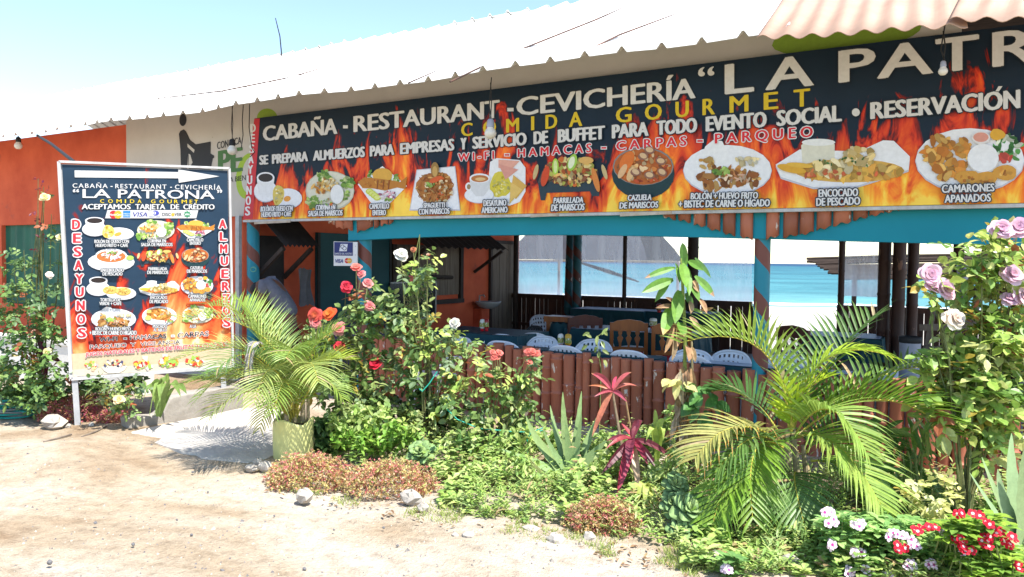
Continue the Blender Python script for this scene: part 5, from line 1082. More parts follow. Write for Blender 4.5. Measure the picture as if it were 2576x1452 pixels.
for k, (a, b) in enumerate((((205, 1100), (268, 1073)), ((110, 1112), (180, 1093)))):
    p, q = PZ(*a, .015), PZ(*b, .02); stick([p, p.lerp(q, .5)+V(.01, .02, .004), q], .008, ('dry twig on the dirt at the sign post', 'thin dry twig left of the sign post on dirt')[k], M['oldwood'], 'twig', 'twig')
# ------------------------------------------------------------------ person bending over at the hatch
def body(name, chains, mt, parent, sub=1):
    me = bpy.data.meshes.new(name); vs = []; es = []; rs = []
    key = {}
    for ch in chains:
        prev = None
        for (n_, p, r) in ch:
            if n_ not in key: key[n_] = len(vs); vs.append(tuple(Vector(p)-world_loc(parent))); rs.append(r)
            if prev is not None: es.append((prev, key[n_]))
            prev = key[n_]
    me.from_pydata(vs, es, []); o = bpy.data.objects.new(name, me); C.objects.link(o); o.parent = parent
    sk = o.modifiers.new("skin", 'SKIN'); sv = me.skin_vertices[0].data if me.skin_vertices else None
    if not me.skin_vertices:
        bpy.context.view_layer.objects.active = o; bpy.ops.mesh.customdata_skin_add(); sv = me.skin_vertices[0].data
    for k, r in enumerate(rs): sv[k].radius = r if isinstance(r, tuple) else (r, r)
    sv[0].use_root = True
    o.modifiers.new("sub", 'SUBSURF').levels = 2; o.modifiers["sub"].render_levels = 2; sk.use_smooth_shade = True; me.materials.append(mt); return o
zc = 9.75; q = lambda u, v, d=0: PD(u, v, zc+d)
pe = thing('person', 'person in grey shirt and maroon trousers bending forward at the dark hatch', 'person', (q(728, 800).x, q(728, 800).y, .03))
skin = mat('skin', (.20, .095, .06), (.17, .08, .05), 6, .55)
hip = q(728, 806); ft = V(hip.x, hip.y, .03); side = V(fw.x, fw.y, 0).normalized()*.09; ahead = (q(660, 800)-q(728, 800)).normalized()
shl = q(668, 708)
body('body', [[('hip', hip, (.13, .11)), ('waist', q(715, 772), (.125, .105)), ('chest', q(693, 728), (.14, .12)), ('neckb', q(670, 706), (.07, .065)), ('neck', q(659, 712), (.05, .05)), ('head', q(650, 724), (.075, .085)), ('crown', q(643, 741), (.07, .075))],
  [('neckb', 0, 0), ('s1', q(671, 714)-side*1.4, .06), ('e1', q(664, 765)-side*1.6, .045), ('w1', q(652, 806)-side*1.2, .032), ('h1', q(648, 822)-side*1.1, (.035, .02))],
  [('neckb', 0, 0), ('s2', q(671, 710)+side*1.4, .06), ('e2', q(657, 758)+side*1.6, .045), ('w2', q(641, 790)+side*1.2, .032), ('h2', q(636, 806)+side*1.1, (.035, .02))],
  [('hip', 0, 0), ('t1', hip-side+V(0, 0, -.1), .095), ('k1', V(hip.x, hip.y, .47)-side*1.1-ahead*.03, .062), ('a1', V(hip.x, hip.y, .09)-side*1.1+ahead*-.06, .042), ('f1', V(hip.x, hip.y, .06)-side*1.2+ahead*.12, .035)],
  [('hip', 0, 0), ('t2', hip+side+V(0, 0, -.1), .095), ('k2', V(hip.x, hip.y, .47)+side*1.1, .062), ('a2', V(hip.x, hip.y, .09)+side*1.1, .042), ('f2', V(hip.x, hip.y, .06)+side*1.2+ahead*.18, .035)]], skin, pe)
body('shirt', [[('hip', q(735, 803), (.155, .135)), ('waist', q(717, 770), (.16, .135)), ('chest', q(694, 724), (.165, .14)), ('neckb', q(673, 705), (.11, .09))],
  [('chest', 0, 0), ('s1', q(673, 716)-side*1.5, .09), ('e1', q(668, 742)-side*1.7, .075)], [('chest', 0, 0), ('s2', q(673, 711)+side*1.5, .09), ('e2', q(664, 737)+side*1.7, .075)]], mat('grey_shirt', (.17, .175, .215), (.12, .125, .155), 9, .9, .1, bs=.6, bscale=9), pe)
body('trousers', [[('hip', hip+V(0, 0, -.03), (.15, .135)), ('t1', hip-side+V(0, 0, -.16), .115), ('k1', V(hip.x, hip.y, .47)-side*1.1-ahead*.03, .082), ('a1', V(hip.x, hip.y, .12)-side*1.1-ahead*.06, .066)], [('hip', 0, 0), ('t2', hip+side+V(0, 0, -.16), .115), ('k2', V(hip.x, hip.y, .47)+side*1.1, .082), ('a2', V(hip.x, hip.y, .12)+side*1.1, .066)]], mat('maroon_cloth', (.10, .022, .035), (.07, .015, .025), 5, .85, .1), pe)
body('hair', [[('a', q(655, 712), (.06, .075)), ('b', q(646, 727, .01), (.088, .098)), ('c', q(640, 742, .02), (.075, .08))]], M['black'], pe)
# ------------------------------------------------------------------ plants
UP = V(0, 0, 1)
def rv(): 
    while True:
        v = V(R(-1, 1), R(-1, 1), R(-1, 1))
        if .05 < v.length < 1: return v.normalized()
def jit(c, k=.18):
    f = 1+R(-k, k); return (c[0]*f*(1+R(-k, k)*.5), c[1]*f, c[2]*f*(1+R(-k, k)*.5))
def leaf(mb, p, d, n, L, W, col, droop=.25, fold=.25, seg=3, tip=None, curl=0.0):
    d = d.normalized(); s = d.cross(n)
    s = s.normalized() if s.length > 1e-4 else d.orthogonal().normalized(); n2 = s.cross(d)
    rows = []
    for i in range(seg+1):
        t = i/seg; w_ = W*.5*(math.sin(math.pi*min(1, t*.92+.06))**.75 if i < seg else .03)
        c = p+d*(L*t)-UP*(droop*L*t*t)+n2*(curl*math.sin(t*3.1)*L)
        rows.append([c-s*w_+n2*(fold*w_), c, c+s*w_+n2*(fold*w_)])
    i0 = len(mb.v)
    for r in rows: mb.v += r
    for a in range(seg):
        c_ = tip if (tip and a == seg-1) else col
        for b in (0, 1): mb.f.append((i0+a*3+b, i0+a*3+b+1, i0+(a+1)*3+b+1, i0+(a+1)*3+b)); mb.c.append(jit(c_, .07))
def sleaf(mb, p, d, n, L, W, col):
    d = d.normalized(); s = d.cross(n); s = s.normalized() if s.length > 1e-4 else d.orthogonal().normalized(); n2 = s.cross(d)
    m_ = p+d*L*.45-UP*L*.03; e = p+d*L-UP*L*.15; i = len(mb.v)
    mb.v += [p, m_-s*W*.5+n2*W*.12, e, m_+s*W*.5+n2*W*.12]; mb.f += [(i, i+1, i+2), (i, i+2, i+3)]; mb.c += [jit(col, .06)]*2
def rose_leaf(mb, p, d, n, s, col):
    d = d.normalized(); sd_ = d.cross(n); sd_ = sd_.normalized() if sd_.length > 1e-4 else d.orthogonal().normalized()
    for t, sg_ in ((1, 0), (.62, 1), (.62, -1), (.25, 1), (.25, -1)):
        q = p+d*s*t*.9; dd = d if sg_ == 0 else (d*.35+sd_*sg_*.95)
        dd = (dd+rv()*.22); L = s*(.62 if t > .3 else .45)*R(.85, 1.15); leaf(mb, q, dd, (n+rv()*.35).normalized(), L, L*.66, jit(col, .12), .18, .22, 3)
def bloom(mb, c, ax, r, ci, co):
    ax = ax.normalized(); x = ax.orthogonal().normalized(); y = ax.cross(x)
    for ring, (np_, rr, tilt, h) in enumerate(((6, 1.0, .25, -.15), (6, .86, .6, 0), (5, .62, 1.0, .1), (4, .38, 1.3, .2), (3, .2, 1.45, .25))):
        col = tuple((co[k]+(ci[k]-co[k])*ring/4)*(1-.09*ring) for k in range(3))  # inner petal rings darkened, putting the shade of creases into their colour
        for k in range(np_):
            a = 2*math.pi*(k+.5*(ring % 2))/np_+R(-.15, .15); o = x*math.cos(a)+y*math.sin(a); t_ = y*math.cos(a)-x*math.sin(a); tl_ = tilt+R(-.28, .28); pr = R(.82, 1.12)
            rows = []
            for i in range(4):
                s = i/3; out = o*math.cos(tl_)+ax*math.sin(tl_); rad_ = rr*r*pr*(.15+.85*s)
                cen = c+ax*(h*r)+out*rad_+(o*.22-ax*.12)*r*s*s*s
                wd = r*rr*(.2+.62*math.sin(min(1, s*1.15)*math.pi*.62)); wd *= (.42 if i == 3 else .86)
                rows.append([cen-t_*wd-o*.12*wd, cen+o*.10*wd+ax*R(-.02, .02)*r, cen+t_*wd-o*.12*wd])
            mb.grid(rows, jit(col, .2))
DENS = 1.2
ROSE = [(.13, .22, .05), (.16, .25, .07), (.10, .18, .05), (.20, .28, .08), (.25, .31, .10), (.13, .20, .09)]
LIME = [(.28, .38, .07), (.36, .44, .11), (.24, .36, .07), (.40, .44, .15), (.20, .32, .06)]
DKG = [(.045, .10, .03), (.06, .13, .035), (.08, .16, .04)]
def ell_pts(z, ells, dz):
    for (u, v, ru, rv_, n) in ells:
        for _ in range(n):
            while True:
                a, b, c = R(-1, 1), R(-1, 1), R(-1, 1)
                if a*a+b*b+c*c < 1: break
            yield PD(u+a*ru, v+b*rv_, z+c*min(dz, max(.12, ru*z/FPX))), PD(u, v, z)
def stems_mb(base, tips, r0=.012, r1=.004, wob=.05):
    mb = MB()
    for t in tips:
        m1 = base.lerp(t, .35)+V(R(-wob, wob), R(-wob, wob), .04); m2 = base.lerp(t, .7)+V(R(-wob, wob), R(-wob, wob), .02)
        mb.tube([base+V(R(-.05, .05), R(-.04, .04), -.04), m1, m2, t], [r0, r0*.8, (r0+r1)/2, r1], 5, jit((.14, .15, .06), .2))
    return mb
def rose_bush(name, label, base, z, ells, blooms, pal, size=.104, dz=.3, tips=(), group='rose bushes of the front garden', dead=0):
    b = PZ(*base, 0.0); t = thing(name, label, 'rose bush', b, group)
    tp = [PD(u, v, z) for u, v in tips]+[PD(u+R(-.4, .4)*ru, v-rv_*.3, z+R(-.1, .1)) for u, v, ru, rv_, n in ells[::3]]+[PD(u, v+4, z) for u, v, *_ in blooms]
    stems_mb(b, tp, .009, .003).build('stems', M['stem'], t)
    mb = MB()
    for p, c in ell_pts(z, [(u, v, ru*1.08, rv_*1.08, int(n*DENS)) for u, v, ru, rv_, n in ells], dz):
        d = ((p-c).normalized()*.5+rv()*.8+V(0, 0, .05)); n = (UP*.9+rv()*.6-fw*.25).normalized(); col = random.choice(pal)
        if R(0, 1) < .05: col = (.35, .28, .05)
        if R(0, 1) < .025: col = (.30, .10, .04)
        rose_leaf(mb, p, d, n, size*R(.75, 1.2), col)
    mb.build('foliage', M['leaf'], t)
    for u, v, rpx, ci, co in blooms:
        p = PD(u, v, z-.12); mb = MB(); bloom(mb, p, (-fw*.75+UP*.45+rv()*.35), rpx*z/FPX*.98, ci, co); mb.build('rose_bloom', M['petal'], t)
    return t
CRIM = ((.42, .008, .03), (.62, .03, .06)); COR = ((.72, .16, .05), (.72, .10, .09)); ORNG = ((.78, .25, .03), (.75, .11, .04)); PNK = ((.62, .07, .10), (.74, .30, .28)); WHT = ((.50, .50, .40), (.66, .66, .60)); LIL = ((.62, .27, .42), (.76, .52, .62)); YELR = ((.80, .62, .16), (.84, .78, .45)); CRE = ((.72, .56, .46), (.80, .72, .64)); SAL = ((.70, .17, .13), (.75, .20, .16))
rose_bush('rose_bush', 'tall rose bush with crimson and coral blooms right of the potted palm', (880, 1125), 6.75,
  [(835, 880, 60, 50, 55), (830, 960, 55, 60, 60), (900, 830, 40, 50, 45), (935, 760, 45, 38, 36), (985, 800, 55, 40, 55), (900, 1000, 60, 70, 70), (960, 930, 55, 45, 40), (880, 1060, 60, 40, 40), (1010, 870, 50, 35, 38), (975, 1010, 60, 60, 50), (790, 850, 28, 30, 16)],
  [(871, 721, 14, *CRIM), (896, 672, 13, *SAL), (909, 689, 11, *PNK), (925, 711, 12, *PNK), (929, 770, 13, *PNK), (793, 792, 17, *COR), (794, 813, 13, *PNK), (829, 790, 17, *ORNG), (852, 827, 16, *PNK), (855, 871, 14, *CRIM), (945, 915, 16, *CRIM)], ROSE)
rose_bush('rose_bush', 'lanky rose bush with white blooms in front of the hanging basket', (1075, 1130), 6.7,
  [(1045, 690, 42, 28, 18), (1070, 655, 22, 25, 8), (1100, 855, 45, 28, 20), (1050, 810, 45, 30, 24), (1120, 905, 45, 34, 26), (1080, 960, 50, 40, 30), (1190, 885, 34, 24, 14), (1130, 1000, 50, 42, 32), (1060, 1055, 50, 40, 28), (1140, 845, 20, 25, 10)],
  [(1009, 641, 17, *WHT), (1144, 813, 12, *WHT), (1040, 628, 7, (.45, .12, .08), (.5, .2, .1))], ROSE+LIME[:2], tips=[(1075, 640), (1142, 820)])
rose_bush('rose_bush', 'rose bush with small coral cluster blooms in front of the bamboo wall', (1240, 1150), 6.45,
  [(1190, 950, 45, 30, 18), (1270, 965, 40, 32, 20), (1320, 945, 30, 28, 14), (1310, 990, 36, 30, 20), (1180, 1020, 50, 40, 24), (1260, 1035, 45, 40, 24), (1220, 1095, 60, 34, 34), (1330, 1040, 26, 30, 8), (1335, 905, 14, 14, 4)],
  [(1245, 896, 12, *SAL), (1256, 888, 9, *SAL), (1239, 886, 7, *SAL), (1338, 886, 11, *SAL), (1350, 890, 9, *SAL), (1328, 885, 9, *SAL), (1332, 910, 8, *SAL)], ROSE+LIME[1:3], tips=[(1250, 900), (1338, 900)])
rose_bush('rose_bush', 'big lime green rose bush with lilac blooms along the right edge', (2420, 1340), 4.85,
  [(2450, 640, 55, 40, 16), (2520, 650, 55, 60, 30), (2500, 720, 60, 40, 24), (2350, 740, 30, 30, 11), (2450, 810, 45, 40, 16), (2530, 830, 60, 50, 30), (2480, 880, 70, 50, 30), (2410, 850, 40, 40, 12), (2560, 930, 50, 55, 22), (2450, 960, 60, 50, 24), (2380, 910, 45, 30, 14), (2390, 960, 60, 50, 36), (2520, 1020, 70, 50, 44), (2440, 1040, 70, 45, 38), (2500, 950, 70, 60, 30), (2560, 850, 40, 60, 18), (2530, 1090, 60, 45, 22), (2370, 1020, 50, 40, 18), (2480, 1140, 45, 40, 12), (2560, 700, 40, 40, 12), (2430, 700, 30, 40, 10)],
  [(2518, 578, 27, *LIL), (2562, 574, 27, *LIL), (2340, 690, 25, *LIL), (2346, 724, 19, *LIL), (2378, 729, 25, *LIL), (2546, 692, 27, *LIL), (2543, 753, 20, *LIL), (2574, 749, 29, (.75, .35, .45), (.82, .62, .66)), (2402, 804, 26, *CRE)], LIME+[(.16, .28, .05), (.12, .23, .045)], .125, .4, tips=[(2500, 700), (2350, 760), (2560, 700)])
rose_bush('rose_bush', 'low yellow leaved rose shoot behind the pink periwinkle at the right', (2360, 1300), 4.6, [(2330, 1240, 45, 28, 14), (2390, 1245, 40, 30, 13), (2350, 1280, 40, 22, 9)], [], [(.50, .52, .20), (.44, .46, .14), (.55, .56, .26)], .085, .25)
rose_bush('rose_bush', 'tall yellow rose bush at the left edge in front of orange wall and menu board', (95, 1045), 7.5,
  [(45, 680, 30, 45, 26), (45, 760, 50, 50, 55), (60, 830, 55, 45, 55), (115, 790, 35, 60, 22), (40, 900, 45, 45, 40), (105, 880, 50, 60, 42), (40, 960, 50, 45, 40), (125, 950, 50, 45, 45), (85, 1000, 60, 30, 40), (128, 560, 14, 70, 9), (150, 680, 16, 70, 8)],
  [(112, 496, 11, *YELR), (118, 886, 10, *YELR), (152, 597, 9, *YELR), (124, 692, 8, *CRE), (80, 790, 7, *CRE)], [(.10, .19, .05), (.13, .23, .05), (.18, .28, .08), (.08, .15, .05)], .09, .3, tips=[(110, 470), (95, 550), (60, 630)])
b = PZ(100, 1045); t = thing('red_rose_shoots', 'thin shoots with dark red young leaves rising beside the menu board', 'plant', b); z = 7.45
stems_mb(b, [PD(96, 450, z), PD(110, 490, z), PD(92, 545, z), PD(100, 590, z)], .008, .003).build('stems', M['stem'], t); mb = MB()
for u, v in ((96, 455), (102, 472), (108, 488), (92, 478), (118, 482), (90, 530), (98, 548), (95, 560), (108, 575), (88, 590), (104, 600), (112, 612), (98, 632)): rose_leaf(mb, PD(u, v, z), rv()+UP*.3, (UP+rv()*.5), .055, (.13, .02, .035))
mb.build('foliage', M['leaf'], t)
rose_bush('rose_bush', 'small rose with a peach yellow bloom beneath the menu board', (285, 1060), 7.25, [(270, 1000, 40, 28, 26), (310, 1015, 32, 28, 24), (330, 975, 26, 22, 14), (255, 975, 30, 20, 14)], [(300, 1005, 12, (.80, .45, .12), (.84, .72, .42))], ROSE, .08, .2)
# palms
def frond(mbl, mbr, pts, n, L, W, col, lift=.35, hang=.55, tip=None, sp=(.12, 1.0), r=.008, up_=None):
    a, m_, b = pts; c1 = m_*2-(a+b)*.5
    def B(t): return a*(1-t)**2+c1*2*t*(1-t)+b*t*t
    mbr.tube([B(i/10) for i in range(11)], [r*(1-.75*i/10) for i in range(11)], 5, jit((.40, .36, .06), .1))
    for k in range(n):
        t = sp[0]+(sp[1]-sp[0])*k/(n-1); p = B(t); T = (B(min(1, t+.02))-B(max(0, t-.02))).normalized()
        u0 = up_ or UP; s = T.cross(u0); s = s.normalized() if s.length > .15 else T.cross(-fw).normalized(); u_ = s.cross(T)
        ln = L*(.45+.75*math.sin(math.pi*min(1, .12+t*.80)))*(1 if t < .9 else .75)
        for sg_ in (-1, 1):
            d = (s*sg_*R(.8, .95)+T*(.42+.5*t)+u_*(lift+R(-.1, .1))).normalized(); l_ = ln*R(.88, 1.08); col_ = jit(col, .16) if R(0, 1) > .035 else jit((.36, .29, .14), .2); hg_ = hang*R(.55, 1.6); nn = (u_-s*sg_*.2); rows = []
            sd_ = d.cross(nn).normalized(); q = p.copy(); dd = d.copy(); seg = 5
            for i in range(seg+1):
                f = i/seg; w_ = W*.5*(.55+.45*math.sin(math.pi*min(1, f*1.1+.1)) if i < seg else .04)*(1 if i < seg-1 else (.5 if i == seg-1 else 1))
                fold = nn*(w_*.35); rows.append([q-sd_*w_+fold, q, q+sd_*w_+fold])
                dd = (dd-UP*(hg_*f*.42)).normalized(); q = q+dd*(l_/seg)
            i0 = len(mbl.v)
            for rw_ in rows: mbl.v += rw_
            for i in range(seg):
                cc_ = tip if tip and i == seg-1 else col_
                for h_ in (0, 1): mbl.f.append((i0+i*3+h_, i0+i*3+h_+1, i0+i*3+h_+4, i0+i*3+h_+3)); mbl.c.append(cc_)
NF = 1.25
def palm(label, base, fr_, L, W, canes, group='feathery palms of the front garden', pz=0.0):
    b = PZ(*base, pz); t = thing('palm', label, 'palm', b, group)
    for k, (pts, n, col, kw) in enumerate(fr_):
        n = int(n*NF)
        l_, r_ = MB(), MB(); frond(l_, r_, [PD(*p) for p in pts], n, L*kw.pop('s', 1), W, col, **kw)
        fo = r_.build('frond', M['stem'], t); l_.build('leaflets', M['leaf'] if not kw.get('dry') else M['dryleaf'], fo)
    mb = MB()
    for (u0, v0, z0), (u1, v1, z1), r in canes: mb.tube([PD(u0, v0, z0), PD((u0+u1)/2, (v0+v1)/2, (z0+z1)/2)+V(.01, 0, 0), PD(u1, v1, z1)], [r*1.15, r, r*.7], 7, jit((.30, .26, .16), .2))
    mb.build('canes', M['stem'], t); return t
G1 = (.15, .27, .03); G2 = (.19, .29, .05); YG = (.26, .33, .085); YB = (.32, .32, .09); DG = (.05, .12, .025); SG = (.10, .19, .045)  # dark greens put shade into the colour of back and lower palm fronds
z = 5.0; NF = 1.0
palm('big feathery palm with arching yellow green fronds in front of the bamboo wall', (2010, 1330), [
 (((1985, 1090, 5.0), (1915, 880, 5.0), (1712, 862, 4.95)), 30, G2, dict(lift=.75, hang=.35, s=1.05)),
 (((1995, 1085, 5.05), (2070, 930, 5.2), (2200, 800, 5.35)), 26, SG, dict(lift=.6, hang=.4, s=1.15)),
 (((1992, 1085, 4.95), (2075, 905, 4.9), (2250, 900, 4.8)), 30, (.24, .36, .03), dict(lift=.15, hang=.9, s=.85)),
 (((2005, 1095, 5.0), (2200, 1005, 4.9), (2395, 1090, 4.75)), 34, G1, dict(lift=.7, hang=.5, s=1.15)),
 (((1990, 1085, 4.9), (2012, 1000, 4.85), (2085, 948, 4.8)), 16, (.34, .46, .03), dict(lift=.2, hang=.15, s=.75)),
 (((1985, 1080, 4.9), (1990, 1020, 4.85), (1965, 950, 4.8)), 10, (.30, .44, .03), dict(lift=.1, hang=.1, s=.6)),
 (((1965, 1110, 4.9), (1850, 1075, 4.75), (1752, 1150, 4.6)), 26, YB, dict(lift=.25, hang=.6, tip=(.42, .24, .06))),
 (((1970, 1125, 4.85), (1900, 1135, 4.65), (1893, 1300, 4.45)), 26, G1, dict(lift=.2, hang=.6)),
 (((2005, 1100, 4.85), (2105, 1120, 4.6), (2215, 1270, 4.35)), 32, (.22, .32, .055), dict(lift=.25, hang=.6, s=1.15)),
 (((2000, 1095, 4.9), (2085, 1030, 4.7), (2180, 1140, 4.5)), 28, G2, dict(lift=.35, hang=.7, s=1.05)),
 (((1965, 1180, 4.85), (1850, 1200, 4.65), (1790, 1340, 4.5)), 24, G1, dict(lift=.2, hang=.6, s=.9)),
 (((2005, 1190, 4.85), (2000, 1220, 4.6), (2030, 1345, 4.45)), 22, SG, dict(lift=.2, hang=.6, s=.9)),
 (((2040, 1160, 4.9), (2130, 1190, 4.75), (2235, 1320, 4.6)), 24, G1, dict(lift=.2, hang=.6, s=.95)),
 (((1960, 1090, 5.3), (1880, 1000, 5.5), (1790, 985, 5.6)), 22, DG, dict(lift=.4, hang=.5)),
 (((2040, 1090, 5.3), (2190, 960, 5.5), (2330, 925, 5.6)), 24, SG, dict(lift=.5, hang=.5, s=1.1)),
 (((1975, 1140, 4.9), (1900, 1100, 4.7), (1800, 1190, 4.6)), 24, SG, dict(lift=.3, hang=.6)),
 (((2020, 1150, 5.0), (2120, 1080, 5.1), (2260, 1130, 5.2)), 24, DG, dict(lift=.3, hang=.6))], .31, .021,
 [((1985, 1330, 5), (1980, 1080, 4.98), .022), ((2010, 1335, 5.02), (1995, 1080, 5.0), .024), ((2035, 1330, 5.05), (2020, 1120, 5.0), .02), ((1960, 1325, 5.0), (1968, 1110, 4.95), .018)])
Z = 6.36; NF = 1.35
palm('feathery palm with yellowing fronds growing in the pale yellow pot', (738, 1150), [
 (((735, 1055, Z), (665, 850, Z), (448, 800, Z-.1)), 30, YG, dict(lift=.5, hang=.55)),
 (((730, 1055, Z), (640, 890, Z-.2), (445, 905, Z-.4)), 30, YG, dict(lift=.4, hang=.6)),
 (((728, 1055, Z), (630, 930, Z-.2), (500, 1000, Z-.4)), 28, G2, dict(lift=.3, hang=.7)),
 (((735, 1055, Z), (670, 860, Z+.1), (612, 765, Z+.2)), 26, G2, dict(lift=.5, hang=.2)),
 (((745, 1055, Z), (775, 900, Z), (850, 830, Z)), 26, G2, dict(lift=.4, hang=.4)),
 (((745, 1055, Z), (790, 930, Z-.1), (880, 905, Z-.1)), 24, (.28, .36, .04), dict(lift=.4, hang=.6)),
 (((735, 1055, Z), (690, 930, Z-.35), (640, 1010, Z-.65)), 26, YG, dict(lift=.3, hang=.7)),
 (((740, 1055, Z), (745, 900, Z-.3), (720, 900, Z-.6)), 26, G2, dict(lift=.35, hang=.7)),
 (((740, 1055, Z), (770, 920, Z-.35), (800, 960, Z-.6)), 26, YG, dict(lift=.3, hang=.7)),
 (((730, 1055, Z), (670, 960, Z-.1), (560, 960, Z-.2)), 26, (.30, .33, .06), dict(lift=.3, hang=.8)),
 (((730, 1055, Z), (630, 955, Z-.15), (462, 965, Z-.25)), 28, G2, dict(lift=.3, hang=.8)),
 (((728, 1055, Z), (640, 985, Z-.3), (530, 1045, Z-.55)), 24, YG, dict(lift=.25, hang=.8)),
 (((735, 1055, Z), (650, 905, Z-.35), (545, 930, Z-.7)), 26, SG, dict(lift=.35, hang=.7)),
 (((740, 1055, Z), (720, 960, Z-.4), (690, 1035, Z-.65)), 22, G2, dict(lift=.3, hang=.7, s=.8)),
 (((745, 1055, Z), (800, 960, Z-.2), (860, 1000, Z-.3)), 22, G2, dict(lift=.3, hang=.7, s=.85)),
 (((738, 1055, Z), (700, 870, Z+.2), (660, 800, Z+.35)), 22, SG, dict(lift=.4, hang=.3, s=.8)),
 (((730, 1060, Z), (690, 1010, Z-.2), (655, 1075, Z-.35)), 16, YB, dict(lift=.1, hang=1.0, s=.7, tip=(.16, .10, .07))),
 (((735, 1055, Z), (640, 830, Z+.15), (530, 770, Z+.3)), 26, G2, dict(lift=.5, hang=.4))], .31, .012,
 [((700, 1060, Z), (715, 940, Z), .014), ((720, 1062, Z-.03), (725, 920, Z), .018), ((742, 1062, Z), (738, 900, Z), .018), ((762, 1060, Z), (757, 900, Z), .02), ((775, 1060, Z+.05), (770, 930, Z), .014)], pz=0)
# hanging grey dead frond on the potted palm belongs to the same palm
t = [o for o in C.objects if o.name.startswith('palm') and 'potted' in o.get('label', '') or o.get('label', '').endswith('yellow pot')][0]
l_, r_ = MB(), MB(); frond(l_, r_, [PD(665, 880, Z-.3), PD(635, 870, Z-.45), PD(622, 975, Z-.5)], 34, .06, .012, (.42, .40, .38), .1, .9); fo = r_.build('dead_frond', M['stem'], t); l_.build('leaflets', M['dryleaf'], fo)
# pale yellow pot (a sack-like planter)
c = PZ(738, 1152, 0); pt = thing('planter_pot', 'pale yellow bag shaped planter holding the feathery palm', 'pot', c); mb = MB(); rows = []
for r, z_, k in ((.150, -.02, 0), (.157, .02, .01), (.163, .12, .02), (.166, .22, .02), (.170, .30, .03), (.172, .325, .05), (.155, .32, .05), (.15, .26, 0), (.02, .26, 0)):
    rows.append([c+V(r*(1+k*math.sin(a*.6+z_*9))*math.cos(a*.3142), r*(1+k*math.sin(a*.6+z_*9))*math.sin(a*.3142), z_+(.025*math.sin(a*.9) if .29 < z_ else 0)) for a in range(20)])
mb.grid(rows[:7], closed=True); mb.build('pot_wall', mat('pale_yellow_plastic', (.62, .62, .26), (.55, .55, .22), 3, .5, .35, bs=.25, bscale=6), pt, True)
mb = MB(); mb.face(rows[7]); mb.build('soil', mat('potting_soil', (.06, .045, .03), (.1, .08, .055), 20, .95, .1, bs=.6), pt)
# tall cane plant
cz = lambda L_: [(1578.5+x*.261, 536.7+y*.261) for x, y in L_]
zc = 5.75; b = PZ(1735, 1215, 0); cp = thing('cane_plant', 'tall cane plant with long green leaves and dry brown lower leaves before the beach view', 'plant', b)
mb = MB(); mb.tube([b-V(0, 0, .05), PD(1730, 1100, zc), PD(1722, 980, zc), PD(1724, 850, zc), PD(1718, 730, zc), PD(1713, 650, zc)], [.016, .016, .015, .014, .012, .007], 7, (.20, .25, .06)); mb.tube([PD(1728, 1110, zc), PD(1742, 1000, zc+.05), PD(1740, 860, zc)], [.014, .013, .008], 6, (.26, .22, .12)); mb.build('stem', M['stem'], cp)
mb = MB(); GL = (.11, .24, .035); GLd = (.07, .16, .03); BR = (.32, .20, .10)
for a, e, w_, col, tip, dz in (((540, 480), (530, 262), .36, GLd, None, 0), ((560, 520), (545, 300), .25, GL, None, .03), ((590, 460), (722, 548), .4, GL, None, -.1), ((650, 430), (788, 605), .24, GLd, None, 0), ((460, 525), (180, 622), .2, GL, BR, -.05), ((440, 640), (152, 760), .27, GL, None, -.1), ((410, 640), (280, 835), .28, GL, None, 0), ((530, 480), (558, 695), .34, (.14, .28, .04), None, -.15), ((475, 520), (502, 660), .22, GL, None, -.1), ((575, 520), (592, 770), .24, GL, None, -.12), ((600, 640), (682, 830), .32, GL, None, -.1), ((650, 605), (820, 788), .34, GL, BR, -.05), ((500, 745), (462, 1035), .34, (.13, .26, .04), None, -.15), ((440, 885), (352, 1150), .36, (.13, .27, .04), (.45, .38, .12), -.15), ((560, 770), (620, 890), .5, GLd, BR, 0), ((500, 1050), (540, 1180), .5, GL, BR, -.1), ((620, 920), (720, 960), .3, GL, (.4, .36, .1), 0), ((500, 560), (455, 470), .2, GL, None, 0), ((520, 440), (515, 350), .3, GLd, None, .05)):
    (u0, v0), (u1, v1) = cz([a, e]); p, q = PD(u0, v0, zc+.02), PD(u1, v1, zc+dz); d = q-p; L = d.length
    nn = (-fw+UP*.4+rv()*.25); leaf(mb, p, d+UP*.12*L, nn, L*1.02, L*w_, col, .12, .3, 6, tip)
mb.build('green_leaves', M['leaf'], cp)
mb = MB()
for a, e, w_ in (((640, 650), (690, 755), .4), ((690, 820), (765, 960), .3), ((470, 890), (365, 800), .25), ((470, 900), (270, 900), .2), ((440, 1090), (358, 1335), .22), ((470, 1110), (428, 1410), .2), ((480, 1070), (480, 1275), .35), ((560, 1270), (590, 1420), .5), ((620, 1290), (655, 1430), .3), ((600, 850), (610, 960), .4), ((700, 930), (830, 900), .25), ((600, 1000), (700, 1130), .3)):
    (u0, v0), (u1, v1) = cz([a, e]); p, q = PD(u0, v0, zc), PD(u1, v1, zc-.08); leaf(mb, p, q-p, -fw+rv()*.5, (q-p).length, (q-p).length*w_, jit((.34, .22, .12), .2), .05, .6, 6, None, .05)
for k in range(130):
    f = R(0, 1); u, v = 1722+R(-14, 24), 915+250*f; p = PD(u, v, zc+R(-.08, .03)); leaf(mb, p, V(R(-.35, .35), R(-.3, .1), -1), -fw+rv()*.7, R(.13, .27), R(.03, .065), jit(random.choice([(.42, .33, .22), (.36, .24, .13), (.30, .19, .10), (.5, .42, .3)]), .2), 0, .6, 5, None, R(-.08, .08))
mb.build('dry_leaves', M['dryleaf'], cp)
mb = MB()
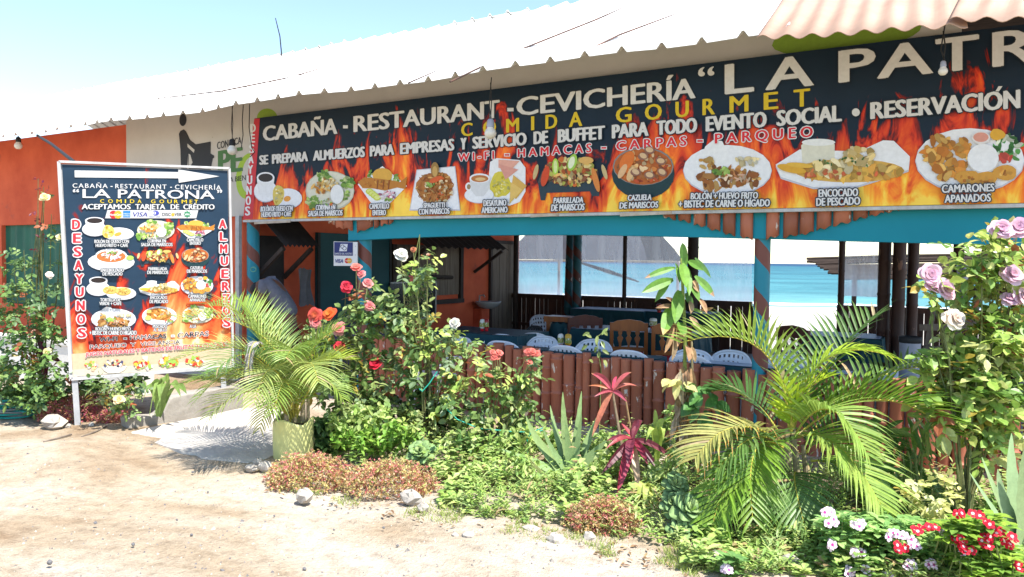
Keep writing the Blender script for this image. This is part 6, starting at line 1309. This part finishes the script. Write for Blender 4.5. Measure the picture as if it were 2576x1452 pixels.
for (u, v, w_) in ((1745, 1020, .09), (1760, 985, .08), (1790, 985, .09), (1735, 985, .07), (1800, 1010, .08), (1770, 1045, .08), (1715, 970, .06), (1690, 960, .07), (1705, 955, .06)):
    for k in range(3): leaf(mb, PD(u+R(-8, 8), v+R(-8, 8), zc-.1), rv()+UP*-.1-fw*.2, UP*.8-fw*.7+rv()*.3, .11, w_, jit((.09, .22, .05) if u > 1720 else (.48, .46, .16), .15), .3, .2, 4)
mb.build('young_leaves', M['leaf'], cp)
# red cordyline
z7 = lambda x, y: (868+x*.4567, 789.2+y*.4567)
b = PZ(1580, 1218, 0); zc = 5.7; ti = thing('red_cordyline', 'cordyline with two whorls of pink and dark red leaves before the bamboo wall', 'plant', b)
h1, h2 = PD(1541, 985, zc), PD(1592, 1106, zc-.05)
mb = MB(); mb.tube([b, PD(1562, 1110, zc), h1], [.013, .011, .008], 6, (.24, .18, .12)); mb.tube([b+V(.03, 0, 0), PD(1590, 1160, zc), h2], [.012, .011, .009], 6, (.22, .16, .10)); mb.tube([PD(1590, 1100, zc), PD(1573, 1000, zc)], [.008, .006], 5, (.3, .2, .1)); mb.build('stems', M['stem'], ti)
mb = MB(); PK = (.36, .08, .10); DR = (.14, .03, .042); DRY_ = (.42, .2, .1)
for h, e, w_, col, tip, dz in ((h1, (1335, 260), .17, PK, DRY_, -.1), (h1, (1600, 255), .16, (.5, .12, .12), DRY_, 0), (h1, (1328, 372), .14, (.46, .16, .08), DRY_, .05), (h1, (1372, 436), .2, PK, None, -.15), (h1, (1632, 380), .16, (.36, .12, .08), DRY_, .1), (h1, (1392, 608), .2, (.45, .15, .08), DRY_, -.1), (h1, (1550, 470), .3, PK, None, -.15), (h1, (1500, 300), .16, (.4, .05, .08), None, .12),
   (h2, (1622, 515), .24, DR, None, 0), (h2, (1512, 556), .2, (.3, .05, .06), None, .05), (h2, (1436, 678), .26, DR, None, -.1), (h2, (1438, 722), .2, (.34, .06, .07), None, -.2), (h2, (1438, 838), .24, DR, None, -.25), (h2, (1518, 915), .24, (.42, .05, .09), None, -.3), (h2, (1612, 915), .2, (.5, .36, .2), (.55, .4, .2), -.25), (h2, (1712, 850), .24, DR, None, -.2), (h2, (1785, 775), .2, DR, None, -.1), (h2, (1645, 530), .22, DR, None, .1), (h2, (1660, 800), .26, (.26, .03, .05), None, -.3), (h2, (1560, 800), .28, DR, None, -.3)):
    p = h; q = PD(*z7(*e), zc+dz); d = q-p; L = d.length; leaf(mb, p, d+UP*.32*L, -fw+UP*.6+rv()*.5, L*1.06, L*w_*R(.7, .9), jit(col, .2), .42, .5, 8, tip, R(-.08, .08))
mb.build('leaves', M['leaf'], ti)
mb = MB(); b = PZ(115, 1040); h = PD(118, 895, 7.62); t = thing('magenta_cordyline', 'magenta leaved cordyline among the bushes left of the menu board', 'plant', b)
for e in ((95, 855), (75, 885), (85, 935), (115, 945), (145, 915), (138, 870)): q = PD(*e, 7.6); L = (q-h).length*1.15; leaf(mb, h, q-h+UP*.05, -fw+UP*.5, L, L*.3, jit((.075, .006, .022), .3), .15, .3, 5)
mb.build('leaves', M['leaf'], t); mb = MB(); mb.tube([b, h], [.014, .01], 6, (.2, .14, .1)); mb.build('stem', M['stem'], t)
# aloes
def aloe(label, base, zc, leaves, W, col):
    b = PD(*base, zc); t = thing('aloe', label, 'aloe', V(b.x, b.y, 0), 'spiky aloes of the front garden')
    for e, m_, dz, w_ in leaves:
        q = PD(*e, zc+dz); mid = PD(*m_, zc+dz*.5); c1 = mid*2-(b+q)*.5; B = lambda s: b*(1-s)**2+c1*2*s*(1-s)+q*s*s
        mb = MB(); rows = []; n = 14; sd_ = None
        for i in range(n+1):
            s = i/n; T = (B(min(1, s+.03))-B(max(0, s-.03))).normalized(); nn = (UP*.6-fw*.8); sd_ = T.cross(nn).normalized(); n2 = sd_.cross(T); wd = W*w_*(1-s)**.75*.5+.0015; p = B(s); th = wd*.42
            sp_ = wd*.13 if i % 2 else -wd*.02
            rows.append([p-sd_*(wd+sp_), p-sd_*wd*.5+n2*-th*.1, p+n2*-th*.15, p+sd_*wd*.5+n2*-th*.1, p+sd_*(wd+sp_), p+sd_*wd*.45-n2*th*1.3, p-n2*th*1.6, p-sd_*wd*.45-n2*th*1.3])
        mb.grid(rows, jit(col, .08), True); mb.build('aloe_leaf', M['succulent'], t, False)
aloe('large grey green aloe with spiny leaves fanning out before the bamboo wall', (1440, 1200), 5.85, [((1416, 986), (1422, 1090), 0, 1.0), ((1463, 984), (1452, 1090), .05, .95), ((1508, 1040), (1478, 1110), .1, .95), ((1323, 1046), (1365, 1125), -.05, 1.15), ((1262, 1130), (1350, 1165), -.1, 1.0), ((1526, 1108), (1490, 1145), -.1, 1.2), ((1318, 1255), (1370, 1202), -.3, 1.1), ((1423, 1063), (1430, 1130), -.1, .9), ((1463, 1042), (1452, 1120), -.08, .8), ((1366, 1078), (1395, 1140), -.1, .75), ((1470, 1180), (1465, 1190), -.35, 1.1), ((1400, 1220), (1420, 1205), -.3, 1.0), ((1384, 1020), (1405, 1110), .12, .8)], .088, (.26, .37, .15))
aloe('huge grey green aloe cut off by the right edge', (2590, 1400), 4.3, [((2545, 1090), (2552, 1240), .1, 1.2), ((2510, 1180), (2535, 1290), 0, 1.2), ((2470, 1150), (2525, 1280), .1, .6), ((2580, 1120), (2575, 1250), -.1, 1.2), ((2440, 1190), (2520, 1310), -.05, .5), ((2500, 1330), (2545, 1370), -.2, 1.0)], .11, (.27, .37, .18))
# fleshy rosettes
def rosette(label, heads, zc, base):
    b = PZ(*base, 0); t = thing('succulent_rosette', label, 'succulent', b, 'fleshy succulents of the front garden')
    for (u, v, rpx, zo) in heads:
        c = PD(u, v, zc+zo); r = rpx*zc/FPX; mb = MB(); ax = (UP*.6-fw*.7+rv()*.1).normalized(); x = ax.orthogonal().normalized(); y = ax.cross(x)
        for k in range(22):
            a = k*2.4; f = (k+2)/24; o = x*math.cos(a)+y*math.sin(a); tilt = 1.25-1.35*f; d = o*math.cos(tilt)+ax*math.sin(tilt); nn = ax*math.cos(tilt)-o*math.sin(tilt)
            L = r*(.35+.7*f); W = L*.72; s_ = d.cross(nn).normalized(); rows = []; p0 = c+ax*(r*.25*(1-f))
            for i in range(6):
                s = i/5; w_ = W*.5*(.25+.75*math.sin(min(1.0, s*.9+.05)*math.pi*.75)) if i < 5 else W*.18; q = p0+d*L*s-nn*L*.12*s*s
                rows.append([q-s_*w_+nn*w_*.25, q, q+s_*w_+nn*w_*.25, q-nn*w_*.28])
            mb.grid(rows, jit((.21, .33, .13) if f > .3 else (.28, .40, .15), .1), True)
        mb.build('rosette_head', M['succulent'], t, True)
    mb = MB()
    for (u, v, rpx, zo) in heads: mb.tube([b, PD(u, v, zc+zo+.03)], [.02, .018], 6, (.2, .2, .12))
    mb.build('stem', M['stem'], t)
rosette('small grey green felted succulent beside the red leaved mound', [(1058, 1142, 42, 0)], 6.0, (1060, 1180))
rosette('larger fleshy succulent with two rosettes left of the big palm', [(1700, 1222, 40, .0), (1735, 1290, 60, -.2), (1715, 1335, 42, -.25), (1690, 1270, 38, -.1)], 4.85, (1725, 1345))
# low mounds with tiny red and yellow leaves
def mound(label, u0, u1, vt_, vb, pal, n, lf=.022):
    p = PZ((u0+u1)/2, vb-(vb-vt_)*.25, 0); zc = depth(p); s = zc/FPX; rx = (u1-u0)/2*s; H = (vb-vt_)*.62*s; t = None; mb = MB(); ry = rx*.62 if rx < .4 else .33
    for _ in range(n):
        a = R(0, 6.283); e = math.asin(R(.02, 1)); q = R(.72, 1.05)*(1+.10*math.sin(a*5)+.07*math.sin(a*11+e*7)); o = V(math.cos(a)*math.cos(e), math.sin(a)*math.cos(e), math.sin(e)); w0 = p+V(o.x*rx*q, o.y*ry*q, o.z*H*q)
        # align the long axis with the picture's left-right on the ground
        d2 = V(rt0.x*o.x*rx*q+(-rt0.y)*o.y*ry*q, rt0.y*o.x*rx*q+rt0.x*o.y*ry*q, max(.005, o.z*H*q)); w0 = p+d2
        c = random.choice(pal)
        for j in range(3): sleaf(mb, w0, o*.5+rv()*.8+UP*.3, rv()+UP*.6, lf*R(.7, 1.3), lf*.5, c)
    o = mb.build('red_leaf_mound', M['leaf'], None, org=p); tag(o, label, 'plant', 'low red leaved edging mounds')
ALT = [(.50, .34, .14), (.50, .17, .14), (.52, .48, .18), (.40, .40, .12), (.48, .22, .16), (.26, .22, .1), (.56, .46, .24)]
mound('widest low mound of tiny red and yellow leaves in front of the yellow pot', 672, 885, 1130, 1250, ALT, 3000); mound('low mound of red and yellow leaves left of the small felted succulent', 860, 1095, 1148, 1262, ALT, 2800); mound('small round mound of red leaves at the garden edge below the cordyline', 1425, 1608, 1238, 1366, ALT, 2600, .02)
ALT2 = [(.36, .11, .10), (.46, .27, .11), (.40, .17, .13), (.5, .12, .18), (.32, .26, .1)]
mound('dark red leaved mound behind the long pale rock', 100, 260, 985, 1078, ALT2, 2000); mound('dark red leaved mound at right of the sign post', 245, 320, 1020, 1080, ALT2, 900); mound('brownish red leaved clump under the middle of the menu board', 190, 300, 975, 1040, ALT2, 1100)
# strap leaved lily and light green strap plants
def straps(name, label, cat, base, zc, lv, col, wpx, group=None):
    b = PD(*base, zc); t = thing(name, label, cat, V(b.x, b.y, 0), group); mb = MB()
    for m_, e, dz in lv:
        mid, q = PD(*m_, zc+dz*.6), PD(*e, zc+dz); c1 = mid*2-(b+q)*.5; rows = []; cc_ = jit(col, .14)
        for i in range(10):
            s = i/9; p = b*(1-s)**2+c1*2*s*(1-s)+q*s*s; T = ((b*(1-s)**2*-1+c1*(1-2*s)+q*s)).normalized(); sd_ = T.cross(-fw+UP*.5).normalized(); w_ = wpx*zc/FPX*.5*(math.sin(math.pi*min(1, s*.82+.18))**.6 if i < 9 else .05); n2 = sd_.cross(T)
            rows.append([p-sd_*w_+n2*w_*.3, p, p+sd_*w_+n2*w_*.3])
        mb.grid(rows, cc_)
    mb.build('strap_leaves', M['leaf'], t); return t
straps('strap_lily', 'lily with broad arching strap leaves beneath the menu board by the ramp wall', 'lily', (400, 1048), 7.3, [((392, 962), (357, 1012), -.2), ((400, 960), (376, 1045), -.25), ((420, 962), (388, 1046), -.3), ((430, 965), (455, 1000), -.1), ((412, 950), (430, 985), .1), ((385, 975), (345, 1000), 0), ((440, 975), (470, 992), 0), ((405, 965), (402, 1040), -.3)], (.17, .27, .06), 20)
straps('bulb_plant', 'light green strap leaved plant in front of the cordyline', 'plant', (1618, 1300), 5.3, [((1610, 1220), (1578, 1260), -.1), ((1618, 1215), (1590, 1310), -.2), ((1640, 1220), (1650, 1330), -.2), ((1650, 1235), (1690, 1255), -.1), ((1625, 1225), (1612, 1350), -.25), ((1640, 1240), (1632, 1310), -.3)], (.34, .42, .09), 19, 'light green strap leaved plants')
straps('bulb_plant', 'light green strap leaved plant between cordyline and cane plant', 'plant', (1652, 1160), 5.75, [((1642, 1085), (1618, 1075), 0), ((1650, 1075), (1648, 1030), .05), ((1665, 1080), (1668, 1110), -.1), ((1660, 1065), (1690, 1075), 0), ((1645, 1080), (1625, 1110), -.15)], (.30, .40, .07), 15, 'light green strap leaved plants')
# bamboo-like plant with hanging lance leaves
b = PZ(2290, 1290, 0); zc = 5.35; t = thing('lance_leaf_plant', 'clump of hanging lance shaped green leaves between big palm and lilac rose', 'plant', b); mb = MB(); st2 = MB()
for k in range(7):
    u, v = R(2230, 2340), R(1050, 1120); q = PD(u, v, zc+R(-.2, .1)); st2.tube([b+V(R(-.1, .1), R(-.05, .05), 0), b.lerp(q, .6)+V(R(-.05, .05), 0, .02), q], [.009, .007, .004], 5, (.2, .25, .08))
for k in range(78):
    u, v = R(2185, 2345), R(1040, 1270); p = PD(u, v, zc+R(-.3, .15)); leaf(mb, p, V(R(-.7, .7), R(-.5, .2), R(-.9, .15)), -fw+UP*.4+rv()*.6, R(.12, .24), R(.03, .05), jit(random.choice([(.13, .25, .04), (.20, .31, .06), (.08, .17, .03)]), .15), .3, .25, 5)
mb.build('leaves', M['leaf'], t); st2.build('stems', M['stem'], t)
# hanging basket
hc = PD(1043, 706, 8.35); hb = thing('hanging_basket', 'pink hanging pot with long trailing vines in front of the shuttered hatch', 'hanging plant', hc)
mb = MB(); mb.lathe(hc+V(0, 0, -.05), [(.045, 0), (.065, .1), (.07, .105), (.06, .09)], 14); mb.build('pot', mat('pink_pot', (.42, .10, .09), (.36, .08, .075), 4, .5), hb, True)
mb = MB(); tp = PD(1056, 590, 8.35)
for a in (-.05, .05): mb.tube([hc+V(a, 0, .05), tp], .005, 4, (.4, .42, .12))
mb.build('hanger', M['paint'], hb); mb = MB()
for k in range(26):
    x = R(-.1, .24); ln = R(.25, .55); p = hc+V(x, R(-.06, .06), .04 if k % 3 else .0)
    for j in range(int(ln/.022)):
        q = p+V(.02*math.sin(j*.5+k), .02*math.cos(j*.7), -.022*j)
        for _ in range(2): sleaf(mb, q, rv(), rv()+UP*.4, R(.022, .04), .02, jit(random.choice([(.10, .19, .04), (.16, .23, .06), (.22, .2, .09)]), .2))
for k in range(60): sleaf(mb, hc+V(R(-.08, .22), R(-.08, .08), R(.02, .12)), rv()+UP*.4, UP+rv()*.5, .055, .04, jit((.09, .24, .04), .2))
mb.build('vines', M['leaf'], hb)
b = PD(1510, 900, 6.7); t = thing('vine_sprig', 'thin leafy vine sprig climbing in front of the white chairs', 'plant', V(b.x, b.y, 0)); mb = MB(); st2 = MB()
st2.tube([V(b.x, b.y, 0), PD(1512, 930, 6.7), PD(1500, 850, 6.7), PD(1530, 825, 6.7)], .004, 5, (.2, .24, .08)); st2.build('stem', M['stem'], t)
for u, v in ((1483, 838), (1503, 845), (1498, 872), (1478, 868), (1520, 835), (1505, 900), (1492, 912), (1520, 905), (1515, 880), (1488, 850), (1513, 858), (1528, 826)): leaf(mb, PD(u, v, 6.68), rv()+UP*-.2, -fw+UP*.5+rv()*.3, .07, .032, jit((.22, .28, .08), .2), .2, .25, 4)
mb.build('leaves', M['leaf'], t)
# periwinkles
z6 = lambda x, y: (1657.4+x*.4567, 789.2+y*.4567)
def flower5(mb, c, ax, r, col, eye):
    ax = ax.normalized(); x = ax.orthogonal().normalized(); y = ax.cross(x); ph = R(0, 6)
    for k in range(5):
        a = ph+k*1.2566; o = x*math.cos(a)+y*math.sin(a); t_ = y*math.cos(a)-x*math.sin(a)
        mb.face([c, c+o*r*.3-t_*r*.16, c+o*r*.3+t_*r*.16], eye); mb.face([c+o*r*.3-t_*r*.16, c+o*r*.75-t_*r*.46+ax*.05*r, c+o*r*1.0-t_*r*.12, c+o*r*1.0+t_*r*.25, c+o*r*.72+t_*r*.44-ax*.05*r, c+o*r*.3+t_*r*.16], jit(col, .06))
def peri(label, zc, base, ells, fl, col, eye, pal):
    b = PZ(*base, 0); t = thing('periwinkle', label, 'flowering plant', b, 'flowering periwinkles'); mb = MB(); st2 = MB()
    for (u, v, ru, rv_, n) in ells:
        for _ in range(n):
            a, e = R(0, 6.28), R(0, 1)**.5; u1, v1 = u+ru*e*math.cos(a), v+rv_*e*math.sin(a); p = PD(u1, v1, zc+R(-.25, .25)); g0 = V(p.x+R(-.04, .04), p.y+.03, max(0, p.z-.16))
            if _ % 3 == 0: st2.tube([g0, p], [.004, .003], 4, (.16, .2, .06))
            a0 = R(0, 6.28); L = R(.052, .078); c_ = random.choice(pal)
            for k in range(6): an = a0+k*1.05; leaf(mb, p+UP*(-.012*(k % 3)), V(math.cos(an), math.sin(an), R(.05, .5)), UP, L, L*.5, jit(c_, .1), .2, .2, 3)
    mb.build('foliage', M['leaf'], t); st2.build('stems', M['stem'], t)
    for x, y in fl:
        u, v = z6(x, y); nfl = 4 if col[1] > .3 else 3
        fm = MB()
        for j in range(nfl): flower5(fm, PD(u+R(-12, 12), v+R(-9, 9), zc-.24-.015*j), -fw*.8+UP*.5+rv()*.45, .0245, col, eye)
        fm.build('flower', M['petal'], t)
PG = [(.18, .34, .09), (.23, .40, .10), (.13, .26, .07), (.30, .46, .14)]
PW = [(950, 1150), (930, 1100), (1095, 1155), (960, 1272), (1100, 1325), (1290, 1222), (1340, 1230), (1400, 1262), (1590, 1215), (1680, 1340), (1490, 1375), (1160, 1410), (1390, 1390), (1060, 1425), (1400, 1440), (1250, 1440), (1610, 1240), (1650, 1360)]
PR = [(1430, 1185), (1500, 1165), (1660, 1112), (1745, 1110), (1815, 1165), (1860, 1195), (1805, 1235), (1925, 1235), (1800, 1265), (1700, 1290), (1660, 1280), (1650, 1250), (1335, 1290), (1990, 1390), (1940, 1260)]
peri('periwinkle with white and pink flowers with magenta eyes at the bottom right', 4.25, (2250, 1440), [(2110, 1330, 50, 40, 70), (2170, 1390, 90, 50, 110), (2280, 1380, 80, 60, 110), (2360, 1400, 70, 50, 80), (2200, 1310, 40, 25, 35), (2270, 1330, 60, 30, 50), (2120, 1440, 60, 30, 50)], PW, (.82, .66, .78), (.55, .03, .30), PG)
peri('periwinkle with bright red flowers in the bottom right corner', 4.1, (2480, 1440), [(2450, 1340, 60, 40, 70), (2480, 1400, 80, 50, 100), (2400, 1330, 50, 30, 40), (2500, 1320, 40, 30, 35), (2540, 1420, 40, 40, 40)], PR, (.62, .012, .04), (.85, .75, .75), [(.20, .34, .04), (.26, .40, .05), (.14, .26, .04)])
peri('small young periwinkle with one pink flower at the bottom middle', 4.2, (1830, 1450), [(1830, 1420, 40, 30, 34)], [(385, 1405)], (.82, .66, .78), (.55, .03, .30), PG)
# ground cover
def inpoly(u, v, P_):
    c = False; j = len(P_)-1
    for i in range(len(P_)):
        if (P_[i][1] > v) != (P_[j][1] > v) and u < (P_[j][0]-P_[i][0])*(v-P_[i][1])/(P_[j][1]-P_[i][1])+P_[i][0]: c = not c
        j = i
    return c
bed = [(800, 1100), (790, 1150), (900, 1190), (1090, 1200), (1110, 1285), (1250, 1312), (1440, 1325), (1620, 1370), (1690, 1385), (1760, 1452), (2100, 1470), (2600, 1490), (2600, 1230), (2200, 1200), (1700, 1150), (1400, 1105), (1000, 1085)]
mb = MB(); gm = [(.25, .38, .08), (.31, .43, .11), (.19, .31, .07), (.38, .48, .15), (.28, .37, .12)]; k = 0
while k < 4200:
    u, v = R(780, 2600), R(1085, 1490)
    if not inpoly(u, v, bed): continue
    if v > 1310 and u < 1850 and R(0, 1) < .3: continue
    k += 1
    p = PZ(u, v, 0); kind = math.sin(u*.017+v*.011)+math.sin(u*.041-v*.03)*.6+R(-.5, .5); q0_ = R(.55, 1.5)
    h = max(.02, R(.03, .22)*(1 if v < 1300 else .6)*(.85+.5*math.sin(u*.021)*math.sin(v*.03+u*.007))*q0_); q = p+V(R(-.03, .03), R(-.03, .03), h); c_ = random.choice(gm); a0 = R(0, 6.28)
    if R(0, 1) < .05: c_ = (.34, .26, .12)
    if kind > .6: L, asp, nl, el = R(.05, .085), .55, 5, .45
    elif kind > -.5: L, asp, nl, el = R(.022, .045), .7, 7, .25
    else: L, asp, nl, el = R(.05, .10), .18, 6, .9
    for j in range(nl): an = a0+j*2.2+R(-.3, .3); leaf(mb, q-UP*(h*.12*j), V(math.cos(an), math.sin(an), R(-.1, .5)+el*R(.2, 1)), UP, L*R(.6, 1.2), L*asp, jit(c_, .18), R(.1, .4), .2, 3)
o = mb.build('ground_cover', M['leaf'], None, org=PZ(1500, 1250)); o["kind"] = "stuff"
def shrublet(name, label, base, zc, ells, pal, size, group):
    b = PZ(*base, 0); t = thing(name, label, 'plant', b, group); mb = MB(); st2 = MB()
    for p, c in ell_pts(zc, ells, .25):
        if R(0, 1) < .25: st2.tube([b.lerp(p, .3), p], [.005, .003], 4, (.16, .18, .06))
        c_ = random.choice(pal)
        for j in range(4): leaf(mb, p, rv()+UP*.15-fw*.2, UP+rv()*.6, size*R(.7, 1.2), size*.6, jit(c_, .12), .2, .2, 3)
    mb.build('foliage', M['leaf'], t); st2.build('stems', M['stem'], t)
shrublet('leafy_herb', 'bright green herb clump below the crimson rose bush', (960, 1150), 6.2, [(930, 1110, 60, 35, 60), (1000, 1095, 40, 35, 40), (860, 1105, 35, 28, 26)], [(.15, .30, .04), (.2, .34, .05)], .055, 'leafy herbs filling the bed')
shrublet('leafy_herb', 'dark leaved herb right of the yellow pot', (830, 1120), 6.4, [(820, 1080, 28, 35, 40), (815, 1125, 32, 24, 30)], DKG, .07, 'leafy herbs filling the bed')
shrublet('leafy_herb', 'bright herb clump around the foot of the large aloe', (1430, 1250), 5.6, [(1380, 1210, 60, 30, 50), (1480, 1200, 50, 40, 55), (1520, 1160, 30, 30, 26), (1300, 1180, 60, 40, 55), (1200, 1200, 60, 35, 50)], gm, .05, 'leafy herbs filling the bed')
shrublet('leafy_herb', 'herb clump between red cordyline and fleshy succulent', (1660, 1250), 5.4, [(1660, 1200, 40, 45, 50), (1630, 1250, 40, 30, 30), (1700, 1170, 30, 40, 26)], gm, .05, 'leafy herbs filling the bed')
shrublet('leafy_herb', 'pale green basil like herb under the big palm', (1930, 1400), 4.6, [(1930, 1340, 50, 40, 60), (1990, 1380, 60, 35, 60), (2040, 1340, 40, 40, 40), (1870, 1390, 50, 30, 45)], LIME[:2]+gm, .05, 'leafy herbs filling the bed')
shrublet('leafy_herb', 'dark green undergrowth behind the rose bushes', (1050, 1110), 7.0, [(960, 1040, 70, 50, 60), (1050, 1030, 60, 60, 55), (1150, 1060, 60, 40, 40), (900, 1050, 50, 40, 40), (1300, 1080, 40, 30, 20)], DKG, .09, 'leafy herbs filling the bed')
shrublet('leafy_herb', 'leafy undergrowth behind the hose at the left edge', (60, 1030), 7.8, [(30, 990, 40, 30, 50), (90, 985, 50, 30, 50), (20, 930, 30, 30, 34), (150, 985, 30, 30, 34), (230, 965, 50, 20, 40), (330, 965, 40, 18, 30)], DKG+ROSE[:2], .08, 'leafy herbs filling the bed')
shrublet('leafy_herb', 'low dark plants at the bottom of the wall right of the palm', (2420, 1330), 4.9, [(2420, 1310, 60, 30, 36), (2500, 1280, 50, 40, 36), (2330, 1320, 50, 24, 30)], [(.10, .2, .04), (.16, .27, .06)], .06, 'leafy herbs filling the bed')
shrublet('leafy_herb', 'tall mixed weeds between the coral rose and the large aloe along the bamboo wall', (1330, 1150), 6.2, [(1300, 1110, 60, 40, 50), (1230, 1130, 60, 35, 40), (1390, 1110, 40, 40, 30), (1150, 1120, 60, 40, 44)], gm+DKG[2:], .06, 'leafy herbs filling the bed')
shrublet('leafy_herb', 'tall weeds behind the red cordyline at the wall foot', (1560, 1140), 6.0, [(1540, 1120, 60, 40, 44), (1630, 1110, 50, 45, 44), (1480, 1130, 40, 35, 30), (1690, 1080, 30, 60, 26)], gm+ROSE[:2], .06, 'leafy herbs filling the bed')
shrublet('leafy_herb', 'herb clump among the crimson rose stems, above the left red leaved mound', (880, 1110), 6.3, [(880, 1060, 60, 40, 50), (950, 1060, 50, 40, 40), (1020, 1090, 50, 40, 40)], gm, .06, 'leafy herbs filling the bed')
# sparse grass on the verge and litter of dry leaves
mb = MB(); k = 0; verge = [(640, 1185), (760, 1250), (1000, 1300), (1200, 1330), (1400, 1390), (1650, 1420), (1760, 1460), (1900, 1460), (1760, 1380), (1600, 1360), (1420, 1310), (1240, 1290), (1060, 1270), (900, 1262), (760, 1240)]
while k < 420:
    u, v = R(640, 1900), R(1180, 1460)
    if not inpoly(u, v, verge): continue
    if math.sin(u*.03)+math.sin(u*.011+v*.05) < -.1: continue
    k += 1; p = PZ(u, v, 0)
    for j in range(6): d = V(R(-.6, .6), R(-.6, .6), 1); leaf(mb, p+V(R(-.03, .03), R(-.03, .03), 0), d, rv(), R(.03, .08), .005, jit((.26, .33, .08), .2), .3, .1, 2)
o = mb.build('verge_grass', M['leaf'], None, org=PZ(1300, 1330)); o["kind"] = "stuff"
mb = MB()
for k in range(170):
    u, v = R(650, 1750), 0; v = 1200+(u-650)*.2+R(-20, 40); p = PZ(u, v, .012); leaf(mb, p, V(R(-1, 1), R(-1, 1), R(-.05, .2)), UP+rv()*.4, R(.02, .05), R(.01, .02), jit(random.choice([(.26, .17, .09), (.36, .26, .15), (.2, .12, .07)]), .2), .1, .5, 3)
o = mb.build('leaf_litter', M['dryleaf'], None, org=PZ(1200, 1320)); o["kind"] = "stuff"
mb = MB()
for k in range(1500):
    u, v = R(0, 2000), R(1090, 1452)
    if v < 1090+max(0, (u-600))*.24 and u > 650: continue
    p = PZ(u, v, 0); p.z = gz(p.x, p.y); r = R(.004, .012)*(1 if R(0, 1) < .93 else 1.6); c_ = random.choice([(.2, .18, .16), (.34, .31, .27), (.42, .39, .34), (.14, .13, .13)]); o3 = [V(r*R(.7, 1.3), 0, 0), V(0, r*R(.7, 1.3), 0), V(-r*R(.7, 1.2), r*.2, 0), V(0, -r*R(.8, 1.2), 0)]; tp = p+V(R(-.3, .3)*r, R(-.3, .3)*r, r*R(.5, 1))
    for a, b in zip(o3, o3[1:]+o3[:1]): mb.face([p+a-UP*.003, p+b-UP*.003, tp], c_)
o = mb.build('gravel', M['paint'], None, org=PZ(600, 1300)); o["kind"] = "stuff"
